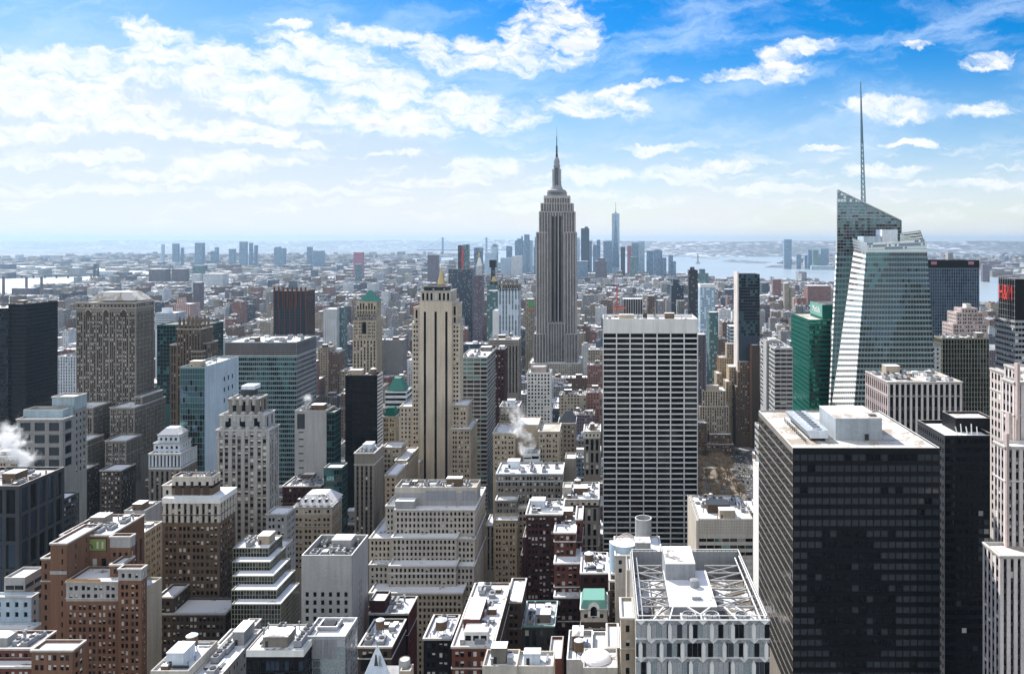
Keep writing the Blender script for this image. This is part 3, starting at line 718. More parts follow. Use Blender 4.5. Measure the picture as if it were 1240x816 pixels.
AVE = [-1500, -1270, -1040, -820, -620, -450, -300, -147, 158, 420, 680, 940, 1200, 1500]      # centre lines of the avenues
STREET0, PITCH = 236., 80.
def streets():
    a, s_, l = Mesh(), Mesh(), Mesh()
    n = 46
    for i in range(len(AVE) - 1):
        xa, xb = AVE[i] + 13, AVE[i + 1] - 13
        for k in range(-1, n):
            ya, yb = STREET0 + k * PITCH + 9, STREET0 + (k + 1) * PITCH - 9
            s_.box('sidewalk', xa, xb, ya, yb, .0, .15)
    for x in AVE:
        a.quads('asphalt', [[(x - 9, 100, .006), (x + 9, 100, .006), (x + 9, 3900, .006), (x - 9, 3900, .006)]])
        for off in (-4.5, 0, 4.5):
            for y in range(160, 1500, 12):
                l.quads('paint_line', [[(x + off - .08, y, .012), (x + off + .08, y, .012), (x + off + .08, y + 4, .012), (x + off - .08, y + 4, .012)]])
    for k in range(0, 20):
        y = STREET0 + k * PITCH
        for x in AVE:
            for q in range(-4, 5):
                l.quads('paint_line', [[(x + q * 2 - .4, y - 9, .012), (x + q * 2 + .4, y - 9, .012), (x + q * 2 + .4, y - 6, .012), (x + q * 2 - .4, y - 6, .012)]])
    tag(a.build('road'), kind='structure'); tag(s_.build('pavement'), kind='structure'); tag(l.build('road_markings'), kind='structure')
streets()

# ------------------------------------------------------------------ hand-placed buildings, left to right, far to near inside each group
DK = dict(roof='snow_full')
# --- left third
B('glass_tower', 'black glass office tower with flat snowy roof cut by the left picture edge', [
    blk(10, 31, 368, 760, 'ribthin', 'black', xs=70, yb=515, n=8, roof='snow_full', mix=['glass_black', 'glass_black', 'glass_dark']),
    blk(-60, 9.9, 373, 758, 'ribthin', 'black', D=43, yb=515, n=3, mix=['glass_black', 'glass_navy', 'glass_black'])], 'black edge tower')
B('apartment_block', 'pale grey gridded block between the black edge tower and the grey stone tower', [
    blk(69, 92, 431, 950, 'pier', 'white_cool', D=28, yb=478, n=2, sp='white_cool')], 'pale gridded block')
r = B('stone_tower', 'huge grey stone tower with tan hipped roof and stepped wings', [
    blk(92, 165, 366, 650, 'pairlit', 'grey_stone', v=1, rs=.25, r=.5, sp='brown_dark', pat=[(.08, .2), (.36, .2), (.64, .2)], bay=5.2, top=2.2, D=26, yb=500, roof='snow_thin', band=(6, 'punch', 'grey_stone')),
    blk(84, 113, 493, 625, 'pairlit', 'grey_stone', v=1, rs=.25, r=.5, sp='brown_dark', pat=[(.08, .2), (.36, .2), (.64, .2)], bay=5.2, top=2.2, D=24, yb=545), blk(133, 163, 493, 625, 'pairlit', 'grey_stone', v=1, rs=.25, r=.5, sp='brown_dark', pat=[(.08, .2), (.36, .2), (.64, .2)], bay=5.2, top=2.2, D=44, yb=545, stE='pairlit'),
    blk(163.05, 172, 480, 640, 'pairlit', 'grey_stone', v=1, rs=.25, r=.5, sp='brown_dark', pat=[(.08, .2), (.36, .2), (.64, .2)], bay=5.2, top=2.2, D=30, yb=560),
    blk(80, 106, 533, 605, 'pairlit', 'grey_stone', v=1, rs=.25, r=.5, sp='brown_dark', pat=[(.08, .2), (.36, .2), (.64, .2)], bay=5.2, top=2.2, D=19.9, yb=580), blk(127, 153, 533, 605, 'pairlit', 'grey_stone', v=1, rs=.25, r=.5, sp='brown_dark', pat=[(.08, .2), (.36, .2), (.64, .2)], bay=5.2, top=2.2, D=19.9, yb=580, stW='small'),
    blk(78, 101, 569, 587, 'pairlit', 'brown_dark', D=17.9, yb=640), blk(121, 147, 569, 587, 'pairlit', 'brown_dark', D=17.9, yb=645),  # lowest wings and the court darker: canyon shade put into the colour
    blk(101, 121, 500, 650.5, 'small', 'brown_dark', D=20, yb=640)], 'grey stone tower', wlimit=100)
X0, X1, Y0, Y1 = PX(103, 652), PX(164, 652), 655, 677
part(r, 'tan_roof', lambda m: m.hip('gravel', X0, X1, Y0, Y1, PZ(364.5, 652), PZ(353.5, 660), .62))
for k in range(3):
    cx = PX(107 + k * 21.5, 649.9)
    def arch(m, cx=cx):
        pts = [(cx - 2.0, 649.9 - .12, PZ(384, 650)), (cx + 2.0, 649.9 - .12, PZ(384, 650))] + [(cx + 2.0 * math.cos(a), 649.78, PZ(378, 650) + 2.0 * math.sin(a)) for a in np.linspace(0, math.pi, 9)]
        m.ngon('brown_dark', pts)
        for a in np.linspace(0, math.pi, 9)[:-1]:
            a2 = a + math.pi / 8
            m.bar('pale_stone', (cx + 2.3 * math.cos(a), 649.7, PZ(378, 650) + 2.3 * math.sin(a)), (cx + 2.3 * math.cos(a2), 649.7, PZ(378, 650) + 2.3 * math.sin(a2)), .5)
    part(r, 'arched_window', arch)
B('apartment_tower', 'white balconied apartment block behind the dark green glass tower', [
    blk(188, 212, 379, 1150, 'bands', 'white_cool', D=30, yb=394, mix=['glass_blue']), blk(196, 204, 373, 1160, 'blank', 'white_cool', D=12, yb=380)], 'white balconied block')
B('apartment_tower', 'pink brick apartment tower far behind the brown pinnacled tower', [blk(211, 231, 368, 1300, 'blank', 'g_pink', D=30, yb=392), blk(214, 221, 361, 1310, 'blank', 'g_pink', D=12, yb=369)], 'pink tower')
B('glass_tower', 'dark green glass tower partly hidden by the brown pinnacled tower', [
    blk(190, 250, 393, 800, 'darkcw', 'teal_dark', D=36, yb=480, roof='tar', bay=3.2, mix=['glass_black', 'glass_black', 'glass_black', 'glass_dark', 'glass_teal'])], 'dark green tower')
r = B('gothic_tower', 'brown gothic tower crowned by a row of pinnacles', [
    blk(214, 243, 398, 712, 'pier', 'gothic', D=22, yb=520, sp='brown_dark', bay=2.6), blk(206, 214, 417, 716, 'tall', 'gothic', D=20, yb=520, sp='brown'),
    blk(243.02, 251, 415, 716, 'tall', 'gothic', D=20, yb=450), blk(231, 245, 425, 706, 'pair', 'gothic', D=5.99, yb=440), blk(218, 240, 393, 716, 'tall', 'gothic', D=14, yb=398)], 'brown pinnacled tower')
for i, x in enumerate((217, 222, 227, 232, 236.5, 241)):
    for j, dd in enumerate((713, 729)):
        def pin(m, x=x, dd=dd, i=i):
            X = PX(x, 712); m.lathe('gothic', X, dd, [(1.1, PZ(398, 712) - 4), (1.1, PZ(389, 712)), (1.3, PZ(388.5, 712)), (.05, PZ(382.5 if i % 2 == 0 else 385, 712))], 8, False)
        part(r, 'pinnacle', pin)
r = B('glass_tower', 'green glass tower with a blank pale blue side wall', [
    blk(218, 248, 444, 520, 'curtain', 'pane_frame', xs=289, yb=600, n=4, stW='blank', wallW='pale_blue', roof='snow', par=1.5, mix=['glass_teal', 'glass_blue', 'glass_teal', 'glass_dark'])], 'green slab tower')  # white side wall tinted blue: sky light put into the colour
XW, Y0_ = PX(248, 520), 520
for i in range(3):
    for j in range(3):
        part(r, 'side_window', lambda m, i=i, j=j: m.box('glass_dark', XW - .3, XW + .03, Y0_ + 26 + i * 6, Y0_ + 27.6 + i * 6, PZ(470, 520) - j * 7.5, PZ(470, 520) - j * 7.5 + 3))
B('office_tower', 'broad banded green glass slab with grey louvred top storeys', [
    blk(272, 359, 414, 640, 'ribteal', 'pane_frame', xs=383, yb=585, n=10, roof='snow_full', wallW='steel', band=(11.5, 'louvre', 'steel'))], 'banded glass slab')
r = B('office_tower', 'rust red tower of vertical piers with finned crown', [
    blk(331, 371, 352, 1000, 'pier', 'rust', D=30, yb=408, bay=7, pat=[(.1, .8)], oz=.75, mix=['glass_navy'], roof='tar', rs=.5)], 'rust red tower')
for i in range(8):
    part(r, 'crown_fin', lambda m, i=i: m.box('rust', PX(331.4 + i * 5.4, 1000), PX(332.9 + i * 5.4, 1000), 999.2, 1001, PZ(372, 1000), PZ(347.5, 1000)))
B('office_tower', 'pale blue gridded slab beside a lower glass annex far behind', [blk(391, 408, 374, 1250, 'blank', 'g_white', D=30, yb=400), blk(408, 415, 372, 1262, 'blank', 'g_teal', D=24, yb=400)], 'pale blue slab')
r = B('stone_tower', 'tan stone tower with green pyramid roof and tall arched window', [
    blk(427, 456, 411, 850, 'pier', 'tan', xs=463, yb=455, sp='grey_stone', bay=3.6), blk(427.6, 455.6, 388, 851, 'pair', 'tan', D=23, yb=411), blk(429, 455, 379, 853, 'small', 'grey_stone', D=20, yb=388),
    blk(431, 456, 365, 855, 'tall', 'tan', D=17, yb=379, sp='charcoal')], 'green pyramid tower')
part(r, 'pyramid_roof', lambda m: m.hip('copper_green', PX(434.5, 856), PX(458, 856), 856, 872, PZ(365, 855), PZ(351.5, 864), .12))
part(r, 'arched_window', lambda m: m.ngon('glass_black', [(PX(438.5, 851), 850.9, PZ(404, 851)), (PX(443.5, 851), 850.9, PZ(404, 851))] + [(PX(441, 851) + 2.24 * math.cos(a), 850.9, PZ(392, 851) + 2.24 * math.sin(a)) for a in np.linspace(0, math.pi, 9)]))
B('office_tower', 'plain black box tower with white striped side wall', [
    blk(418, 457, 454, 560, 'darkcw', 'black', D=14, yb=540, n=5, roof='snow', mix=['glass_black'] * 14 + ['glass_dark'], stW='bands', wallW='white', par=2)], 'black box tower')
r = B('stone_building', 'grey building with a green hipped roof below the green pyramid tower', [blk(466, 492, 474, 640, 'bands', 'white_cool', D=22, yb=500, fl=4.2), blk(484, 499, 492, 620, 'punch', 'pale_stone', D=40, yb=550)], 'green roofed building')
part(r, 'green_roof', lambda m: m.hip('copper_green', PX(468, 642), PX(490, 642), 642, 658, PZ(474, 640), PZ(457, 650), .35))
r = B('stone_building', 'ornate tan building with dark mansard beside the black box tower', [blk(463, 479, 504, 590, 'pair', 'warm_tan', xs=483, yb=555, roof='tar'), blk(463, 485, 541, 572, 'pair', 'tan', D=17.9, yb=600)], 'ornate tan building')
part(r, 'mansard_roof', lambda m: m.hip('green_deep', PX(464, 591), PX(479, 591), 591, 604, PZ(504, 590), PZ(493, 596), .5))
B('office_building', 'narrow pale stone building under black box tower', [blk(466, 480, 575, 520, 'punch', 'tan', D=30, yb=620), blk(478, 492, 557, 560, 'punch', 'tan', D=36, yb=600)], 'narrow pale building')

r = B('skyscraper', 'tall cream tower with three black vertical stripes', [
    blk(508, 547, 365, 610, {'bay': 9.0, 'fl': 250., 'pat': [(.39, .22)], 'sill': .0, 'oz': 1., 'r': .25, 'mix': ['glass_black'], 'cw': 1, 'mg': .0, 'top': 8}, 'cream', D=32, yb=585, n=0, stW='pair', stE='pair', roof='tar'),
    blk(499, 507.9, 391, 613, 'pair', 'cream', D=26, yb=580, mg=.3), blk(547.1, 557, 391, 613, 'pair', 'cream', xs=561, yb=560, mg=.3), blk(547.1, 554, 368, 616, 'tall', 'cream', D=20, yb=392),
    blk(501, 507.8, 372, 617, 'tall', 'cream', D=20, yb=392), blk(509, 546, 352, 613, 'tall', 'pale_stone', D=24, yb=365, fl=7), blk(513, 541, 346, 616, 'punch', 'charcoal', D=16, yb=352),
    blk(547.2, 566, 490, 600, 'pair', 'tan', xs=572, yb=520), blk(546, 570, 519, 592, 'pair', 'tan', xs=578, yb=590), blk(495, 508, 560, 600, 'pair', 'cream', D=25, yb=600)], 'cream striped tower')
B('office_tower', 'curved green and white banded tower behind the cream striped tower', [
    blk(557, 590, 432, 700, 'ribcurve', 'concrete', xs=600, yb=620, n=6, roof='snow_full')], 'banded curved tower')
r = HAND and None

# --- centre: behind the cream tower
r = B('office_tower', 'tall dark blue slab tower right behind the cream striped tower', [blk(543, 572, 326, 1900, 'blank', 'g_navy', D=40, yb=385, roof='tar')], 'dark blue slab')
r = B('apartment_tower', 'slim dark violet tower beside the dark blue slab', [blk(573, 584, 334, 1750, 'blank', 'g_violet', D=30, yb=412, roof='tar')], 'slim violet tower')
r = B('glass_tower', 'glass tower with a red vertical strip behind the dark blue slab', [blk(554.5, 558.9, 297, 2600, 'blank', 'g_dark', D=30, yb=326), blk(558.9, 561, 300, 2598, 'blank', 'red_paint', D=30, yb=326), blk(561, 567, 296, 2600, 'blank', 'g_teal', D=30, yb=326)], 'red strip tower')
r = B('glass_tower', 'blue glass tower right of the red strip tower', [blk(574, 583, 300, 2750, 'blank', 'g_blue', D=40, yb=312)], 'blue glass tower')
r = B('clock_tower', 'white campanile with gilded pointed roof beside the slim violet tower', [blk(576.5, 583.5, 322, 2100, 'blank', 'g_white', D=16, yb=335)], 'gilded campanile')
part(r, 'pyramid_roof', lambda m: m.hip('white_paint', PX(576.5, 2100), PX(583.5, 2100), 2100, 2116, PZ(322, 2100), PZ(312, 2108), .3))
part(r, 'gilded_lantern', lambda m: m.lathe('gold', PX(580, 2108), 2108, [(2.6, PZ(313, 2108)), (2.6, PZ(309, 2108)), (.1, PZ(303, 2108))], 8, False))
r = B('stone_tower', 'pale tower with a gilded pyramid top just above the cream striped tower', [blk(527, 543, 345, 1850, 'blank', 'g_white', D=40, yb=350)], 'gilded pyramid tower')
part(r, 'gilded_pyramid', lambda m: m.lathe('gold', PX(534.5, 1870), 1870, [(9.5, PZ(345, 1870)), (8.6, PZ(341, 1870)), (1.6, PZ(326, 1870)), (.1, PZ(320.5, 1870))], 8, False))
r = B('glass_tower', 'thin dark tower with a flared head left of the tallest skyscraper', [blk(594.5, 599, 324, 2080, 'blank', 'g_dark', D=16, yb=338), blk(592.6, 600.2, 315, 2078, 'blank', 'black', D=20, z0=PZ(324, 2078), yb=324)], 'thin flared tower')
r = B('stone_tower', 'dark tower with small gilded cap beside the thin flared tower', [blk(590, 604, 345, 1500, 'blank', 'g_teal', D=24, yb=352), blk(593, 602, 341, 1505, 'blank', 'g_dark', D=16, yb=345)], 'gilded cap tower')
part(r, 'gilded_cap', lambda m: m.hip('gold', PX(595, 1508), PX(600, 1508), 1508, 1516, PZ(341, 1505), PZ(335, 1510), .5))
r = B('glass_tower', 'pale teal glass tower below the gilded cap tower', [blk(589.5, 603, 352, 1300, 'blank', 'g_teal', D=30, yb=405)], 'pale teal tower')
r = B('apartment_tower', 'blank white slab in front of the pale teal tower', [blk(596.5, 604.5, 376, 1240, 'blank', 'white', D=30, yb=405)], 'blank white slab')
r = B('office_tower', 'blue and white striped tower with crenellated grey crown', [blk(603, 628, 344, 1150, 'blank', 'g_stripe', D=32, yb=408, band=(6, 'tall', 'grey_stone'), roof='tar')], 'blue striped tower')
for i in range(5): part(r, 'crown_block', lambda m, i=i: m.box('grey_stone', PX(603.5 + i * 5.2, 1150), PX(606.6 + i * 5.2, 1150), 1150.1, 1152, PZ(344, 1150), PZ(338.5 + (i % 2), 1150)))
r = B('office_tower', 'dark tower with pale piers below the blue striped tower', [blk(592, 628, 411, 900, 'pier', 'grey_stone', D=30, yb=470, n=4, roof='snow_full', bay=3.6, band=(6, 'louvre', 'pale_stone'), sp='black', mix=['glass_black'])], 'dark pier tower')
r = B('office_tower', 'dark brown tower right of the banded curved tower', [blk(598, 611, 423, 760, 'punch', 'dark_red', D=22, yb=520, n=2, roof='snow')], 'dark brown tower')
r = B('office_tower', 'white gridded tower with pinkish roof frame below the tallest skyscraper', [blk(638, 667, 451, 760, 'punch', 'white', D=22, yb=516, n=2, roof='gravel', pat=[(.2, .55)], oz=.6), blk(643, 661, 444, 765, 'blank', 'pink', D=12, yb=452)], 'white gridded tower')

# --- the tallest skyscraper
r = B('skyscraper', 'tallest grey stone skyscraper with setbacks, rounded mast and antenna', [
    blk(652.5, 696, 256, 1275, 'pierthin', 'esb', D=42, yb=440, bay=4.3, fl=3.9, pat=[(.20, .27), (.58, .27)], sp='black', mix=['glass_dark', 'glass_dark', 'glass_mid'], roof='snow_thin'),
    blk(654.5, 694, 246, 1279, 'pierthin', 'esb', D=34, yb=258, bay=4.3, pat=[(.20, .27), (.58, .27)], mix=['glass_dark', 'glass_mid'], sp='black'),
    blk(658.5, 690, 237, 1283, 'pierthin', 'esb', D=26, yb=247, bay=4.3, pat=[(.20, .27), (.58, .27)], mix=['glass_dark', 'glass_mid'], sp='black', top=4),
    blk(662.5, 686, 232.5, 1287, 'blank', 'steel', D=18, yb=237, par=.5),
    blk(649, 663.5, 281, 1270, 'pierthin', 'esb', D=50, yb=440, bay=4.3, pat=[(.20, .27), (.58, .27)], mix=['glass_dark', 'glass_dark', 'glass_mid']),
    blk(683.5, 697.6, 281, 1270, 'pierthin', 'esb', D=50, yb=440, bay=4.3, pat=[(.20, .27), (.58, .27)], mix=['glass_dark', 'glass_dark', 'glass_mid']),
    blk(646, 661, 404, 1262, 'pierthin', 'esb', D=60, yb=445, bay=4.3, pat=[(.20, .27), (.58, .27)], mix=['glass_dark', 'glass_mid'], sp='black'),
    blk(685, 700, 404, 1262, 'pierthin', 'esb', D=60, yb=445, bay=4.3, pat=[(.20, .27), (.58, .27)], mix=['glass_dark', 'glass_mid'], sp='black'),
    blk(663.6, 683.4, 391, 1272, 'pierthin', 'esb', D=20, yb=440, bay=4.3, pat=[(.20, .27), (.58, .27)], mix=['glass_dark', 'glass_mid'], sp='black'),
    blk(640, 704, 440, 1250, 'punch', 'pale_stone', D=80, yb=452, n=6, roof='snow_full')], 'tallest skyscraper')
cx, cy = PX(674.2, 1296), 1296.
zf = lambda y: PZ(y, 1296)
def mast(m):
    m.lathe('steel', cx, cy, [(15.5, zf(233.5)), (15.5, zf(231)), (10.5, zf(229.5)), (8.2, zf(226)), (6.3, zf(219)), (5.4, zf(211)), (4.9, zf(202.5)), (5.5, zf(202)), (5.5, zf(200)), (4.4, zf(199.5)), (4.7, zf(195.5)), (3.4, zf(192)), (2.2, zf(190.5))], 20)
    for k in range(4):
        a = k * math.pi / 2 + .0
        m.box('silver', cx + math.cos(a) * 6.2 - 1.2, cx + math.cos(a) * 6.2 + 1.2, cy + math.sin(a) * 6.2 - 1.2, cy + math.sin(a) * 6.2 + 1.2, zf(229), zf(205))
part(r, 'mooring_mast', mast)
part(r, 'mast_window', lambda m: [m.box('glass_dark', cx - 2.6 + k * 2, cx - 1.4 + k * 2, cy - 8.6 + .9, cy - 6.2, zf(227), zf(204)) for k in range(3)])
for xk in (668.2, 672.6, 677.0):
    part(r, 'recess_shade_strip', lambda m, xk=xk: m.box('glass_black', PX(xk, 1275), PX(xk + 2.5, 1275), 1274.7, 1274.95, PZ(389, 1275), PZ(262, 1275)))  # black plates on the front: shade of the central recess put into colour
def ant(m):
    m.lathe('dark_metal', cx, cy, [(2.2, zf(190.5)), (1.7, zf(187)), (1.3, zf(186.5)), (1.2, zf(177)), (.7, zf(176.5)), (.65, zf(166)), (.3, zf(165.5)), (.12, zf(154))], 8, False)
    for z_ in range(178, 190, 2): m.lathe('dark_metal', cx, cy, [(1.3, zf(z_) - .6), (2.0, zf(z_) - .5), (2.0, zf(z_)), (1.2, zf(z_) + .1)], 8, False)
part(r, 'antenna', ant)

# --- centre right: the white gridded slab and what stands round it
r = B('office_tower', 'broad white gridded slab tower with black window bays and blank top', [
    blk(730, 845, 386, 560, 'grace', 'white', D=34, yb=668, n=6, roof='snow_full', par=2.2, top=10.5, stE='blank', stW='blank', cap='white', tank=False)], 'white gridded slab')
for i in range(8):
    part(r, 'facade_mullion', lambda m, i=i: m.box('white', PX(730, 560) + .15 + i * 9.65 - (.35 if i else 0), PX(730, 560) + .15 + i * 9.65 + (.35 if i < 7 else .05), 559.6, 559.97, 0, PZ(386, 560) - .03))
part(r, 'penthouse', lambda m: m.box('tan', PX(750, 562), PX(768, 562), 566, 575, PZ(386, 560) - 2.2, PZ(386, 560) + 2.2, 'gravel'))
part(r, 'chimney', lambda m: m.lathe('brown_dark', PX(781, 570), 570, [(1.6, PZ(386, 560) - 2.2), (1.6, PZ(380, 570)), (1.2, PZ(379, 570))], 12))
r = B('office_building', 'black block with white vertical piers behind the white gridded slab', [blk(754, 778, 362, 1400, 'blank', 'g_darkstripe', D=40, yb=384)], 'black white piers block')
B('apartment_tower', 'brown apartment slab behind the white gridded slab roof', [blk(784, 793, 358, 1350, 'blank', 'g_brown', D=30, yb=384)], 'brown slab')
B('apartment_tower', 'grey blue apartment slab beside the brown slab behind the white gridded slab', [blk(795, 804, 364, 1350, 'blank', 'g_grey', D=30, yb=384)], 'grey blue slab')
B('office_tower', 'dark stepped glass tower left of the slim black pencil tower', [blk(813, 828, 345, 1500, 'blank', 'g_navy', D=30, yb=384), blk(815, 823, 339, 1505, 'blank', 'g_navy', D=20, yb=346)], 'dark stepped tower')
B('apartment_building', 'light grey block in front of the dark stepped glass tower', [blk(820, 829, 364, 1420, 'blank', 'g_grey', D=20, yb=384)], 'light grey block')
B('glass_tower', 'slim black pencil tower with a small mast block on top', [blk(834, 845, 327, 1400, 'blank', 'g_dark', D=18, yb=400, roof='tar'), blk(836, 841, 323.5, 1402, 'blank', 'g_dark', D=8, yb=327, roof='tar')], 'black pencil tower')
B('apartment_building', 'dark teal stepped block behind the slim black pencil tower', [blk(843, 858, 331, 3300, 'blank', 'g_teal', D=40, yb=340), blk(847, 854, 326, 3310, 'blank', 'g_teal', D=25, yb=332)], 'dark teal block')
B('glass_tower', 'grey reflective glass tower right of the slim black pencil tower', [blk(848, 866, 344, 1250, 'blank', 'g_bluepale', D=30, yb=400, band=(5, 'blank', 'white'))], 'reflective grey tower')
B('glass_tower', 'low teal glass block in front of the grey reflective tower', [blk(859, 870, 378, 1100, 'blank', 'g_teal', D=24, yb=405)], 'teal block')
B('glass_tower', 'dark green tower with thin bright left edge and slanted top', [blk(893, 894.6, 329, 1000, 'blank', 'pink_pale', D=28, yb=400), blk(894.6, 920, 332, 1001, 'ribteal', 'dark_far', D=26, yb=400, mix=['glass_black', 'glass_black', 'glass_dark', 'glass_teal'], roof='tar', bay=3)], 'bright edged tower')
B('office_building', 'white office block with glass top in front of the bright edged tower', [blk(884, 901, 395, 1085, 'bands', 'white_cool', D=26, yb=430, mix=['glass_blue'], fl=5)], 'white office block')
B('office_tower', 'grey brown slab of fine piers touching the white gridded slab', [blk(845.4, 855, 405, 975, 'pierthin', 'purple_grey', D=24, yb=520)], 'fine pier slab')
B('stone_tower', 'tan stepped tower with square block top left of the brown sliver tower', [
    blk(871, 899, 433, 1050, 'punch', 'warm_tan', D=24, yb=500, roof='snow_thin', wallE='orange_brick', mix=(.8, .1, .08, .02)), blk(880, 894, 416, 1056, 'punch', 'tan', D=14, yb=433), blk(868, 874, 452, 1040, 'punch', 'tan', D=24, yb=500)], 'tan stepped tower')  # orange left side: sunlight put into the wall colour
B('stone_tower', 'brown stepped building between the tan stepped tower and dark stepped slab', [blk(883, 894, 444, 1012, 'punch', 'warm_tan', D=24, yb=500), blk(879, 886, 462, 1004, 'punch', 'warm_tan', D=24, yb=500)], 'brown stepped building')
B('stone_tower', 'dark brown building with stepped sunlit left edge beside the brown sliver tower', [blk(896, 908, 438, 990, 'punch', 'brown', D=24, yb=520), blk(893.5, 896, 450, 991, 'punch', 'brown', D=23, yb=520), blk(891, 893.5, 468, 992, 'punch', 'brown', D=22, yb=520)], 'dark stepped slab')
B('stone_tower', 'tan building of slender piers with stepped top behind the bare trees', [blk(850, 879, 473, 972, 'pier', 'tan', D=30, yb=525, sp='grey_stone'), blk(847, 883, 492, 966, 'pier', 'tan', D=34, yb=525, sp='grey_stone'), blk(855, 871, 467, 978, 'blank', 'tan', D=12, yb=474)], 'slender pier building')
B('office_tower', 'thin brown sliver tower with orange sunlit edge', [blk(911, 920, 418, 985, 'blank', 'brown_dark', xs=907, yb=545, stE='blank', wallE='orange_brick'), blk(908.2, 911, 419, 986, 'blank', 'orange_brick', D=2, yb=545)], 'brown sliver tower')  # orange left side and added edge strip: sunlight put into the colour
B('office_tower', 'pale grey banded tower left of the emerald glass tower', [blk(938, 960, 421, 590, 'ribbon', 'concrete', xs=921, yb=500, n=5, roof='snow', wallE='concrete', fl=3.3), blk(928, 943, 412, 612, 'blank', 'concrete', D=12, yb=420)], 'grey banded tower')
B('brick_building', 'brown brick building with snowy terraces behind the bare trees', [blk(855, 889, 538, 948, 'pair', 'brown', D=22, yb=575, roof='snow_full', n=4), blk(859, 886, 526, 954, 'pair', 'brown', D=11, yb=540, roof='snow_full')], 'brown terrace building')
B('brick_building', 'narrow dark building at the foot of the white gridded slab', [blk(845.6, 856, 512, 952, 'punch', 'brown', D=20, yb=560)], 'narrow dark building')
r = B('glass_tower', 'emerald green glass tower with a signboard storey on its roof', [
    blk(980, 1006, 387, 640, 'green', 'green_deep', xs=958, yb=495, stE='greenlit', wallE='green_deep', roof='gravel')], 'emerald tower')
part(r, 'sign_storey', lambda m: m.box('green_deep', PX(996, 646), PX(1022, 646), 646, 684, PZ(387, 640) - 1, PZ(369, 646), 'tar'))
part(r, 'sign_panel', lambda m: m.box('copper_pale', PX(996, 646) - .3, PX(996, 646) - .02, 646.2, 683.8, PZ(384, 646), PZ(369, 646), None, True))
def txt(root, name, body, size, loc, rot, mat, ext=.05):
    c = bpy.data.curves.new(name, 'FONT'); c.body = body; c.size = size; c.extrude = ext; c.align_x = 'CENTER'; c.align_y = 'CENTER'
    t_ = bpy.data.objects.new(name, c); me = bpy.data.meshes.new_from_object(t_); bpy.data.objects.remove(t_)
    me.materials.clear(); me.materials.append(MATS[mat]); o = bpy.data.objects.new(name, me)
    link(o, root); o.location = Vector(loc) - root.location; o.rotation_euler = rot; return o
txt(r, 'sign_lettering', 'MetLife', 7.4, (PX(996, 646) - .4, 664, PZ(376.5, 646)), (math.radians(90), 0, math.radians(-90)), 'white_paint')

# --- the faceted glass skyscraper with the lattice spire
r = empty('glass_skyscraper', (PX(1070, 570), 580, 0)); tag(r, 'faceted pale glass skyscraper with sloping crown and lattice spire', 'building')
HAND.append((1003, 1135, 230, 500, 545, 70, 'faceted skyscraper', None)); FOOT.append((PX(1003, 560), PX(1133, 560), 545, 640))
P3 = lambda x, y, d: Vector((PX(x, d), d, PZ(y, d)))
def facet(m, bl, br, tr, tl, nf, nb, wallm, glasses, rng, gl=.5, crown=0, inset=.25):
    nrm = (br - bl).cross(tl - bl).normalized()
    def pt(s_, t): return (bl.lerp(br, s_)).lerp(tl.lerp(tr, s_), t)
    for j in range(nf):
        t0, t1 = j / nf, (j + 1) / nf; tm = t0 + (t1 - t0) * (1 - gl)
        m.quads(wallm, [[pt(0, t0), pt(1, t0), pt(1, tm), pt(0, tm)]])
        for i in range(nb):
            a, b = i / nb, (i + 1) / nb; e = .06 / nb
            t_ = min(1, max(0, j / nf * .8 + .16 * math.sin(i * .22 + j * .07 + nb) + rng.uniform(-.07, .07)))  # panes grow paler towards the top: reflection put into their colours
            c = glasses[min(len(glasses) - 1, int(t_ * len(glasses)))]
            m.quads(c, [[pt(a + e, tm) - nrm * inset, pt(b - e, tm) - nrm * inset, pt(b - e, t1) - nrm * inset, pt(a + e, t1) - nrm * inset]])
            m.quads(wallm, [[pt(a - e, tm), pt(a + e, tm), pt(a + e, t1), pt(a - e, t1)]])
rng = random.Random(12)
def front(m):
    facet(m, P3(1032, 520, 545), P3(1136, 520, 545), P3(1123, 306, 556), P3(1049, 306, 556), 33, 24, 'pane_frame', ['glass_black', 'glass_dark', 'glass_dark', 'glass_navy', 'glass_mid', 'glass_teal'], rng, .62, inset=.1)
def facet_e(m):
    facet(m, P3(1003, 520, 585), P3(1032, 520, 545), P3(1049, 306, 556), P3(1034, 302, 580), 33, 12, 'white', ['glass_bright', 'glass_silver', 'glass_bright', 'glass_dark'], rng, .45)  # white frames and bright glass: sun on this side put into the colours
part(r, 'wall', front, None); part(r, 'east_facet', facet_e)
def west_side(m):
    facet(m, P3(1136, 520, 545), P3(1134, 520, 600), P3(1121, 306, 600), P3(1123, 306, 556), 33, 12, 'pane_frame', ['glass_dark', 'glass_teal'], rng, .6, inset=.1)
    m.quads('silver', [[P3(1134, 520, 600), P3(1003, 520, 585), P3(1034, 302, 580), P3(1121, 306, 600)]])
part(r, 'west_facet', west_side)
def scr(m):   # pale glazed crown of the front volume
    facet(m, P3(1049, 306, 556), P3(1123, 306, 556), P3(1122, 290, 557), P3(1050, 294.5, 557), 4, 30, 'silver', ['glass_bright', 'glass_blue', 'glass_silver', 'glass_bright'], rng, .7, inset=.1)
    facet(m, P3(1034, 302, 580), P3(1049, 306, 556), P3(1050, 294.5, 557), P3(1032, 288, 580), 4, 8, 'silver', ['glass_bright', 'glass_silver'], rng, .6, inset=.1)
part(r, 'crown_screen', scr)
part(r, 'roof', lambda m: m.quads('gravel', [[P3(1050, 300, 558), P3(1122, 300, 558), P3(1121, 302, 599), P3(1034, 300, 582)]]))
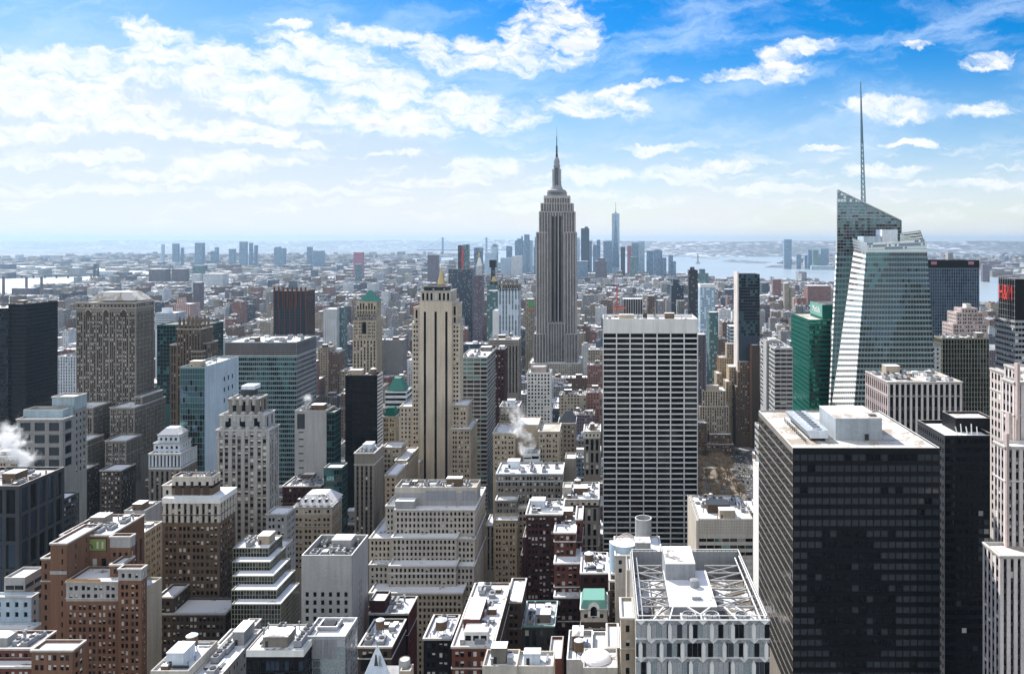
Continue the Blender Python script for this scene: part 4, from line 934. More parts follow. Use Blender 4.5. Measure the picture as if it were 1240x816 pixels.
def back(m):
    # rear volume: level floors below, raking glazed crown above
    for lo, hi, nf, gls, wl, g_ in ((520, 306, 33, ['glass_dark', 'glass_teal', 'glass_navy'], 'pane_frame', .62),):
        facet(m, P3(1004, lo, 606), P3(1092, lo, 606), P3(1092, hi, 606), P3(1013.5, hi, 606), nf, 20, wl, gls, rng, g_)
        facet(m, P3(1001, lo, 640), P3(1004, lo, 606), P3(1013.5, hi, 606), P3(1012, hi, 628), nf, 6, 'white', ['glass_silver', 'glass_bright', 'glass_dark'], rng, .4)  # left flank whitened likewise, its sunlight put into the colours
    n = 20
    for j in range(n):
        ya, yb_ = 306 - j * 3.8, 306 - (j + 1) * 3.8
        def xr(y): return 1092 if y > 268 else 1014 + (y - 230) / 38 * 78
        xb, xt = xr(ya), xr(yb_)
        wallm = 'silver' if j > 10 else 'steel'
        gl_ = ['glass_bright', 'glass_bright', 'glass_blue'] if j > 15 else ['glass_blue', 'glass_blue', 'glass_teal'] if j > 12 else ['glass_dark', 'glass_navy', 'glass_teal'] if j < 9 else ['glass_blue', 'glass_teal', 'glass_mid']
        k = 0; step = 3.6
        x = 1014.
        while x < xb - .3:
            x2 = min(x + step, xb); x2t = min(x2, xt); xt0 = min(x, xt)
            m.quads(rng.choice(gl_), [[P3(x + .25, ya - .9, 606.2), P3(x2 - .0, ya - .9, 606.2), P3(x2t, yb_, 606.2), P3(xt0 + .25 if xt0 < xt else xt0, yb_, 606.2)]])
            m.quads(wallm, [[P3(x, ya, 606), P3(x + .35, ya, 606), P3(min(x + .35, xt), yb_, 606), P3(xt0, yb_, 606)]])
            x = x2
        m.quads(wallm, [[P3(1014, ya, 606), P3(xb, ya, 606), P3(max(1014.2, min(xb, xr(ya - .9))), ya - .9, 606), P3(1014, ya - .9, 606)]])
    m.quads('silver', [[P3(1012, 306, 628), P3(1013.5, 306, 606), P3(1014, 230, 606), P3(1013, 233, 628)]])
    m.bar('silver', P3(1014, 230, 606), P3(1091, 267, 606), .9); m.bar('silver', P3(1091.5, 267, 606), P3(1091.5, 306, 606), .6)
    m.quads('steel', [[P3(1012, 520, 634), P3(1092, 520, 634), P3(1092, 268, 634), P3(1013, 232, 634)], [P3(1092, 520, 606), P3(1092, 520, 634), P3(1092, 268, 634), P3(1092, 268, 606)], [P3(1014, 230, 606), P3(1091, 267, 606), P3(1091, 268, 634), P3(1013, 232, 634)]])
part(r, 'rear_volume', back)
def rightc(m):
    m.quads('glass_silver', [[P3(1090, 284, 592), P3(1119, 291, 592), P3(1114, 279, 592), P3(1090, 283, 592)]])
    facet(m, P3(1090, 300, 592), P3(1121, 300, 592), P3(1114, 279.5, 592), P3(1090, 283, 592), 6, 10, 'silver', ['glass_bright', 'glass_silver', 'glass_blue'], rng, .7, inset=.1)
    m.bar('silver', P3(1090, 283, 592), P3(1114, 279.3, 592), .6); m.bar('silver', P3(1114, 279.3, 592), P3(1121.5, 300, 592), .6)
part(r, 'glass_screen', rightc)
part(r, 'mechanical_room', lambda m: m.box('white_cool', PX(1068, 575), PX(1087, 575), 575, 588, PZ(300, 575), PZ(278, 575), 'steel'))
part(r, 'mechanical_room', lambda m: m.box('pale_blue', PX(1046, 574), PX(1067.6, 574), 574, 588, PZ(300, 574), PZ(286, 574), 'snow'))
def spire(m):
    bx, by = PX(1046, 612), 612.
    zb, zt = PZ(262, 612), PZ(100, 612)
    X1 = PX(1042.2, 612)
    def c(t, i, j): w = (2.1 * (1 - t) + .25); return (bx + (X1 - bx) * t + i * w / 2 * 1.25, by + j * w / 2 * 1.25, zb + (zt - zb) * t)
    cs = ((-1, -1), (1, -1), (1, 1), (-1, 1))
    for k in range(4): m.bar('steel_blue', c(0, *cs[k]), c(1, *cs[k]), .42, .22)
    n = 26
    for q in range(n):
        t0, t1 = q / n, (q + 1) / n
        for k in range(4): m.bar('steel_blue', c(t0, *cs[k]), c(t1, *cs[(k + 1) % 4]), .3, .25); m.bar('steel_blue', c(t1, *cs[k]), c(t1, *cs[(k + 1) % 4]), .25)
    m.bar('steel_blue', (X1 + (bx - X1) * .45, by, zb + (zt - zb) * .55), (X1, by, zt + 1), 1.1, .4)
part(r, 'spire', spire)

# --- right edge
r = B('office_tower', 'dark navy slab with fine grid and black top band', [blk(1123, 1186, 315, 900, 'pierthin', 'slate_blue', D=34, yb=405, roof='tar', par=2, band=(9, 'blank', 'black'), bay=2.6, mix=['glass_navy', 'glass_navy', 'glass_dark'], sp='slate_blue')], 'navy grid slab')
for x in (1131, 1176): part(r, 'red_sign', lambda m, x=x: m.box('purple_sign', PX(x - 3.4, 899.5), PX(x + 3.4, 899.5), 899.5, 899.9, PZ(320.4, 900), PZ(316.6, 900)))
part(r, 'penthouse', lambda m: m.box('steel', PX(1148, 915), PX(1154, 915), 915, 922, PZ(315, 900), PZ(306, 915)))
B('stone_tower', 'pinkish stone tower with stepped top in front of the navy grid slab', [blk(1154, 1196, 392, 760, 'pair', 'pink', D=24, yb=405), blk(1158, 1191, 378, 764, 'pair', 'pink', D=20, yb=392), blk(1164, 1184, 373, 767, 'punch', 'pink', D=16, yb=380), blk(1170, 1176, 368, 770, 'blank', 'pink_pale', D=8, yb=373)], 'pinkish stepped tower')
B('office_tower', 'dark tower of pale vertical lines with white roof on the right', [blk(1141, 1198, 409, 620, 'stripe', 'olive', xs=1131, yb=500, roof='snow_full', n=5, mix=['glass_dark', 'glass_dark', 'glass_black', 'glass_mid'])], 'pale lined tower')
r = B('office_tower', 'grey glass tower carrying a black signboard storey at the right edge', [blk(1229, 1290, 388, 520, 'ribthin', 'steel', xs=1205, yb=440, roof='snow', fl=3.7)], 'signboard tower')
def sgn(m):
    X_ = PX(1229.5, 522)
    m.box('black', X_, PX(1290, 522), 522, 544, PZ(388, 520) - 1, PZ(338, 522), 'tar')
    for i in range(8): m.bar('silver', (X_ - .6, 522 + i * 3.1, PZ(388, 520)), (X_ - .6, 522 + i * 3.1, PZ(336.5 - (i % 3), 522)), .16)
    for j in range(7): m.bar('silver', (X_ - .6, 521, PZ(384 - 7.5 * j, 522)), (X_ - .6, 544, PZ(384 - 7.5 * j, 522)), .16)
part(r, 'sign_storey', sgn)
q_ = txt(r, 'sign_lettering', 'H&M', 11, (PX(1229.5, 522) - .9, 533, PZ(356, 522)), (math.radians(90), 0, math.radians(-90)), 'sign_red', .15)
q_.scale = (.8, 1.35, 1)
B('stone_building', 'white annex between the faceted skyscraper and pale lined tower', [blk(1127, 1139, 418, 600, 'punch', 'white', D=18, yb=460)], 'white annex')
r = B('office_building', 'square pink and white office building of tall piers with a cluttered white roof', [
    blk(1075, 1165, 462, 450, 'pierthin', 'pink_pale', xs=1048, yb=535, bay=3.3, fl=7.2, pat=[(.22, .6)], n=9, roof='gravel', par=.8, stE='pieredge', wallE='pink', mix=['glass_black', 'glass_dark'], top=1.5, tank=False)], 'pink pier building')
r = B('office_tower', 'glossy black tower with dark penthouse and roof antennas right of the big black tower', [
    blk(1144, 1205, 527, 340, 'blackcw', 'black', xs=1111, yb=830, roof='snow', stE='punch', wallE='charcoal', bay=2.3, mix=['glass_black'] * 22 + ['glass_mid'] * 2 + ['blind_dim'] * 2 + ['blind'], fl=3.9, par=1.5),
    blk(1157, 1203, 506, 352, 'blank', 'black', D=14, yb=527, roof='gravel')], 'glossy black tower')
for k in range(5):
    part(r, 'antenna', lambda m, k=k: m.bar('white_paint', (PX(1160 + k * 6, 343), 343 + (k % 2), PZ(527, 340) - 1.4), (PX(1158 + k * 6.5, 343), 344, PZ(519 - (k % 2) * 3, 340)), .35))
r = B('skyscraper', 'pink and white stepped tower of slender ribs at the right edge', [
    blk(1240, 1300, 448, 285, 'pier', 'pink_pale', xs=1216, yb=830, stE='pieredge', wallE='pink_pale', roof='gravel', bay=2.6),
    blk(1228, 1300, 462, 278, 'pier', 'pink_pale', xs=1213, yb=830, stE='pieredge', bay=2.4, sp='purple_grey'),
    blk(1221, 1227.9, 452, 300, 'pier', 'pink_pale', xs=1199, yb=640, stE='pieredge', bay=2.6, sp='pink'),
    blk(1217, 1300, 540, 268, 'pier', 'pink_pale', xs=1203, yb=830, stE='pieredge', bay=2.4, sp='purple_grey'),
    blk(1211, 1300, 672, 258, 'pier', 'pink_pale', xs=1190, yb=830, stE='pieredge', bay=2.4, wallE='pink_pale', roof='gravel')], 'ribbed edge tower')
for x, d, y in ((1232, 276, 440), (1222, 276.5, 500), (1219, 267, 525)):
    part(r, 'buttress_fin', lambda m, x=x, d=d, y=y: m.box('pink', PX(x, d), PX(x + 3.2, d), d, d + 2.2, PZ(830, d), PZ(y, d)))

# --- the big black tower in the lower right
r = B('office_tower', 'big black gridded tower with white plant room on its sunlit roof', [
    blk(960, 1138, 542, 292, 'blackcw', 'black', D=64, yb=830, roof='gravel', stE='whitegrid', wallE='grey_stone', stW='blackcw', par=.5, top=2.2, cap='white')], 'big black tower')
zr = PZ(542, 292) - .5
def room(m):
    x0, x1 = PX(1012, 305), PX(1068, 305)
    m.box('plant_grey', x0, x1, 305, 328, zr, zr + 8.3, 'gravel'); m.box('white_cool', x0 - .15, x1 + .15, 304.85, 328.15, zr + 8.3, zr + 8.6, 'gravel', True)
    m.box('dark_metal', x0 + 11.3, x0 + 12.8, 304.7, 304.98, zr, zr + 2.4); m.box('dark_metal', x0 + 14.5, x0 + 17.2, 308, 311, zr + 8.62, zr + 8.9)
part(r, 'plant_room', room)
def cool(m):
    x0, x1 = PX(976.5, 303), PX(1004, 303)
    pts = [(x0, zr + 4.2), (x0 + 1.6, zr + 1.2), (x1 - .5, zr + 1.2), (x1, zr + 4.2)]
    for (a, za), (b, zb_) in zip(pts, pts[1:] + pts[:1]): m.quads('plant_grey', [[(a, 303, za), (b, 303, zb_), (b, 338, zb_), (a, 338, za)]])
    m.ngon('white_cool', [(a, 303, z) for a, z in pts]); m.ngon('white_cool', [(a, 338, z) for a, z in pts])
    for i in (x0 + 2, x1 - 1.5): m.box('dark_metal', i, i + .3, 304, 337, zr, zr + 1.2)
q = part(r, 'cooling_tower', cool)
for k in range(8):
    def fan(m, k=k):
        cx_, cy_ = PX(990, 303) , 306 + k * 4.0
        m.lathe('white_cool', cx_, cy_, [(1.9, zr + 4.2), (1.75, zr + 5.1)], 18, False); m.lathe('black', cx_, cy_, [(1.72, zr + 5.0), (1.6, zr + 5.02)], 18)
        for b in range(4): a = b * math.pi / 4; m.bar('steel', (cx_ - 1.5 * math.cos(a), cy_ - 1.5 * math.sin(a), zr + 5.1), (cx_ + 1.5 * math.cos(a), cy_ + 1.5 * math.sin(a), zr + 5.1), .12)
    part(r, 'fan', fan)
def rail(m):
    x0 = PX(973.5, 303)
    for k in range(13): m.bar('dark_metal', (x0, 300 + k * 3, zr), (x0, 300 + k * 3, zr + 1.8), .2)
    for h in (.9, 1.8): m.bar('dark_metal', (x0, 300, zr + h), (x0, 336, zr + h), .16)
part(r, 'railing', rail)
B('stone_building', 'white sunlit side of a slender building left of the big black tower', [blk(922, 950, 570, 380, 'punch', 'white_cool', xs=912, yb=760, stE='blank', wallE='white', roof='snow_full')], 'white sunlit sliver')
B('office_building', 'low black and white banded building behind the white sunlit sliver', [blk(924, 945, 523, 470, 'ribbon', 'concrete', xs=914, yb=560, roof='snow_full', n=2)], 'banded low building')
r = B('office_building', 'low pale building with a dotted blank storey and glazed storeys below', [
    blk(846, 912, 628, 450, 'ribbon', 'pale_stone', D=42, yb=690, roof='snow_full', n=8, band=(9.5, {'bay': .9, 'fl': .9, 'pat': [(.3, .4)], 'sill': .3, 'oz': .4, 'r': .1, 'mix': ['charcoal'], 'cw': 1, 'top': .8}, 'pale_stone'), mix=['glass_teal', 'glass_dark', 'blind', 'blind_dim'], tank=False),
    blk(843, 845.9, 630, 449, 'blank', 'pale_stone', D=46, yb=690)], 'dotted pale building')
part(r, 'roof_plant', lambda m: m.box('brown_dark', PX(857, 462), PX(884, 462), 462, 472, PZ(628, 450) - 1, PZ(611, 462), 'charcoal'))

# --- the trussed roof building
r = B('office_building', 'white finned office building with an open trussed plant roof', [
    blk(770, 932, 750, 235, 'blank', 'steel', D=52, yb=830, z0=0, roof='snow_thin', par=7.5, cap='concrete', stE='pier', wallE='pale_stone', stW='pier')], 'white finned building')
zt = PZ(750, 235); x0, x1 = PX(770, 235), PX(932, 235); Y0_, Y1_ = 235., 287.
def glz(m):
    rg = random.Random(3)
    for row in range(4):
        z1 = zt - 1.4 - row * 5.6; z0 = z1 - 4.3
        n = 26
        for k in range(n):
            a, b = x0 + (x1 - x0) * k / n, x0 + (x1 - x0) * (k + 1) / n
            m.quads(rg.choice(['glass_mid', 'glass_silver', 'glass_bright', 'glass_dark', 'glass_silver']), [[(a + .05, 234.92, z0), (b - .05, 234.92, z0), (b - .05, 234.92, z1), (a + .05, 234.92, z1)]])
part(r, 'glazing', glz)
for row in range(4):
    z1 = zt - .6 - row * 5.6; z0 = z1 - 5.6
    n = 7
    for k in range(n if row % 2 == 0 else n - 0):
        cx_ = x0 + (x1 - x0) * (k + (.62 if row % 2 == 0 else .22)) / 6.4
        if cx_ > x1 - .5: continue
        def fin(m, cx_=cx_, z0=z0, z1=z1):
            w = .55; y = 233.9
            pts = [(cx_, z1), (cx_ - w, z1 - 1.1), (cx_ - w, z0 + 1.1), (cx_, z0), (cx_ + w, z0 + 1.1), (cx_ + w, z1 - 1.1)]
            m.ngon('white', [(a, y, b) for a, b in pts])
            for (a, za), (b, zb_) in zip(pts, pts[1:] + pts[:1]): m.quads('white', [[(a, y, za), (b, y, zb_), (b, 234.9, zb_), (a, 234.9, za)]])
        part(r, 'facade_fin', fin)
def ledges(m, row):
    for row in (row,):
        z = zt - row * 5.6
        n = 13
        for k in range(n):
            a, b = x0 + (x1 - x0) * k / n, x0 + (x1 - x0) * (k + 1) / n; c = (a + b) / 2
            up = (k + row) % 2
            m.ngon('steel' if up else 'white', [(a, 234.7, z - .1), (b, 234.7, z - .1), (c, 234.3, z - 1.2)])
            m.box('white', a, b - .002, 234.5, 234.9, z - .1, z + .12, bottom=True)
for row in range(5): part(r, 'facade_band', lambda m, row=row: ledges(m, row))
zw = zt - 7.5
def podium(m):
    a, b = PX(811, 240), PX(868, 240)
    m.box('steel', PX(811, 245), PX(868.5, 245), 245, 272, zw, zt - .8, 'snow_full')
part(r, 'penthouse', podium)
part(r, 'penthouse', lambda m: m.box('steel', PX(806, 258) + .5, PX(843, 258) + .5, 264.5, 280, zw, zt + 4.6, 'snow_full'))
part(r, 'roof_hatch', lambda m: m.box('steel', PX(838, 250), PX(849, 250), 249.5, 251.5, zt - .8, zt + .3, 'snow_full'))
part(r, 'water_tank', lambda m: m.lathe('steel', PX(836, 258) + 1.5, 259.5, [(1.6, zt - .8), (1.6, zt + 1.4), (1.1, zt + 1.6)], 16))
for k, xx in enumerate((832, 860, 897)):
    def bigfan(m, xx=xx):
        cx_ = PX(xx, 236) + 1; m.box('concrete', cx_ - 2.5, cx_ + 2.5, 237, 242.5, zw, zt - 1.5, 'snow_full')
        m.lathe('silver', cx_, 239.7, [(2.2, zt - 1.5), (2.1, zt - .4), (1.8, zt - .45)], 24, False); m.lathe('snow_full', cx_, 239.7, [(1.8, zt - .9), (1.8, zt - .85)], 24)
        for b in range(6): a_ = b * math.pi / 6; m.bar('dark_metal', (cx_ - 1.7 * math.cos(a_), 239.7 - 1.7 * math.sin(a_), zt - .5), (cx_ + 1.7 * math.cos(a_), 239.7 + 1.7 * math.sin(a_), zt - .5), .12)
    part(r, 'fan', bigfan)
def truss(m, side):
    s_ = 1 if side else -1
    xa = PX(811, 245) - .2 if not side else PX(868.5, 245) + .2
    xe = x0 + 2.2 if not side else x1 - 2.2
    for k in range(6):
        y = 246 + k * 6.2; m.bar('concrete', (xa, y, zt - 1.2), (xe, y, zt - 1.2), .42); m.bar('concrete', (xa, y, zt - 1.4), (xe, y + (3 if k % 2 else -3), zt - 5.5), .34)
        if k < 5: m.bar('concrete', (xa, y, zt - 1.1), (xe, y + 6.2, zt - 1.1), .34)
    for q in (0, 1.6): m.bar('white', (xe + s_ * q * .9, 237, zt - 1.2 + q * .4), (xe + s_ * q * .9, 284, zt - 1.2 + q * .4), .35)
part(r, 'truss', lambda m: truss(m, 0)); part(r, 'truss', lambda m: truss(m, 1))
for a, b in (((-4, 244.8), (-8, 236)), ((-1, 244.8), (-3, 236)), ((3.5, 244.8), (7, 240)), ((7, 240), (10.5, 244.8)), ((15, 244.8), (18, 236)), ((18.5, 244.8), (24, 236)), ((7, 240), (7, 236))):
    part(r, 'brace', lambda m, a=a, b=b: m.bar('white', (PX(811, 245) + 2 + a[0], a[1], zt - .8), (PX(811, 245) + 2 + b[0], b[1], zt - .9), .4))
def rim(m):
    for (xa, ya), (xb, yb_) in (((x0 + .7, Y0_ + .7), (x1 - .7, Y0_ + .7)), ((x1 - .7, Y0_ + .7), (x1 - .7, Y1_ - .7)), ((x1 - .7, Y1_ - .7), (x0 + .7, Y1_ - .7)), ((x0 + .7, Y1_ - .7), (x0 + .7, Y0_ + .7))):
        m.bar('white', (xa, ya, zt + .9), (xb, yb_, zt + .9), .22)
        n = 26
        for k in range(n): t = k / n; m.bar('dark_metal', (xa + (xb - xa) * t, ya + (yb_ - ya) * t, zt), (xa + (xb - xa) * t, ya + (yb_ - ya) * t, zt + .9), .14)
part(r, 'railing', rim)
B('stone_building', 'thin tan tower with snowy top left of the white finned building', [blk(752, 768, 747, 245, 'sparse', 'tan', D=14, yb=830, roof='snow_full')], 'thin tan tower')
B('stone_building', 'thin pale party wall slab behind the thin tan tower', [blk(759, 768, 690, 300, 'blank', 'pale_stone', D=14, yb=745, roof='snow_full')], 'thin pale slab')

r = B('office_building', 'low white building with curved snow covered roof and rounded parapets', [blk(745, 802, 672, 335, 'punch', 'pale_stone', D=22, yb=680, roof='snow_full', par=.6)], 'curved roof building')
def curve(m):
    cx_, cy_ = PX(756, 345), 346
    n = 14; z0_, z1_ = PZ(700, 335), PZ(655, 345)
    pts = [(cx_ + 6.6 * math.cos(a), cy_ + 8 * math.sin(a)) for a in np.linspace(math.pi, 2 * math.pi, n)]
    for p_, q_ in zip(pts, pts[1:]): m.quads('pale_blue', [[(*p_, z0_), (*q_, z0_), (*q_, z1_), (*p_, z1_)]])
    m.ngon('snow_full', [(*p_, z1_) for p_ in pts])
part(r, 'curved_wing', curve)
for k in range(3): part(r, 'roof_arch', lambda m, k=k: [m.bar('pink_pale', (PX(748, 350) + 8 * t, 346 + k * 2, PZ(655, 346) + 1.8 * math.sin(t * math.pi)), (PX(748, 350) + 8 * (t + .125), 346 + k * 2, PZ(655, 346) + 1.8 * math.sin((t + .125) * math.pi)), .35) for t in np.arange(0, 1, .125)])
part(r, 'penthouse', lambda m: m.box('concrete', PX(769, 338), PX(788, 338), 338, 345, PZ(672, 335), PZ(657, 338), 'snow_full'))
r = B('round_tower', 'grey concrete cylinder with open snowy top in front of the white gridded slab', [blk(772, 786, 668, 352, 'blank', 'concrete', D=4, yb=670)], 'grey cylinder')
def cyl(m):
    cx_, cy_ = PX(779.3, 356), 358.; rr = 3.75
    m.lathe('concrete', cx_, cy_, [(rr, PZ(690, 356)), (rr, PZ(628.5, 356))], 32, False); m.lathe('concrete', cx_, cy_, [(rr - .35, PZ(628.5, 356)), (rr - .35, PZ(645, 356))], 32, False)
    m.lathe('white', cx_, cy_, [(rr, PZ(628.5, 356)), (rr - .35, PZ(628.45, 356))], 32, False); m.lathe('snow_full', cx_, cy_, [(rr - .36, PZ(639, 356)), (rr - .4, PZ(638.8, 356))], 32)
part(r, 'shaft', cyl)

# --- centre foreground
r = B('office_building', 'large cream stepped office building with blank top storey', [
    blk(478, 577, 590, 450, 'blank', 'concrete', xs=582, yb=616, roof='gravel', n=8, par=1.6, band=(3, 'blank', 'pale_stone'), tank=False),
    blk(478, 575, 616, 442, 'deepwin', 'pale_stone', D=40, yb=650, roof='snow_full', cap='white'), blk(467, 477.9, 612, 446, 'deepwin', 'pale_stone', D=20, yb=650, roof='snow_full'),
    blk(474, 553, 650, 434, 'deepwin', 'pale_stone', D=44, yb=682, roof='snow', cap='white'), blk(553.1, 575, 652, 436, 'deepwin', 'pale_stone', D=40, yb=684), blk(447, 473.9, 651, 437, 'deepwin', 'cream', D=40, yb=682, roof='snow_full'),
    blk(471, 552, 684, 425, 'deepwin', 'pale_stone', D=50, yb=716, cap='white'), blk(552.1, 574, 685, 428, 'deepwin', 'pale_stone', D=44, yb=716), blk(447, 470.9, 683, 429, 'deepwin', 'pale_stone', D=44, yb=716),
    blk(447, 560, 717, 416, 'deepwin', 'tan', D=50, yb=800, cap='white')], 'cream stepped building', wlimit=100)
part(r, 'louvre_panel', lambda m: m.box('steel', PX(515, 449.9), PX(552, 449.9), 449.8, 449.97, PZ(606, 450), PZ(594, 450)))
part(r, 'louvre_panel', lambda m: m.box('steel', PX(560, 449.9), PX(575, 449.9), 449.8, 449.97, PZ(606, 450), PZ(594, 450)))
part(r, 'penthouse', lambda m: m.box('concrete', PX(479, 444), PX(502, 444), 443, 449.5, PZ(616, 442) - 1, PZ(606, 444), 'snow_full'))
r = B('office_building', 'grey blank topped stone box with sunken roof machinery left of the cream stepped building', [
    blk(365, 426, 672, 330, {'bay': 3.4, 'fl': 3.4, 'pat': [(.28, .42)], 'sill': .25, 'oz': .6, 'r': .4, 'mix': (.92, .04, .03, .01), 'mg': .8, 'top': 15}, 'concrete', xs=446, yb=770, par=3, n=7, roof='tar', cap='white', stW={'bay': 3.4, 'fl': 3.4, 'pat': [(.28, .42)], 'sill': .25, 'oz': .6, 'r': .4, 'mix': (.8, .1, .06, .04), 'mg': 9., 'top': 15}, tank=False)], 'grey stone box')
B('office_tower', 'square grey brown office block of even windows with blue shadowed roof', [
    blk(429, 453, 548, 470, 'pier', 'grey_stone', xs=464, yb=645, n=6, roof='snow', bay=2.5, fl=3.0, top=8, sp='brown_dark', par=1.6, tank=False)], 'even windowed block')
r = B('office_building', 'white tiled cube with dark louvre panel and reflective right wall at the picture bottom', [
    blk(368, 418, 770, 270, 'tiles', 'silver', xs=433, yb=830, roof='snow_full', n=0, par=1.2, cap='white', stW='tiles')], 'white tiled cube')
part(r, 'louvre_panel', lambda m: [m.box('steel', PX(368.5, 269.9) + k * .5, PX(368.5, 269.9) + k * .5 + .4, 269.8, 269.96, PZ(797, 270), PZ(774, 270)) for k in range(22)])
part(r, 'sunken_plant', lambda m: [m.box('steel', PX(384, 276), PX(384, 276) + 7, 276, 276.6, PZ(770, 270) - 1.2, PZ(770, 270) + .3, 'snow_full'), m.box('steel', PX(384, 276), PX(384, 276) + .6, 276.6, 282, PZ(770, 270) - 1.2, PZ(770, 270) + .3, 'snow_full'),
     m.box('steel', PX(384, 276) + 6.4, PX(384, 276) + 7, 276.6, 282, PZ(770, 270) - 1.2, PZ(770, 270) + .3, 'snow_full'), m.box('dark_metal', PX(384, 276) + 1.5, PX(384, 276) + 5.5, 277.5, 281, PZ(770, 270) - 1.2, PZ(770, 270) + .2)])
B('glass_building', 'low black glass building with thick white roof edge beside the white tiled cube', [
    blk(298, 367.6, 787, 262, 'darkcw', 'black', D=18, yb=830, roof='snow_full', n=4, par=.3, band=(2.2, 'blank', 'white'), mix=['glass_black'] * 6 + ['glass_navy'], tank=False)], 'low black glass building')
r = empty('glass_pyramid', (PX(457, 250), 254, 0)); tag(r, 'grey glass pyramid peak rising from the picture bottom', 'building')
HAND.append((438, 476, 780, 830, 250, 8, 'grey pyramid', None)); FOOT.append((PX(436, 250), PX(478, 250), 249, 262))
part(r, 'roof', lambda m: [m.ngon('glass_silver', [P3(436, 830, 250), P3(478, 830, 250), P3(457, 780, 256)]), m.ngon('silver', [P3(478, 830, 250), P3(478, 828, 262), P3(457, 780, 256)]), m.ngon('silver', [P3(478, 828, 262), P3(436, 828, 262), P3(457, 780, 256)]), m.ngon('silver', [P3(436, 828, 262), P3(436, 830, 250), P3(457, 780, 256)])])
part(r, 'wall', lambda m: m.box('concrete', PX(436, 250), PX(478, 250), 250, 262, 0, PZ(830, 250)))
part(r, 'louvre_panel', lambda m: m.quads('dark_metal', [[P3(453, 806, 250.2), P3(458, 806, 250.2), P3(456, 792, 252.4), P3(454.5, 792, 252.4)]]))
r = B('stone_building', 'dark building whose blue shadowed roof carries a large water tank and pipework', [
    blk(434, 474, 782, 300, 'pair', 'brown_dark', D=22, yb=830, roof='snow_full', n=7, tank=True, big=False, stW='blank', wallW='dark_red', par=1.2)], 'shadowed tank building')
part(r, 'arched_window', lambda m: m.ngon('black', [(PX(437, 300), 299.9, PZ(812, 300)), (PX(458, 300), 299.9, PZ(812, 300))] + [(PX(447.5, 300) + 3.3 * math.cos(a), 299.9, PZ(799, 300) + 2.6 * math.sin(a)) for a in np.linspace(0, math.pi, 12)]))
B('brick_building', 'brown party wall building with snowy roof and dark penthouse below the cream stepped building', [
    blk(447, 494, 742, 345, 'sparse', 'black', xs=505, yb=800, roof='snow_full', n=5, stW='small', wallW='red_brick', big=False, par=.8), blk(447, 466, 727, 347, 'blank', 'dark_red', D=10, yb=742, roof='snow_full')], 'brown party wall building')
B('stone_building', 'round drum of a rooftop tower with gravel top at the picture bottom', [blk(484, 497, 812, 236, 'blank', 'tan', D=4, yb=830)], 'round drum tower')
r = S.collection.objects[-1]
for o_ in S.collection.objects:
    if o_.get('label', '').startswith('round drum'): r = o_
part(r, 'drum', lambda m: (m.lathe('concrete', PX(490, 240), 240, [(1.7, PZ(830, 240)), (1.7, PZ(797, 240))], 24, False), m.lathe('gravel', PX(490, 240), 240, [(1.5, PZ(797.5, 240)), (1.45, PZ(797.4, 240))], 20)))
B('brick_building', 'black walled building with roof tank between the party wall building and long brown building', [
    blk(513, 546, 772, 300, 'pair', 'black', xs=557, yb=830, roof='snow_full', n=4, tank=True, big=False, mix=(.5, .2, .2, .1))], 'black walled building')
r = B('brick_building', 'long brown brick building with cluttered snow roof and white dormer penthouse', [
    blk(547, 597, 782, 290, 'pairlit', 'red_brick', D=54, yb=830, roof='snow_full', n=12, stW='small', wallW='brown_dark', par=.8, tank=False)], 'long brown building')
zr = PZ(782, 290) - .8
part(r, 'penthouse', lambda m: m.box('white', PX(562, 293), PX(591, 293), 293, 297, zr, zr + 4.6, 'snow'))
for k in range(3): part(r, 'penthouse_window', lambda m, k=k: m.box('glass_dark', PX(563.5, 293) + k * 2.9, PX(563.5, 293) + k * 2.9 + 2.1, 292.9, 292.98, zr + 1.4, zr + 3.2))
part(r, 'bulkhead', lambda m: m.box('red_brick', PX(561, 303), PX(581, 303), 303, 322, zr, zr + 4.5, 'snow_full'))
B('brick_building', 'narrow dark building with bright roof beside the long brown building', [blk(613, 631, 728, 340, 'pair', 'brown_dark', D=24, yb=815, roof='snow_full', n=2)], 'narrow bright roofed building')
B('brick_building', 'dark red brick building with snow edged shoulders below the grey office block', [
    blk(637, 681, 622, 402, 'triple', 'dark_red', D=24, yb=745, roof='snow_full', n=5, wallE='cream', mix=(.45, .12, .3, .13), fl=3.3), blk(633, 636.9, 650, 400, 'blank', 'dark_red', D=22, yb=700, roof='snow_full'), blk(630.5, 632.9, 672, 398, 'blank', 'dark_red', D=22, yb=720, roof='snow_full')], 'dark red building')
B('brick_building', 'stepped red brick building with snow lined ledges right of the dark red building', [
    blk(671, 697, 644, 388, 'pairlit', 'red_brick', D=28, yb=680, roof='snow_full', n=3, cap='white'), blk(697.1, 705, 628, 398, 'punch', 'red_brick', D=20, yb=680, roof='snow_full'),
    blk(671, 702, 681, 378, 'pairlit', 'red_brick', D=28, yb=722, roof='snow_full', cap='white'), blk(671, 702, 722, 371, 'pairlit', 'dark_red', D=30, yb=790, roof='snow_full', cap='white')], 'stepped red building')
r = B('office_building', 'wide grey stone office block with bluish snow roof and stepped left wing', [
    blk(601, 681, 573, 480, 'pair', 'grey_stone', D=24, yb=625, roof='snow_full', n=6, cap='pale_blue', bay=4.2, mix=(.6, .15, .15, .1)), blk(600, 626, 605, 470, 'pair', 'grey_stone', D=9.9, yb=628, roof='snow', bay=4.2),
    blk(598, 626, 629, 461, 'pair', 'warm_tan', D=8.9, yb=700, roof='snow', bay=4.2), blk(626.1, 640, 615, 472, 'pair', 'tan', D=7.9, yb=700)], 'wide grey block')
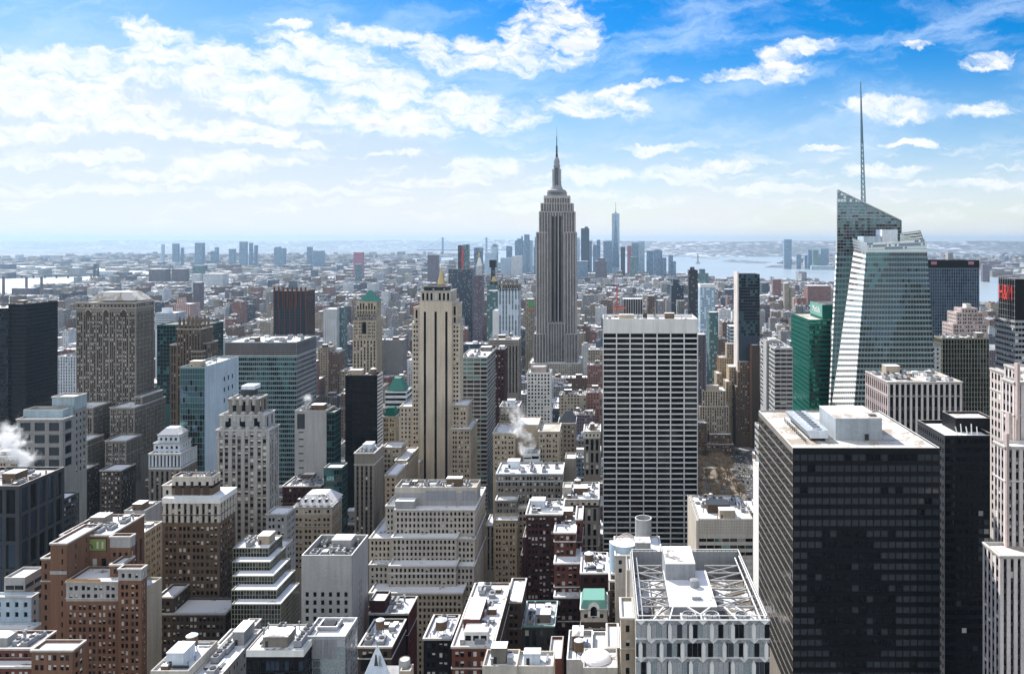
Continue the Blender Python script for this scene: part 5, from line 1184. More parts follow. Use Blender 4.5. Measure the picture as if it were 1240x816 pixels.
B('office_building', 'light tan building with square central block behind the wide grey block', [
    blk(597, 624, 524, 545, 'pair', 'tan', D=30, yb=565, roof='gravel'), blk(624.1, 652, 514, 552, 'blank', 'tan', D=26, yb=565, roof='snow_full'), blk(652.1, 677, 522, 545, 'pair', 'tan', D=26, yb=565, roof='gravel'), blk(634, 653, 549, 530, 'ribbon', 'white_cool', D=10, yb=560, n=2, roof='snow_full')], 'light tan building')
B('office_building', 'bluish white building with cooling units under the rising steam', [blk(605, 628, 492, 640, 'pair', 'grey_stone', D=22, yb=512, n=5, roof='snow')], 'steaming roof building')
r = B('stone_building', 'grey building with dark pointed gable roof right of the white gridded tower', [blk(676, 697, 512, 600, 'punch', 'grey_stone', D=22, yb=555)], 'gabled building')
part(r, 'gable_roof', lambda m: m.hip('charcoal', PX(676, 600), PX(697, 600), 600, 622, PZ(512, 600), PZ(497, 610), .25))
r = B('stone_building', 'grey building with arched top windows and snowy roof left of the white gridded slab', [blk(707, 727, 522, 560, 'tall', 'grey_stone', D=22, yb=570, roof='snow_full', n=3, band=(5, 'small', 'pale_stone'))], 'arched top building')
for k in range(3): part(r, 'arched_window', lambda m, k=k: m.ngon('glass_black', [(PX(711 + k * 6, 560) - 1.1, 559.9, PZ(538, 560)), (PX(711 + k * 6, 560) + 1.1, 559.9, PZ(538, 560))] + [(PX(711 + k * 6, 560) + 1.1 * math.cos(a), 559.9, PZ(533.5, 560) + 1.1 * math.sin(a)) for a in np.linspace(0, math.pi, 8)]))
B('stone_building', 'grey building with a busy snow roof at the foot of the white gridded slab', [
    blk(681, 725, 604, 445, 'tall', 'grey_stone', D=32, yb=660, roof='snow_full', n=12, band=(3.5, 'punch', 'pale_stone'), stW='blank', wallW='black', tank=True), blk(681, 692, 590, 452, 'blank', 'pale_stone', D=10, yb=603, roof='snow_full')], 'busy roof building')
B('stone_building', 'small blank grey tower rising behind the busy roof building', [blk(684, 697, 555, 500, 'blank', 'grey_stone', D=14, yb=590, roof='snow_full')], 'blank grey tower')
r = B('brick_building', 'dark building with green copper mansard and white arched dormer', [blk(703, 735, 737, 330, 'pair', 'brown_dark', D=16, yb=800, roof='snow', band=(5.5, 'punch', 'pale_stone'))], 'copper mansard building')
part(r, 'mansard_roof', lambda m: m.hip('copper_pale', PX(703, 330.4), PX(735, 330.4), 330.4, 344, PZ(737, 330), PZ(723, 334), .82))
part(r, 'dormer', lambda m: (m.ngon('white_paint', [(PX(712, 330) , 329.7, PZ(746, 330)), (PX(726, 330), 329.7, PZ(746, 330))] + [(PX(719, 330) + 2.4 * math.cos(a), 329.7, PZ(736, 330) + 2.6 * math.sin(a)) for a in np.linspace(0, math.pi, 10)]),
     m.ngon('glass_dark', [(PX(715, 330), 329.6, PZ(745, 330)), (PX(723, 330), 329.6, PZ(745, 330))] + [(PX(719, 330) + 1.35 * math.cos(a), 329.6, PZ(738, 330) + 1.6 * math.sin(a)) for a in np.linspace(0, math.pi, 10)])))
B('brick_building', 'dark red building with curved white cornice behind the copper mansard building', [blk(703, 736, 693, 362, 'sparse', 'dark_red', D=24, yb=725, roof='snow_full', n=9, tank=True, big=False, cap='white')], 'curved cornice building')
B('brick_building', 'brown building with arched top and thin white cornices beside the copper mansard building', [blk(738, 757, 702, 345, 'pairlit', 'brown', D=18, yb=800, roof='snow_full', cap='white'), blk(741, 754, 694, 347, 'punch', 'brown', D=10, yb=703, roof='snow_full')], 'arched brown building')
B('brick_building', 'low dark building with piled snow roof left of the stepped red building', [blk(632, 671, 757, 345, 'tall', 'charcoal', D=24, yb=805, roof='snow_full', n=9, cap='copper_pale', tank=False)], 'piled snow roof building')
B('stone_building', 'pale grey box with deep snowy parapet at the picture bottom centre', [blk(686, 717, 798, 262, 'blank', 'concrete', D=20, yb=830, roof='snow_full', n=4, par=1.8, cap='white', tank=True), blk(717.1, 735, 792, 268, 'blank', 'concrete', D=16, yb=830, roof='snow_full', cap='white', n=1)], 'pale grey box')
B('stone_building', 'low roof with white rimmed parapets at the bottom edge', [blk(584, 626, 806, 240, 'blank', 'pale_stone', D=10, yb=830, roof='snow_full', n=3, cap='cream', tank=False), blk(626.1, 670, 806, 241, 'blank', 'pale_stone', D=9, yb=830, roof='snow_full', n=3, cap='cream', tank=False)], 'white rimmed low roof')
r = B('stone_building', 'low hall with a snow covered domed roof beside the pale grey box', [blk(706, 748, 808, 248, 'blank', 'pale_stone', D=12, yb=830, roof='snow_full')], 'domed hall')
part(r, 'dome', lambda m: m.lathe('snow_full', PX(722, 254), 255, [(5 * math.cos(a), PZ(808, 248) - .8 + 2.2 * math.sin(a)) for a in np.linspace(0, 1.5, 8)], 20))
B('brick_building', 'brown terraced building right of the pale grey box', [blk(735, 749, 783, 285, 'pair', 'brown', D=18, yb=830, roof='snow_full', n=2)], 'brown terraced building')
B('brick_building', 'small bluish snow roof with red wall under the stepped red building', [blk(664, 680, 797, 280, 'blank', 'red_brick', D=16, yb=830, roof='snow_full', n=2, tank=False)], 'small red walled building')

# --- left foreground
r = B('brick_tower', 'brown brick tower with white stone crown, white cornice and lower side wing', [
    blk(197, 266, 603, 385, 'triple', 'brown', xs=285, yb=745, roof='snow_full', cap='white', bay=6.1, band=(12, 'pier', 'pale_stone'), par=.8), blk(208, 257, 577, 389, 'blank', 'brown', xs=267, yb=602, roof='gravel', band=(4.4, 'sparse', 'pale_stone'), n=3, big=False, tank=False), blk(197, 207.9, 587, 391, 'sparse', 'pale_stone', D=10, yb=600, roof='snow_full'),
    blk(190, 273, 742, 366, 'triple', 'brown_dark', xs=292, yb=800, roof='snow_full', cap='concrete', par=.9), blk(190, 210, 722, 368, 'pair', 'brown_dark', D=14, yb=742, roof='snow_full')], 'white crowned tower')
part(r, 'cornice', lambda m: m.box('white', PX(196, 384.4), PX(266.6, 384.4), 384.4, 402.3, PZ(609, 385), PZ(602.6, 385), 'snow_full', True))
part(r, 'crown_panel', lambda m: [m.box('brown_dark', PX(212 + k * 11.2, 389), PX(220 + k * 11.2, 389), 388.8, 388.96, PZ(600, 389), PZ(589, 389)) for k in range(4)])
r = B('brick_tower', 'orange brick tower with green mosaic panel and setbacks in the lower left', [
    blk(80, 143, 703, 328, 'pairlit', 'orange_brick', fl=3.05, oz=.62, D=14.9, yb=830, roof='snow', band=(8.5, 'pairlit', 'concrete'), bay=3.9), blk(73, 133, 647, 345, 'tall', 'orange_brick', D=26, yb=700, roof='snow_full', n=6, tank=False, band=(8, 'blank', 'orange_brick'), fl=13, bay=4.2),
    blk(61, 80.9, 657, 330, 'sparse', 'orange_brick', bay=6, pat=[(.7, .12)], D=22, yb=830, roof='snow_full'), blk(50, 60.9, 675, 334, 'sparse', 'orange_brick', D=20, yb=830, roof='snow_full'),
    blk(133.1, 158, 649, 343, 'punch', 'orange_brick', xs=164, yb=700, roof='tar', band=(5, 'blank', 'concrete'), n=2), blk(133.1, 147, 683, 334, 'punch', 'orange_brick', D=9.5, yb=705, roof='snow'),
    blk(143.1, 171, 688, 325, 'pairlit', 'orange_brick', fl=3.05, oz=.62, xs=178, yb=830, roof='snow_full', stW='pairlit', band=(5, 'punch', 'concrete'))], 'orange brick tower', wlimit=100)
za, zb_ = PZ(666, 344.8), PZ(652.5, 344.8)
part(r, 'mosaic_panel', lambda m: (m.box('red_brick', PX(87, 344.8), PX(129, 344.8), 344.75, 344.95, za - .4, zb_ + .4), m.box('mosaic_green', PX(88, 344.6), PX(128, 344.6), 344.6, 344.74, za, zb_)))
part(r, 'mosaic_arch', lambda m: [m.bar('red_brick', (PX(108, 344.5) + 1.5 * math.cos(a), 344.5, za + .8 + 1.9 * math.sin(a)), (PX(108, 344.5) + 1.5 * math.cos(a + .35), 344.5, za + .8 + 1.9 * math.sin(a + .35)), .4) for a in np.arange(0, math.pi - .3, .35)])
for k in (92, 98, 117, 123): part(r, 'mosaic_figure', lambda m, k=k: m.box('cream', PX(k, 344.5), PX(k + 2.2, 344.5), 344.45, 344.58, za + .9, zb_ - 1))
part(r, 'golden_frieze', lambda m: m.box('mosaic_gold', PX(81, 327.9), PX(122, 327.9), 327.7, 327.9, PZ(705.5, 328), PZ(700.5, 328)))
part(r, 'stone_belt', lambda m: m.box('concrete', PX(61, 329.9) - .05, PX(80.8, 329.9), 329.75, 329.95, PZ(695, 330), PZ(691, 330)))
for k in range(6): part(r, 'balcony', lambda m, k=k: m.box('cream', PX(50, 334) - 1.4, PX(50, 334) - .03, 336, 350, PZ(702 + k * 17, 334), PZ(700.5 + k * 17, 334), 'snow_full', True))
B('brick_building', 'low orange brick building with snowy roof in front of the orange brick tower', [
    blk(38, 88, 786, 280, 'pairlit', 'orange_brick', xs=104, yb=830, roof='snow_full', n=4, tank=False)], 'low orange brick building')
B('brick_building', 'low red brick building with two snowy terraces at the bottom left corner', [blk(-30, 37.9, 784, 287, 'pairlit', 'red_brick', D=13, yb=800, roof='snow_full', n=3, tank=False), blk(-30, 37.9, 806, 281, 'pairlit', 'red_brick', D=5.9, yb=830, roof='snow_full')], 'corner red building')
B('office_building', 'pale blue grey stepped building with dark penthouse windows at the left picture edge', [
    blk(-30, 38, 722, 350, 'sparse', 'pale_blue', xs=47, yb=765, roof='snow_full', n=2), blk(5, 30, 699, 355, 'ribbon', 'concrete', D=12, yb=722, roof='snow_full', fl=4, mg=.5, top=3), blk(-30, 38.5, 762, 343, 'sparse', 'pale_blue', D=6.9, yb=790, roof='snow_full')], 'pale blue stepped building')
B('office_building', 'dark glass office block framed by tall brown columns at the left edge', [
    blk(-60, 23, 588, 400, 'framed', 'charcoal', xs=78, yb=720, roof='gravel', n=9, par=1.5, tank=False, stW='framed', cap='pink_pale'), blk(20, 73, 606, 455, 'framed', 'charcoal', xs=96, yb=690, roof='snow', stW='ribthin')], 'column framed block')
r = B('office_building', 'grey stone box with large square windows in front of the grey stone tower', [
    blk(20, 76, 507, 480, 'bigpane', 'stone_mid', xs=90, yb=565, roof='snow_full'), blk(28, 75.9, 496, 487, 'blank', 'stone_mid', D=10, yb=507, par=2.4, roof='snow', band=(5.5, 'blank', 'blue_panel')), blk(63, 90, 480, 498, 'sparse', 'stone_mid', D=12, yb=560, band=(8.5, 'blank', 'blue_panel'), roof='snow_full')], 'square windowed box')
B('office_building', 'tan office building with sunlit yellow side windows behind the orange brick tower', [
    blk(122, 162, 652, 395, 'pair', 'warm_tan', xs=196, yb=705, roof='snow_full', n=8, stW='pair', wallW='warm_tan'), blk(150, 176, 618, 430, 'blank', 'concrete', D=16, yb=640, roof='snow_full', n=1)], 'yellow side building')
B('stone_building', 'blank cream party wall building between the orange brick tower and brown white crowned tower', [blk(150, 178, 712, 348, 'blank', 'cream', xs=196, yb=775, roof='snow_full', wallW='cream')], 'cream party wall building')
r = B('stone_building', 'classical building with white columns and snowy hipped top beside the grey stone tower', [
    blk(180, 219, 549, 500, 'pier', 'grey_stone', D=24, yb=605, band=(10, {'bay': 2.2, 'fl': 9., 'pat': [(.25, .5)], 'sill': .08, 'oz': .84, 'r': .8, 'mix': ['glass_dark'], 'cw': 1, 'top': .6}, 'white_cool'), roof='snow_full'),
    blk(186, 218, 536, 506, 'punch', 'white_cool', D=16, yb=549, roof='snow_full'), blk(191, 217, 526, 509, 'punch', 'white_cool', D=12, yb=537)], 'white columned building')
part(r, 'hip_roof', lambda m: m.hip('snow_full', PX(191, 509), PX(217, 509), 509, 521, PZ(526, 509), PZ(517, 514), .5))
r = B('stone_tower', 'grey art deco tower with scalloped crown and paired window columns', [
    blk(262, 326, 520, 430, 'pairlit', 'concrete', xs=338, yb=665, bay=6.2, fl=3.5, roof='snow', v=1, rs=.3, sp='grey_stone', r=.5), blk(266, 321, 502, 434, 'tall', 'concrete', xs=333, yb=520, bay=7, fl=6.5, pat=[(.3, .4)]), blk(277, 313, 482, 439, 'tall', 'grey_stone', xs=324, yb=502, bay=5, fl=8, pat=[(.3, .4)]),
    blk(322, 347, 622, 415, 'pair', 'concrete', xs=358, yb=665, roof='snow_full'), blk(318, 341, 665, 400, 'pair', 'concrete', D=14, yb=690)], 'scalloped art deco tower')
part(r, 'roof_drum', lambda m: (m.lathe('charcoal', PX(302, 452), 452, [(4.6, PZ(482, 439) - 1), (4.6, PZ(473, 445))], 20), m.box('white_cool', PX(294, 450), PX(310, 450), 448, 456, PZ(473, 445) + .02, PZ(467.5, 447), 'snow_full')))
for row, (ya, d_, xa, xb, n_) in enumerate(((500.5, 433.6, 268, 319, 5), (481, 438.6, 279, 311, 4), (518.5, 429.7, 264, 324, 6))):
    for k in range(n_):
        def sc(m, k=k, ya=ya, d_=d_, xa=xa, xb=xb, n_=n_):
            cx_ = PX(xa + (xb - xa) * (k + .5) / n_, d_); z = PZ(ya, d_); w = (xb - xa) / n_ * d_ / F * .30
            m.lathe('concrete', cx_, d_ + w * .85, [(w, z - 4.5), (w, z + .1), (w * .8, z + .5), (w * .4, z + .8), (.05, z + .9)], 12, False)
        part(r, 'crown_scallop', sc)
B('glass_building', 'stepped dark glass building with white ledges like a terraced cake', [
    blk(282, 325, 663, 372, 'darkgrid', 'olive', par=.5, xs=342, yb=680, roof='snow', cap='concrete', n=2), blk(281, 327, 680, 365, 'darkgrid', 'olive', par=.5, xs=346, yb=697, roof='snow', cap='concrete'), blk(281, 331, 697, 358, 'darkgrid', 'olive', par=.5, xs=352, yb=714, roof='snow', cap='concrete'),
    blk(280, 335, 714, 351, 'darkgrid', 'olive', par=.5, xs=358, yb=731, roof='snow', cap='concrete'), blk(280, 340, 731, 345, 'darkgrid', 'olive', par=.5, xs=363, yb=790, roof='snow', cap='concrete')], 'terraced glass building')
r = B('stone_building', 'stone building with snowy mansard roof and small dormers', [blk(355, 402, 613, 480, 'pair', 'tan', xs=414, yb=680, roof='snow', band=(5, 'pair', 'pale_stone'))], 'snowy mansard building')
part(r, 'mansard_roof', lambda m: m.hip('snow', PX(355.5, 481), PX(402, 481), 481, 502, PZ(612.5, 480), PZ(596, 490), .5))
for k in range(5): part(r, 'dormer', lambda m, k=k: m.box('charcoal', PX(360 + k * 8.4, 482), PX(362.4 + k * 8.4, 482), 482.4, 485, PZ(609, 482), PZ(604.5, 482), 'snow_full'))
B('brick_building', 'dark red low building with snowy roof behind the snowy mansard building', [blk(342, 388, 588, 520, 'punch', 'dark_red', D=24, yb=600, roof='snow_full', n=7)], 'dark red low building')
r = B('office_tower', 'blank grey slab with a dark glass corner and small slits', [
    blk(357, 395, 497, 540, 'blank', 'concrete', D=16, yb=585, roof='snow_full', n=3, tank=False), blk(395.1, 405, 499, 541, 'darkcw', 'teal_dark', xs=413, yb=570, roof='tar', mix=['glass_black', 'glass_dark', 'glass_teal'])], 'blank grey slab')
part(r, 'vent_panel', lambda m: m.box('charcoal', PX(360, 539.9), PX(369, 539.9), 539.75, 539.95, PZ(519, 540), PZ(501, 540)))
for k in range(6): part(r, 'slit_window', lambda m, k=k: m.box('glass_dark', PX(362, 539.9), PX(367.5, 539.9), 539.75, 539.95, PZ(523.6 + k * 8.6, 540), PZ(522.6 + k * 8.6, 540)))
B('glass_building', 'low dark teal glass building between the blank grey slab and even windowed block', [blk(392, 414, 566, 505, 'darkcw', 'teal_dark', xs=421, yb=640, roof='snow', mix=['glass_black', 'glass_dark', 'glass_teal', 'glass_black'])], 'low teal glass building')
B('office_building', 'small snow roofed buildings block beside brown white crowned tower foot', [blk(182, 228, 812, 262, 'blank', 'pale_stone', D=20, yb=830, roof='snow_full', n=9, tank=True), blk(228.1, 262, 822, 262, 'pair', 'pale_stone', D=34, yb=830, roof='snow_full', n=3)], 'snow roofed block')
B('office_building', 'pale low building with sunlit roof right of the brown white crowned tower', [blk(284, 298, 768, 300, 'pair', 'concrete', xs=316, yb=830, roof='gravel', n=2), blk(262, 278, 780, 300, 'pair', 'concrete', xs=296, yb=830, roof='snow_full', n=1)], 'sunlit roof building')

# ------------------------------------------------------------------ far districts: towers one can tell apart
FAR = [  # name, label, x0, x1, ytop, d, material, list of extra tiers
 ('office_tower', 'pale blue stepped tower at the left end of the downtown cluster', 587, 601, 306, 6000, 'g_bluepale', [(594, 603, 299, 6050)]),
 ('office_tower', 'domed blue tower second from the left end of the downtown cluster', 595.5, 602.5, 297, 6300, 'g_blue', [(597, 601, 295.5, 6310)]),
 ('office_tower', 'small square topped blue tower between the domed and pointed downtown towers', 613, 620, 298, 6400, 'g_blue', []),
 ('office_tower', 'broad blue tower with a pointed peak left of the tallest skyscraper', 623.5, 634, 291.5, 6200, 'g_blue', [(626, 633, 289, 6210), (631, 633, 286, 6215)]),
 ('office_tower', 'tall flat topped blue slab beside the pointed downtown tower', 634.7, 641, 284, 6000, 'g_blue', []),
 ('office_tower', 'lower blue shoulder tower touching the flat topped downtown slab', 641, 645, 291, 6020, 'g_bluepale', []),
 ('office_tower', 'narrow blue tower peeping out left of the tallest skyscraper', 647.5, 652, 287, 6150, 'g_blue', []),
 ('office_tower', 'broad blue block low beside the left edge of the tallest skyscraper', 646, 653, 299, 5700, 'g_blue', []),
 ('office_tower', 'pale white office block below the flat topped downtown slab', 619, 632, 310, 5600, 'g_white', []),
 ('office_tower', 'pale blue block with flat roof left of the pale white downtown block', 606, 618, 312, 5700, 'g_bluepale', []),
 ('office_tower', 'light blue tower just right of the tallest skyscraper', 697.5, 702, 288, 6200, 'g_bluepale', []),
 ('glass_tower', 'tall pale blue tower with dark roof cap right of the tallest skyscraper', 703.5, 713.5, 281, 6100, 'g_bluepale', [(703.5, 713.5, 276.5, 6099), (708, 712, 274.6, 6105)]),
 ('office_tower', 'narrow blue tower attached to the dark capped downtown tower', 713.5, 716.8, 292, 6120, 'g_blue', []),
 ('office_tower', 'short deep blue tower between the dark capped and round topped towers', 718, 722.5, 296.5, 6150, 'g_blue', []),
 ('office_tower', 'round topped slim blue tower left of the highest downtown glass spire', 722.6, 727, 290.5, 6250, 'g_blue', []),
 ('office_tower', 'wide flat blue block against the left side of the highest downtown glass spire', 730.5, 741, 292, 6050, 'g_blue', []),
 ('office_tower', 'dark rounded tower right of the foot of the highest downtown glass spire', 751.5, 757, 299, 5900, 'dark_far', []),
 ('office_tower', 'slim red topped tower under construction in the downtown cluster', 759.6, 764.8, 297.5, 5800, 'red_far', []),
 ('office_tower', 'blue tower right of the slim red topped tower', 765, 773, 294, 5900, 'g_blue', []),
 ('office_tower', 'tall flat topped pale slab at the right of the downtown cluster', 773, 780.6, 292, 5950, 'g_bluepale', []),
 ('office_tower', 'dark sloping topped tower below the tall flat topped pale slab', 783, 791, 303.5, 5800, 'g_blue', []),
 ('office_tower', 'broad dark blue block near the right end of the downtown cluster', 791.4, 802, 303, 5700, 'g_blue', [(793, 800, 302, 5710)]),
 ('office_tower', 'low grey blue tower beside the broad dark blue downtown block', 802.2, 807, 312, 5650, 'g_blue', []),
 ('office_tower', 'slim dark tower standing alone at the right end of the downtown cluster', 809.5, 815, 308.5, 5600, 'g_blue', []),
 ('office_tower', 'short block stuck to the slim dark tower at the cluster end', 815, 818.6, 316.5, 5580, 'g_blue', []),
 ('office_building', 'mid height teal block in front of the slim red topped tower', 763, 772, 311, 5400, 'g_teal', []),
 ('office_building', 'dark brown stepped block in front of the dark capped downtown tower', 721, 735, 316, 5000, 'g_violet', [(724, 733, 312.5, 5010)]),
 ('office_building', 'broad purplish block right beside the tallest skyscraper foot', 697, 712, 316, 5100, 'g_blue', []),
 ('apartment_tower', 'slender dark tower standing alone above the far left district', 208.6, 215.4, 295, 8000, 'g_blue', []),
 ('apartment_tower', 'thin pale tower right of the slender dark far left tower', 218.8, 221.6, 300, 8050, 'g_blue', []),
 ('apartment_tower', 'broad round shouldered blue tower left among the far left towers', 235.8, 245.5, 294, 7800, 'g_blue', []),
 ('apartment_tower', 'thin tower with mast leftmost of the far left group', 195.3, 198, 296, 8100, 'g_bluepale', []),
 ('apartment_tower', 'low pale tower left of the three blue towers far left', 255, 262, 304, 7900, 'g_blue', [(260, 264, 299.5, 7950)]),
 ('apartment_tower', 'arched top blue tower left of the tallest far left pair', 277, 284, 301.5, 7900, 'g_blue', []),
 ('apartment_tower', 'tallest blue tower of the far left district', 289.8, 298, 292.8, 7800, 'g_blue', []),
 ('apartment_tower', 'slim tower directly right of the tallest far left tower', 301.6, 305.4, 294, 7900, 'g_blue', []),
 ('apartment_tower', 'slim shorter tower second right of the tallest far left tower', 307.8, 311.4, 297, 7950, 'g_blue', []),
 ('apartment_tower', 'broad stepped blue tower above the rust red tower', 331.6, 344, 300.5, 7700, 'g_blue', [(333, 340, 299, 7710)]),
 ('apartment_tower', 'small dark square tower above and right of the rust red tower', 371.5, 377.5, 299, 7700, 'g_blue', []),
 ('apartment_tower', 'broad pale blue tower right of the small dark square far tower', 379, 391, 303.5, 7600, 'g_blue', []),
 ('office_tower', 'tower wrapped in pinkish red hoarding above the green pyramid tower', 428, 439, 305.5, 5200, 'purple_sign', []),
 ('office_tower', 'thin teal tower below the pinkish red wrapped tower', 430, 437, 320, 4600, 'g_teal', []),
 ('apartment_tower', 'square violet tower on its own left of the gilded pyramid tower', 517.6, 530.5, 308.5, 4300, 'g_violet', []),
 ('apartment_tower', 'twin brown slab towers group member beside the white bridge river', 180, 200, 326, 4700, 'g_violet', []),
 ('apartment_tower', 'brown slab right of the riverside violet slab', 208, 224, 325.5, 4700, 'g_violet', []),
 ('apartment_tower', 'teal topped block right of the riverside brown slab', 233, 245, 321.5, 4700, 'g_teal', []),
 ('apartment_tower', 'white block with cream top left of the riverside teal topped block', 232, 242, 332, 3700, 'g_white', []),
 ('apartment_tower', 'long pale slab right of the white cream topped block', 246, 270, 331.5, 4300, 'g_white', []),
 ('apartment_tower', 'dark brown tower in front of the long pale far slab', 234, 242.5, 342, 2700, 'g_violet', []),
 ('office_tower', 'solitary tall slab tower across the bay right of the statue', 949.6, 958.6, 290, 7300, 'g_blue', []),
 ('office_tower', 'small tower right of the solitary slab tower across the bay', 964.6, 970, 308, 7350, 'g_blue', []),
 ('office_tower', 'low tower second right of the solitary slab tower across the bay', 974.5, 978, 309, 7400, 'g_blue', []),
 ('office_tower', 'narrow dark tower in the middle of the across bay group', 978.6, 984, 302.4, 7300, 'g_blue', []),
 ('office_tower', 'teal tower with square shoulders in the across bay group', 984.4, 991, 302.6, 7200, 'g_teal', [(985, 995, 308, 7190)]),
 ('office_tower', 'rounded corner tower at the right of the across bay group', 994, 1003.6, 301, 7300, 'g_blue', []),
 ('office_building', 'long low pale block in front of the across bay group', 985, 1010, 322, 7100, 'g_bluepale', []),
 ('apartment_tower', 'dark brick slab in front of the far shore right of the navy grid slab', 1190, 1198.5, 320, 5000, 'g_violet', []),
 ('apartment_tower', 'reddish block by the bay shore above the bright edged tower', 900, 912, 341, 3300, 'g_red', []),
 ('apartment_tower', 'pink brick block near the bay shore left of the emerald tower', 936, 946, 338, 3500, 'g_red', []),
 ('apartment_tower', 'dark mass of brick slabs near the bay shore beside the emerald tower', 978, 1006, 346, 3000, 'g_red', []),
 ('apartment_tower', 'light tan twin slab near the bay shore', 950, 956, 343, 2700, 'g_tan', [(957, 963, 348, 2700)]),
]
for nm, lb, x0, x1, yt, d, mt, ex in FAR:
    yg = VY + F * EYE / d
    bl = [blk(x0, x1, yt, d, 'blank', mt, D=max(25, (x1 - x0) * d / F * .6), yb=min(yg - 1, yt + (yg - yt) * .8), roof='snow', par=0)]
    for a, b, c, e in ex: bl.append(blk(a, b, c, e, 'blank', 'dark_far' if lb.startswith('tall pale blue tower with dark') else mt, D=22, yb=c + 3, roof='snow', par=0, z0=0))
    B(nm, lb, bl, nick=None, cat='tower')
    for _ in bl: HAND[-1 - bl.index(_)] = HAND[-1 - bl.index(_)][:6] + ('', None)
r = empty('glass_skyscraper', (PX(745.5, 6150), 6180, 0)); tag(r, 'highest tapering glass skyscraper with mast in the far downtown cluster', 'tower')
HAND.append((741, 750.5, 247, 325, 6150, 60, '', None))
def owt(m):
    zt_, z_ = PZ(258.5, 6150), 56
    cx_, w, cy_ = PX(745.6, 6150), 30.5, 6182
    b = [(cx_ - w, cy_ - w), (cx_ + w, cy_ - w), (cx_ + w, cy_ + w), (cx_ - w, cy_ + w)]; t = [(cx_, cy_ - w * .98), (cx_ + w * .98, cy_), (cx_, cy_ + w * .98), (cx_ - w * .98, cy_)]
    m.box('g_bluepale', cx_ - w, cx_ + w, cy_ - w, cy_ + w, 0, z_)
    for k in range(4):
        m.ngon('g_blue', [(*b[k], z_), (*b[(k + 1) % 4], z_), (*t[k], zt_)]); m.ngon('g_bluepale', [(*b[(k + 1) % 4], z_), (*t[(k + 1) % 4], zt_), (*t[k], zt_)])
    m.ngon('steel', [(*p, zt_) for p in t])
part(r, 'wall', owt)
part(r, 'mast', lambda m: m.lathe('steel', PX(745.6, 6150), 6182, [(9, PZ(258.5, 6150)), (9, PZ(257, 6150)), (2.5, PZ(256.8, 6150)), (1.2, PZ(244.5, 6150))], 10))

# --- bridges, chimneys, statue, crane
r = empty('suspension_bridge', (PX(100, 5500), 5500, 0)); tag(r, 'steel suspension bridge crossing the pale river at the far left', 'bridge')
dk = 16.
part(r, 'deck', lambda m: m.box('dark_far', PX(-120, 5500), PX(205, 5500), 5492, 5508, dk, dk + 7, 'steel', True))
for x in (116.5, -90):
    def tw(m, x=x):
        X = PX(x, 5500)
        for i in (-9, 9): m.bar('dark_far', (X + i * 1.6, 5492, 0), (X + i, 5492, 98), 7, 5); m.bar('dark_far', (X + i * 1.6, 5508, 0), (X + i, 5508, 98), 7, 5)
        for z in (30, 52, 74, 97): m.bar('dark_far', (X - 13, 5492, z), (X + 13, 5492, z), 4); m.bar('dark_far', (X - 14, 5492, z - 22), (X + 10, 5492, z), 2.5)
    part(r, 'bridge_tower', tw)
def cab(m, xa, xb, za, zb__, sag):
    n = 12
    for k in range(n):
        t0, t1 = k / n, (k + 1) / n; f = lambda t: za + (zb__ - za) * t - sag * 4 * t * (1 - t)
        m.bar('dark_far', (PX(xa + (xb - xa) * t0, 5500), 5492, f(t0)), (PX(xa + (xb - xa) * t1, 5500), 5492, f(t1)), 1.6)
part(r, 'cable', lambda m: cab(m, -90, 116.5, 98, 98, 72)); part(r, 'cable', lambda m: cab(m, 116.5, 170, 98, 22, 4))
for x in range(-100, 200, 14): part(r, 'bridge_pier', lambda m, x=x: m.box('dark_far', PX(x, 5500), PX(x + .8, 5500), 5494, 5506, 0, dk))
r = empty('suspension_bridge', (PX(562, 17000), 17000, 0)); tag(r, 'faint twin towered suspension bridge on the horizon left of the tallest skyscraper', 'bridge')
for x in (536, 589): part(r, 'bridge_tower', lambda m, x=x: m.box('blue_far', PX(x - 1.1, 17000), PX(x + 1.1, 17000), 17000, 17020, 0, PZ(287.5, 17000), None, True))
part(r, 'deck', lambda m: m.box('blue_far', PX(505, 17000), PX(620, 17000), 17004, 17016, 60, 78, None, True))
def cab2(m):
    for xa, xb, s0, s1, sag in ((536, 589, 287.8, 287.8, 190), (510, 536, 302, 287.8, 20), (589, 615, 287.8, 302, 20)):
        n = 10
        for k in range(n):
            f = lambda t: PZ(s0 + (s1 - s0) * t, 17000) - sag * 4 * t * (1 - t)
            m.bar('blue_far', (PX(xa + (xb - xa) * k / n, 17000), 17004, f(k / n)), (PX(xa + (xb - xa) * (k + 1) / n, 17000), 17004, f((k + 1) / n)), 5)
part(r, 'cable', cab2)
for k, (x, top) in enumerate(((4.2, 335), (32, 335.5), (50.3, 335.5))):
    r = empty('chimney', (PX(x, 3700), 3700, 0)); tag(r, ['tall brown power station chimney at the far left picture edge', 'middle of the three power station chimneys by the pale river', 'right of the three power station chimneys by the pale river'][k], 'chimney', 'power station chimneys by the river')
    part(r, 'shaft', lambda m: m.lathe('g_violet', PX(x, 3700), 3700, [(6.4, 0), (5.4, PZ(top, 3700))], 14))
    part(r, 'rim', lambda m: m.lathe('rust', PX(x, 3700), 3700, [(5.8, PZ(top, 3700) - 6), (5.8, PZ(top, 3700) + .3)], 14))
B('brick_building', 'brown power station block at the foot of the river chimneys', [blk(14, 38, 349, 3650, 'blank', 'g_violet', D=60, yb=356), blk(48, 60, 350, 3600, 'blank', 'g_violet', D=50, yb=357)], 'power station')
r = empty('statue', (PX(845, 9000), 9000, 0)); tag(r, 'tiny green statue with raised arm on its pedestal out in the bay', 'statue')
sx, sy = PX(845, 9000), 9000
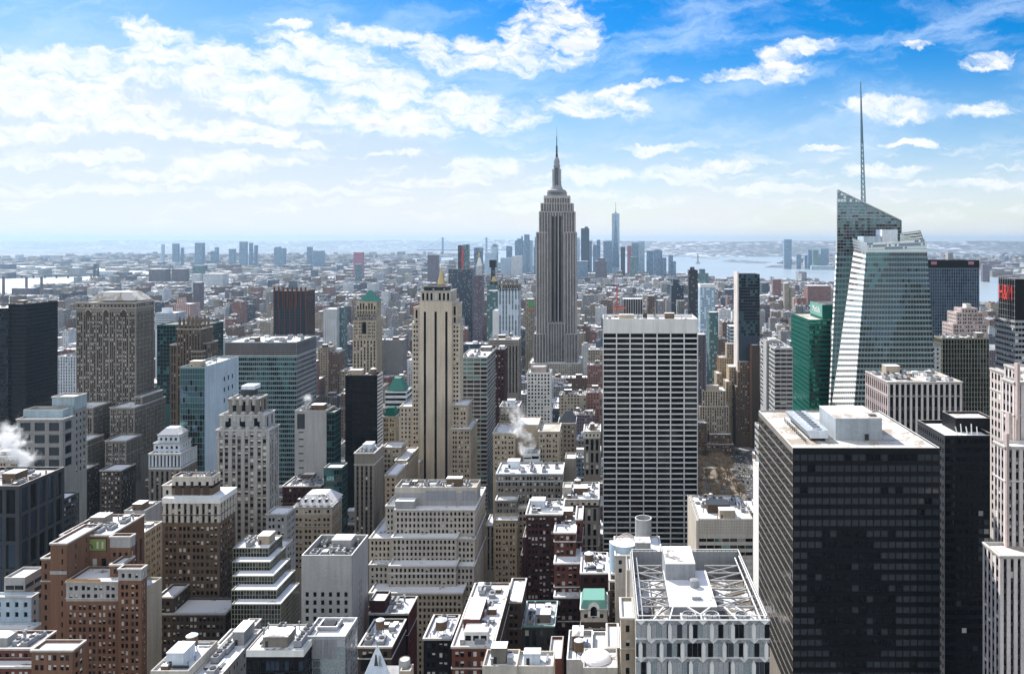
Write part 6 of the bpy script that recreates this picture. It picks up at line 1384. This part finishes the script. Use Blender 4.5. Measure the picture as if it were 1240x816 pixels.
part(r, 'pedestal', lambda m: (m.box('concrete', sx - 24, sx + 24, sy - 24, sy + 24, 0, 16), m.hip('concrete', sx - 12, sx + 12, sy - 12, sy + 12, 16, 60, .75)))
part(r, 'robed_figure', lambda m: (m.lathe('copper_green', sx, sy, [(9, 60), (8, 75), (6.5, 90), (7, 97), (2.6, 101), (3.4, 104), (3.4, 108), (1.5, 110), (4, 111), (.5, 114)], 12), m.bar('copper_green', (sx - 5, sy, 96), (sx - 9, sy, 116), 3.6, 2.4), m.bar('copper_green', (sx + 5, sy, 95), (sx + 7, sy - 3, 86), 3.6, 3)))
part(r, 'torch', lambda m: m.lathe('gold', sx - 9, sy, [(1, 115), (2.6, 118), (2.6, 120), (.3, 124)], 8))
r = empty('tower_crane', (PX(747, 1150), 1150, 0)); tag(r, 'red lattice tower crane rising behind the white gridded slab', 'crane')
cx_ = PX(747, 1150)
def crn(m):
    zb_, zt_ = PZ(384, 1150) - 20, PZ(346, 1150)
    for i, j in ((-1, -1), (1, -1), (1, 1), (-1, 1)): m.bar('red_paint', (cx_ + i, 1150 + j, zb_), (cx_ + i, 1150 + j, zt_), .45)
    z = zb_; k = 0
    while z < zt_ - 2.5:
        s_ = 1 if k % 2 else -1
        m.bar('red_paint', (cx_ - s_, 1149, z), (cx_ + s_, 1149, z + 2.5), .4); m.bar('red_paint', (cx_ - 1, 1149, z), (cx_ + 1, 1149, z), .4); z += 2.5; k += 1
part(r, 'mast', crn)
part(r, 'jib', lambda m: (m.bar('red_paint', (cx_ - 6, 1150, PZ(372, 1150)), (cx_ + 12, 1150, PZ(371, 1150)), 1.2), m.bar('orange_paint', (cx_ - 4, 1146, PZ(374.5, 1146)), (cx_ + 13, 1146, PZ(373, 1146)), 1.8)))
part(r, 'jib', lambda m: m.bar('red_paint', (cx_, 1150, PZ(352, 1150)), (cx_ - 1.5, 1160, PZ(333, 1160)), .7, .4))
r = B('office_building', 'cream building with a green and orange billboard left of the tallest skyscraper foot', [blk(636, 646, 362, 1330, 'blank', 'g_tan', D=30, yb=430)], 'billboard building')
part(r, 'billboard', lambda m: m.box('billboard_green', PX(641, 1329.5), PX(645.5, 1329.5), 1329, 1329.6, PZ(373, 1329.5), PZ(364, 1329.5), None, True))
part(r, 'billboard_stripe', lambda m: m.box('orange_paint', PX(641, 1329.5), PX(645.5, 1329.5), 1329, 1329.6, PZ(376, 1329.5), PZ(373.2, 1329.5), None, True))

# ------------------------------------------------------------------ the blocks between: lots along the street grid
random.seed(5); rng = random.Random(5)
def in_poly(x, y, P_):
    c = False; j = len(P_) - 1
    for i in range(len(P_)):
        if (P_[i][1] > y) != (P_[j][1] > y) and x < (P_[j][0] - P_[i][0]) * (y - P_[i][1]) / (P_[j][1] - P_[i][1]) + P_[i][0]: c = not c
        j = i
    return c
WATER = [[(v.co.x, v.co.y) for v in bpy.data.objects[n].data.vertices] for n in ('river_water', 'creek_water', 'bay_water')]
ave = [-1500 - 260 * k for k in range(28, 0, -1)] + AVE + [1500 + 260 * k for k in range(1, 24)]
HAND.append((846, 912, 556, 602, 775, 20, '', None))
for h_ in ((-40, 62, 336, 357, 3950), (62, 130, 336, 343, 4700), (800, 870, 305, 334, 5400), (870, 1010, 305, 341, 4900), (1186, 1260, 335, 366, 3300)): HAND.append((h_[0], h_[1], h_[2], h_[3], h_[4], 20, '', None))
HA = np.array([(min(h[0], h[7] or h[0]), max(h[1], h[7] or h[1]), h[2], h[3], h[4]) for h in HAND])
FP = np.array(FOOT)
PARK = (82, 146, 776, 960)
PAL = [(.36, .31, .25), (.28, .29, .31), (.17, .12, .10), (.22, .13, .11), (.46, .43, .39), (.48, .53, .58), (.11, .10, .11), (.27, .21, .16), (.36, .38, .40), (.08, .11, .15)]
LOTS = []
def lot(X0, X1, Y0, Y1, far=False):
    d = Y0
    xa, xb = VX + F * X0 / Y0, VX + F * X1 / Y0
    xc, xd = VX + F * X0 / Y1, VX + F * X1 / Y1
    lo, hi = min(xa, xc), max(xb, xd)
    if hi < -60 or lo > 1300: return
    if np.any((FP[:, 0] < X1 + .4) & (FP[:, 1] > X0 - .4) & (FP[:, 2] < Y1 + .4) & (FP[:, 3] > Y0 - .4)): return
    if X1 > PARK[0] and X0 < PARK[1] and Y1 > PARK[2] and Y0 < PARK[3]: return
    t = rng.random()
    if d < 420: H = rng.uniform(30, 70)
    elif d < 800: H = rng.uniform(28, 88)
    elif d < 1300: H = rng.uniform(22, 75) if t < .8 else rng.uniform(75, 115)
    elif d < 2600: H = rng.uniform(14, 48) if t < .76 else rng.uniform(45, 95)
    elif d < 4500: H = rng.uniform(10, 28) if t < .86 else rng.uniform(30, 65)
    else: H = rng.uniform(8, 24) if t < .9 else rng.uniform(28, 65)
    m = (HA[:, 4] > d) & (HA[:, 0] < hi + .5) & (HA[:, 1] > lo - .5)
    if m.any():
        lim = HA[m, 3].max()
        H = min(H, EYE - (lim - VY) * Y1 / F + rng.uniform(-4, 0)) if lim < 829 else 8
    if lo < 8 or True: pass
    if H < 7: H = rng.uniform(5, 8)
    if d > 2400:
        xm, ym = (X0 + X1) / 2, (Y0 + Y1) / 2
        if any(in_poly(xm, ym, w) for w in WATER): return
    LOTS.append([X0, X1, Y0, Y1, H, rng.randrange(len(PAL)), rng.random()])
k = -1
Y = STREET0
while Y < 14500:
    far = Y > 5000; dep = 62 if Y < 5000 else 90; pitch = PITCH if Y < 5000 else 125
    for i in range(len(ave) - 1):
        xa, xb = ave[i] + 15, ave[i + 1] - 15
        if VX + F * xb / (Y + 62) < -80 or VX + F * xa / (Y + 62) > 1320: continue
        rows = [(Y + 10, Y + 40.5), (Y + 41, Y + 71)] if Y < 3000 else [(Y + 10, Y + 10 + dep)]
        for ya, yb in rows:
            x = xa
            while x < xb - 8:
                w = rng.uniform(13, 34) if Y < 3000 else rng.uniform(18, 45) if Y < 5000 else rng.uniform(35, 90)
                if rng.random() < .07: w *= 1.7
                x2 = min(xb, x + w)
                if xb - x2 < 9: x2 = xb
                back = rng.uniform(0, 6) if Y < 3000 else rng.uniform(0, 25)
                if not (far and rng.random() < .25): lot(x, x2 - .3, ya + rng.uniform(0, 1.5), yb - back)
                x = x2
    Y += pitch
# which of them show, and how large: a coarse painter's pass, far to near
ZW, ZH = 620, 408
idb = np.full((ZH, ZW), -1, dtype=np.int32)
items = [(h[4], 'h', i) for i, h in enumerate(HAND)] + [(l[2], 'l', i) for i, l in enumerate(LOTS) if l[2] < 4500]
items.sort(key=lambda t: -t[0])
def fill(xa, xb, ya, yb, v):
    a, b, c, d_ = int(round(xa / 2)), int(round(xb / 2)), int(round(ya / 2)), int(round(yb / 2))
    a, c = max(a, 0), max(c, 0)
    if b > a and d_ > c: idb[c:d_, a:b] = v
for d, kd, i in items:
    if kd == 'h':
        h = HAND[i]; fill(min(h[0], h[7] or h[0]), max(h[1], h[7] or h[1]), h[2], 816, -2 - i)
    else:
        X0, X1, Y0, Y1, H, c_, r_ = LOTS[i]
        yt0, yt1 = VY + F * (EYE - H) / Y0, VY + F * (EYE - H) / Y1
        fill(VX + F * X0 / Y1, VX + F * X1 / Y1, min(yt0, yt1), VY + F * EYE / Y1, i); fill(VX + F * X0 / Y0, VX + F * X1 / Y0, yt0, VY + F * EYE / Y0, i)
ids, cnt = np.unique(idb[idb >= 0], return_counts=True)
order = ids[np.argsort(-cnt)][:175]
chosen = [int(i) for i in order]; print('lots', len(LOTS), 'visible near', len(ids), 'smallest chosen px', cnt.max() if len(cnt) else 0, sorted(cnt)[-175:][0] if len(cnt) > 175 else 0)
CN = ['tan', 'grey', 'brown', 'red brick', 'pale stone', 'white grey', 'dark brown', 'warm brown', 'light grey', 'dark blue grey']
NEARW = ['tan', 'grey_stone', 'brown', 'red_brick', 'pale_stone', 'white_cool', 'brown_dark', 'brown', 'concrete', 'slate_blue']
FARW = ['g_tan', 'g_grey', 'g_brown', 'g_red', 'g_tan', 'g_white', 'g_violet', 'g_brown', 'g_grey', 'g_navy']
LMK = [h for h in HAND if h[6] and len(h[6].split()) <= 4]
keys = {}
for i in chosen:
    X0, X1, Y0, Y1, H, c_, r_ = LOTS[i]
    xc = VX + F * (X0 + X1) / 2 / Y0; yt = VY + F * (EYE - H) / Y0
    ys, xs_ = np.where(idb == i); px, py = xs_.mean() * 2, ys.mean() * 2
    best = min(LMK, key=lambda h: (max(0, h[0] - px, px - h[1])) ** 2 + (max(0, h[2] - py, py - min(h[3], 816))) ** 2)
    rel = ('left of' if px < best[0] else 'right of' if px > best[1] else ('behind' if Y0 > best[4] else 'in front of'))
    size = 'slim' if (X1 - X0) < 16 and H > 40 else 'tall' if H > 65 else 'low' if H < 22 else 'mid height'
    keys.setdefault((CN[c_], size, rel, best[6]), []).append((px, i))
ORD = ['leftmost', 'second from left', 'third from left', 'fourth from left', 'fifth from left', 'sixth from left', 'seventh from left', 'eighth from left', 'ninth from left', 'tenth from left']
for (cn, size, rel, nick), L in keys.items():
    L.sort()
    for q, (px, i) in enumerate(L):
        X0, X1, Y0, Y1, H, c_, r_ = LOTS[i]; d = Y0
        lab = f'{cn} {size} building {rel} the {nick}' if len(L) == 1 else f'{ORD[min(q, 9)]} {cn} {size} building {rel} the {nick}'
        near = d < 760
        st = rng.choice(['punch', 'pair', 'pairlit', 'small', 'pier', 'triple']) if near else 'blank'
        w_ = NEARW[c_] if near else FARW[c_]
        xa, xb, yt = VX + F * X0 / d, VX + F * X1 / d, VY + F * (EYE - H) / d
        nm = 'brick_building' if c_ in (2, 3, 6, 7) else 'stone_building' if c_ in (0, 4) else 'office_building'
        bl = [blk(xa, xb, yt, d, st, w_, D=Y1 - Y0, yb=min(830, yt + max(24, F * 26 / d)), roof=rng.choice(['snow_full', 'snow_full', 'snow', 'snow_thin']), n=rng.randint(3, 7) if d < 1000 else rng.randint(1, 3))]
        if near and H > 45 and rng.random() < .5 and (X1 - X0) > 16:      # a set-back upper part
            e = (X1 - X0) * .16; H2 = H; H1 = H * rng.uniform(.78, .9); bl[0]['yt'] = VY + F * (EYE - H1) / d; bl[0]['n'] = 0
            d2 = d + 4; bl.append(blk(VX + F * (X0 + e) / d2, VX + F * (X1 - e) / d2, VY + F * (EYE - H2) / d2, d2, st, w_, D=(Y1 - Y0) - 8, yb=VY + F * (EYE - H1) / d2 + 2, roof='snow_full', n=4))
        B(nm, lab, bl, cat='building', reg=False, wlimit=60)
rest = [l for i, l in enumerate(LOTS) if i not in set(chosen)]
def fabric(rest):
    L = np.array(rest); n = len(L); X0, X1, Y0, Y1, H = L[:, 0], L[:, 1], L[:, 2], L[:, 3], L[:, 4]
    pal = np.array(PAL)[L[:, 5].astype(int)] * (.75 + .5 * L[:, 6:7])
    def bx(X0, X1, Y0, Y1, Z0, Z1):
        q = lambda *c: np.stack([np.stack([np.broadcast_to(a, X0.shape) for a in p], -1) for p in c], 1)
        return np.concatenate([q((X0, Y0, Z0), (X1, Y0, Z0), (X1, Y0, Z1), (X0, Y0, Z1)), q((X1, Y0, Z0), (X1, Y1, Z0), (X1, Y1, Z1), (X1, Y0, Z1)),
                               q((X1, Y1, Z0), (X0, Y1, Z0), (X0, Y1, Z1), (X1, Y1, Z1)), q((X0, Y1, Z0), (X0, Y0, Z0), (X0, Y0, Z1), (X0, Y1, Z1)),
                               q((X0, Y0, Z1), (X1, Y0, Z1), (X1, Y1, Z1), (X0, Y1, Z1))])
    r_ = L[:, 6]; w, h = X1 - X0, Y1 - Y0
    u1, u2 = (r_ * 7.13) % 1, (r_ * 13.7) % 1
    bxs = [bx(X0, X1, Y0, Y1, 0 * H, H)]; cols = [np.tile(np.c_[pal, r_], (5, 1))]
    m = Y0 < 5200                                             # bulkheads on the roofs
    a0 = X0 + w * (.1 + .4 * u1); b0 = Y0 + h * (.2 + .3 * u2); s1 = np.minimum(w * .3, 7); s2 = np.minimum(h * .3, 7)
    bxs.append(bx(a0[m], (a0 + s1)[m], b0[m], (b0 + s2)[m], H[m] - .1, (H + 2.5 + 2 * u1)[m])); cols.append(np.tile(np.c_[pal[m] * .8, r_[m]], (5, 1)))
    m = (Y0 < 2600) & (u2 > .3)
    a0 = X0 + w * (.6 + .2 * u2); b0 = Y0 + h * (.55 + .2 * u1)
    bxs.append(bx(a0[m], (a0 + 2.6)[m], b0[m], (b0 + 3)[m], H[m] - .1, (H + 2 + 3 * u2)[m])); cols.append(np.tile(np.c_[pal[m] * .5, r_[m]], (5, 1)))
    A = np.concatenate(bxs); C_ = np.concatenate(cols)
    me = bpy.data.meshes.new('city_buildings'); co = A.reshape(-1, 3)
    me.vertices.add(len(co)); me.vertices.foreach_set('co', co.astype(np.float32).ravel())
    me.loops.add(len(co)); me.loops.foreach_set('vertex_index', np.arange(len(co), dtype=np.int32))
    me.polygons.add(len(A)); me.polygons.foreach_set('loop_start', np.arange(0, len(co), 4, dtype=np.int32))
    at = me.color_attributes.new('tint', 'FLOAT_COLOR', 'CORNER')
    at.data.foreach_set('color', np.repeat(C_, 4, axis=0).astype(np.float32).ravel())
    me.materials.append(MATS['fabric']); me.update(calc_edges=True)
    o = bpy.data.objects.new('city_buildings', me); link(o); tag(o, 'thousands of small snow roofed buildings filling the far city', kind='stuff')
fabric(rest)

# ------------------------------------------------------------------ park trees, cars, steam
def bare_tree(seed, h=15.):
    rg = random.Random(seed); T, C_ = Mesh(), Mesh()
    T.bar('bark', (0, 0, 0), (rg.uniform(-.3, .3), rg.uniform(-.3, .3), h * .3), .55, .42)
    def br(p, dr, L, w, lv):
        q = p + dr * L; C_.bar('twig', p, q, w, w * .7)
        if lv == 0: return
        for _ in range(rg.choice([3, 4]) if lv > 1 else 4):
            nd = (dr + Vector((rg.uniform(-1, 1), rg.uniform(-1, 1), rg.uniform(-.25, .8))) * .75).normalized()
            br(p.lerp(q, rg.uniform(.45, 1)), nd, L * rg.uniform(.6, .85), w * .66, lv - 1)
    for k in range(5):
        a = k * 1.26 + rg.uniform(-.3, .3); br(Vector((0, 0, h * .28)), Vector((math.cos(a) * .55, math.sin(a) * .55, .85)).normalized(), h * .26, .3, 4)
    return T, C_
protos = []
for s_ in range(3):
    T, C_ = bare_tree(s_); e = empty('bare_tree'); T.build('trunk', e); C_.build('crown', e); protos.append(e)
rt = random.Random(9); k = 0
TREE_LAB = 'bare brown winter tree in the park below the tan piered building'
for row in range(9):
    for col in range(5):
        x, y = 89 + col * 12.5 + rt.uniform(-3, 3), 784 + row * 19 + rt.uniform(-4, 4)
        p = protos[k % 3]
        if k < 3: e = p
        else:
            e = p.copy(); S.collection.objects.link(e)
            for ch in p.children: c = ch.copy(); S.collection.objects.link(c); c.parent = e
        e.location = (x, y, .2); e.rotation_euler = (0, 0, rt.uniform(0, 6.28)); sc_ = rt.uniform(.85, 1.25); e.scale = (sc_, sc_, sc_)
        tag(e, TREE_LAB, 'tree', 'bare trees in the park'); k += 1
sheet('lawn', 'park_soil', [(82, 776), (146, 776), (146, 960), (82, 960)], .17)

def car(col):
    e = empty('parked_car'); m = Mesh(); m.box(col, -2.2, 2.2, -.9, .9, .35, .95, bottom=True); m.build('body', e)
    m = Mesh(); m.hip('glass_dark', -1.3, 1.1, -.82, .82, .95, 1.45, .78); m.build('cabin', e)
    for i, j in ((-1.4, -.9), (1.4, -.9), (1.4, .75), (-1.4, .75)):
        w = Mesh(); pts = [(i + .33 * math.cos(a), j, .33 + .33 * math.sin(a)) for a in np.linspace(0, 2 * math.pi, 13)[:-1]]
        w.ngon('black', pts); w.ngon('black', [(a, b + .18, c) for a, b, c in pts]); w.quads('black', [[pts[q], pts[(q + 1) % 12], (pts[(q + 1) % 12][0], j + .18, pts[(q + 1) % 12][2]), (pts[q][0], j + .18, pts[q][2])] for q in range(12)]); w.build('wheel', e)
    return e
cars = [(car('yellow_paint'), 'yellow taxi'), (car('white_paint'), 'white car'), (car('black'), 'black car'), (car('silver'), 'silver car')]
rc = random.Random(2); k = 0
for lane, x in enumerate((151.5, 156, 160.2, 164.5)):
    y = 790 + lane * 5
    while y < 1100:
        p, nm = cars[k % 4]
        if k < 4: e = p
        else:
            e = p.copy(); S.collection.objects.link(e)
            for ch in p.children: c = ch.copy(); S.collection.objects.link(c); c.parent = e
        e.location = (x, y, .02); e.rotation_euler = (0, 0, math.pi / 2)
        tag(e, f'small {nm} in the avenue traffic beside the bare park trees', 'car', f'{nm}s on the avenue beside the park'); k += 1
        y += rc.uniform(9, 30)

def steam(name, label, base, top, w0, w1, dens, seed):
    """a plume in the air between two points; its density thins towards a ragged edge"""
    b, t = Vector(base), Vector(top); ax = (t - b); Lh = ax.length
    me = bpy.data.meshes.new(name); m = Mesh(); W_ = max(w0, w1) * 1.25
    m.box('snow', -W_, W_, -W_, W_, -w0 * .6, Lh + w1, bottom=True)
    o = m.build(name); o.data.materials.clear()
    o.location = b; o.rotation_euler = ax.to_track_quat('Z', 'Y').to_euler()
    mt = bpy.data.materials.new(name); mt.use_nodes = True; nt = mt.node_tree; nt.nodes.clear(); g = NG(nt)
    tc = g.n('ShaderNodeTexCoord'); sp = g.n('ShaderNodeSeparateXYZ'); nt.links.new(tc.outputs['Object'], sp.inputs[0])
    P_ = g.n('ShaderNodeVectorMath', operation='ADD'); nt.links.new(tc.outputs['Object'], P_.inputs[0]); P_.inputs[1].default_value = (seed * 7., 3, 1)
    nz = g.noise(P_.outputs[0], .16, 6, .62, .4)
    tt = g.m('DIVIDE', sp.outputs[2], Lh)
    w = g.m('MULTIPLY_ADD', tt, w1 - w0, w0)
    rr = g.m('DIVIDE', g.m('SQRT', g.m('ADD', g.m('MULTIPLY', sp.outputs[0], sp.outputs[0]), g.m('MULTIPLY', sp.outputs[1], sp.outputs[1]))), w)
    ends = g.m('MULTIPLY', g.ss(tt, -.12, .06), g.ss(tt, 1.1, .55))
    f = g.m('SUBTRACT', g.m('MULTIPLY_ADD', nz, 4.4, -1.6), rr)
    dn = g.m('MULTIPLY', g.m('MULTIPLY', g.ss(f, 0., .9), ends), dens)
    pv = g.n('ShaderNodeVolumePrincipled'); pv.inputs['Color'].default_value = (1, 1, 1, 1); nt.links.new(dn, pv.inputs['Density']); pv.inputs['Anisotropy'].default_value = .2
    em = pv.inputs['Emission Strength']; em.default_value = 0
    out = g.n('ShaderNodeOutputMaterial'); nt.links.new(pv.outputs[0], out.inputs['Volume'])
    o.data.materials.append(mt); tag(o, label, kind='stuff')
STEAM = True
if STEAM:
    steam('steam', 'white steam plume rising from the wide grey block roof', (PX(640, 520), 520, PZ(546, 520)), (PX(619, 532), 532, PZ(494, 532)), 6, 10.0, .5, 1)
    steam('steam', 'white steam cloud over the column framed block roof', (PX(26, 432), 436, PZ(560, 436)), (PX(-4, 440), 442, PZ(522, 440)), 8, 12, .45, 3)
    steam('steam', 'small white steam puff beside the banded glass slab', (PX(372, 560), 562, PZ(495, 560)), (PX(368, 566), 566, PZ(478, 566)), 5, 5, .6, 5)

# ------------------------------------------------------------------ haze: the air itself
m = Mesh(); m.box('snow', -49000, 49000, -400, 43000, -1, 470, bottom=True); hz = m.build('haze'); hz.data.materials.clear()
mt = bpy.data.materials.new('haze'); mt.use_nodes = True; nt = mt.node_tree; nt.nodes.clear()
pv = nt.nodes.new('ShaderNodeVolumePrincipled'); pv.inputs['Color'].default_value = (.38, .54, .70, 1); pv.inputs['Anisotropy'].default_value = .35; pv.inputs['Density'].default_value = HAZE_DENSITY
out = nt.nodes.new('ShaderNodeOutputMaterial'); nt.links.new(pv.outputs[0], out.inputs['Volume'])
hz.data.materials.append(mt); tag(hz, kind='stuff')
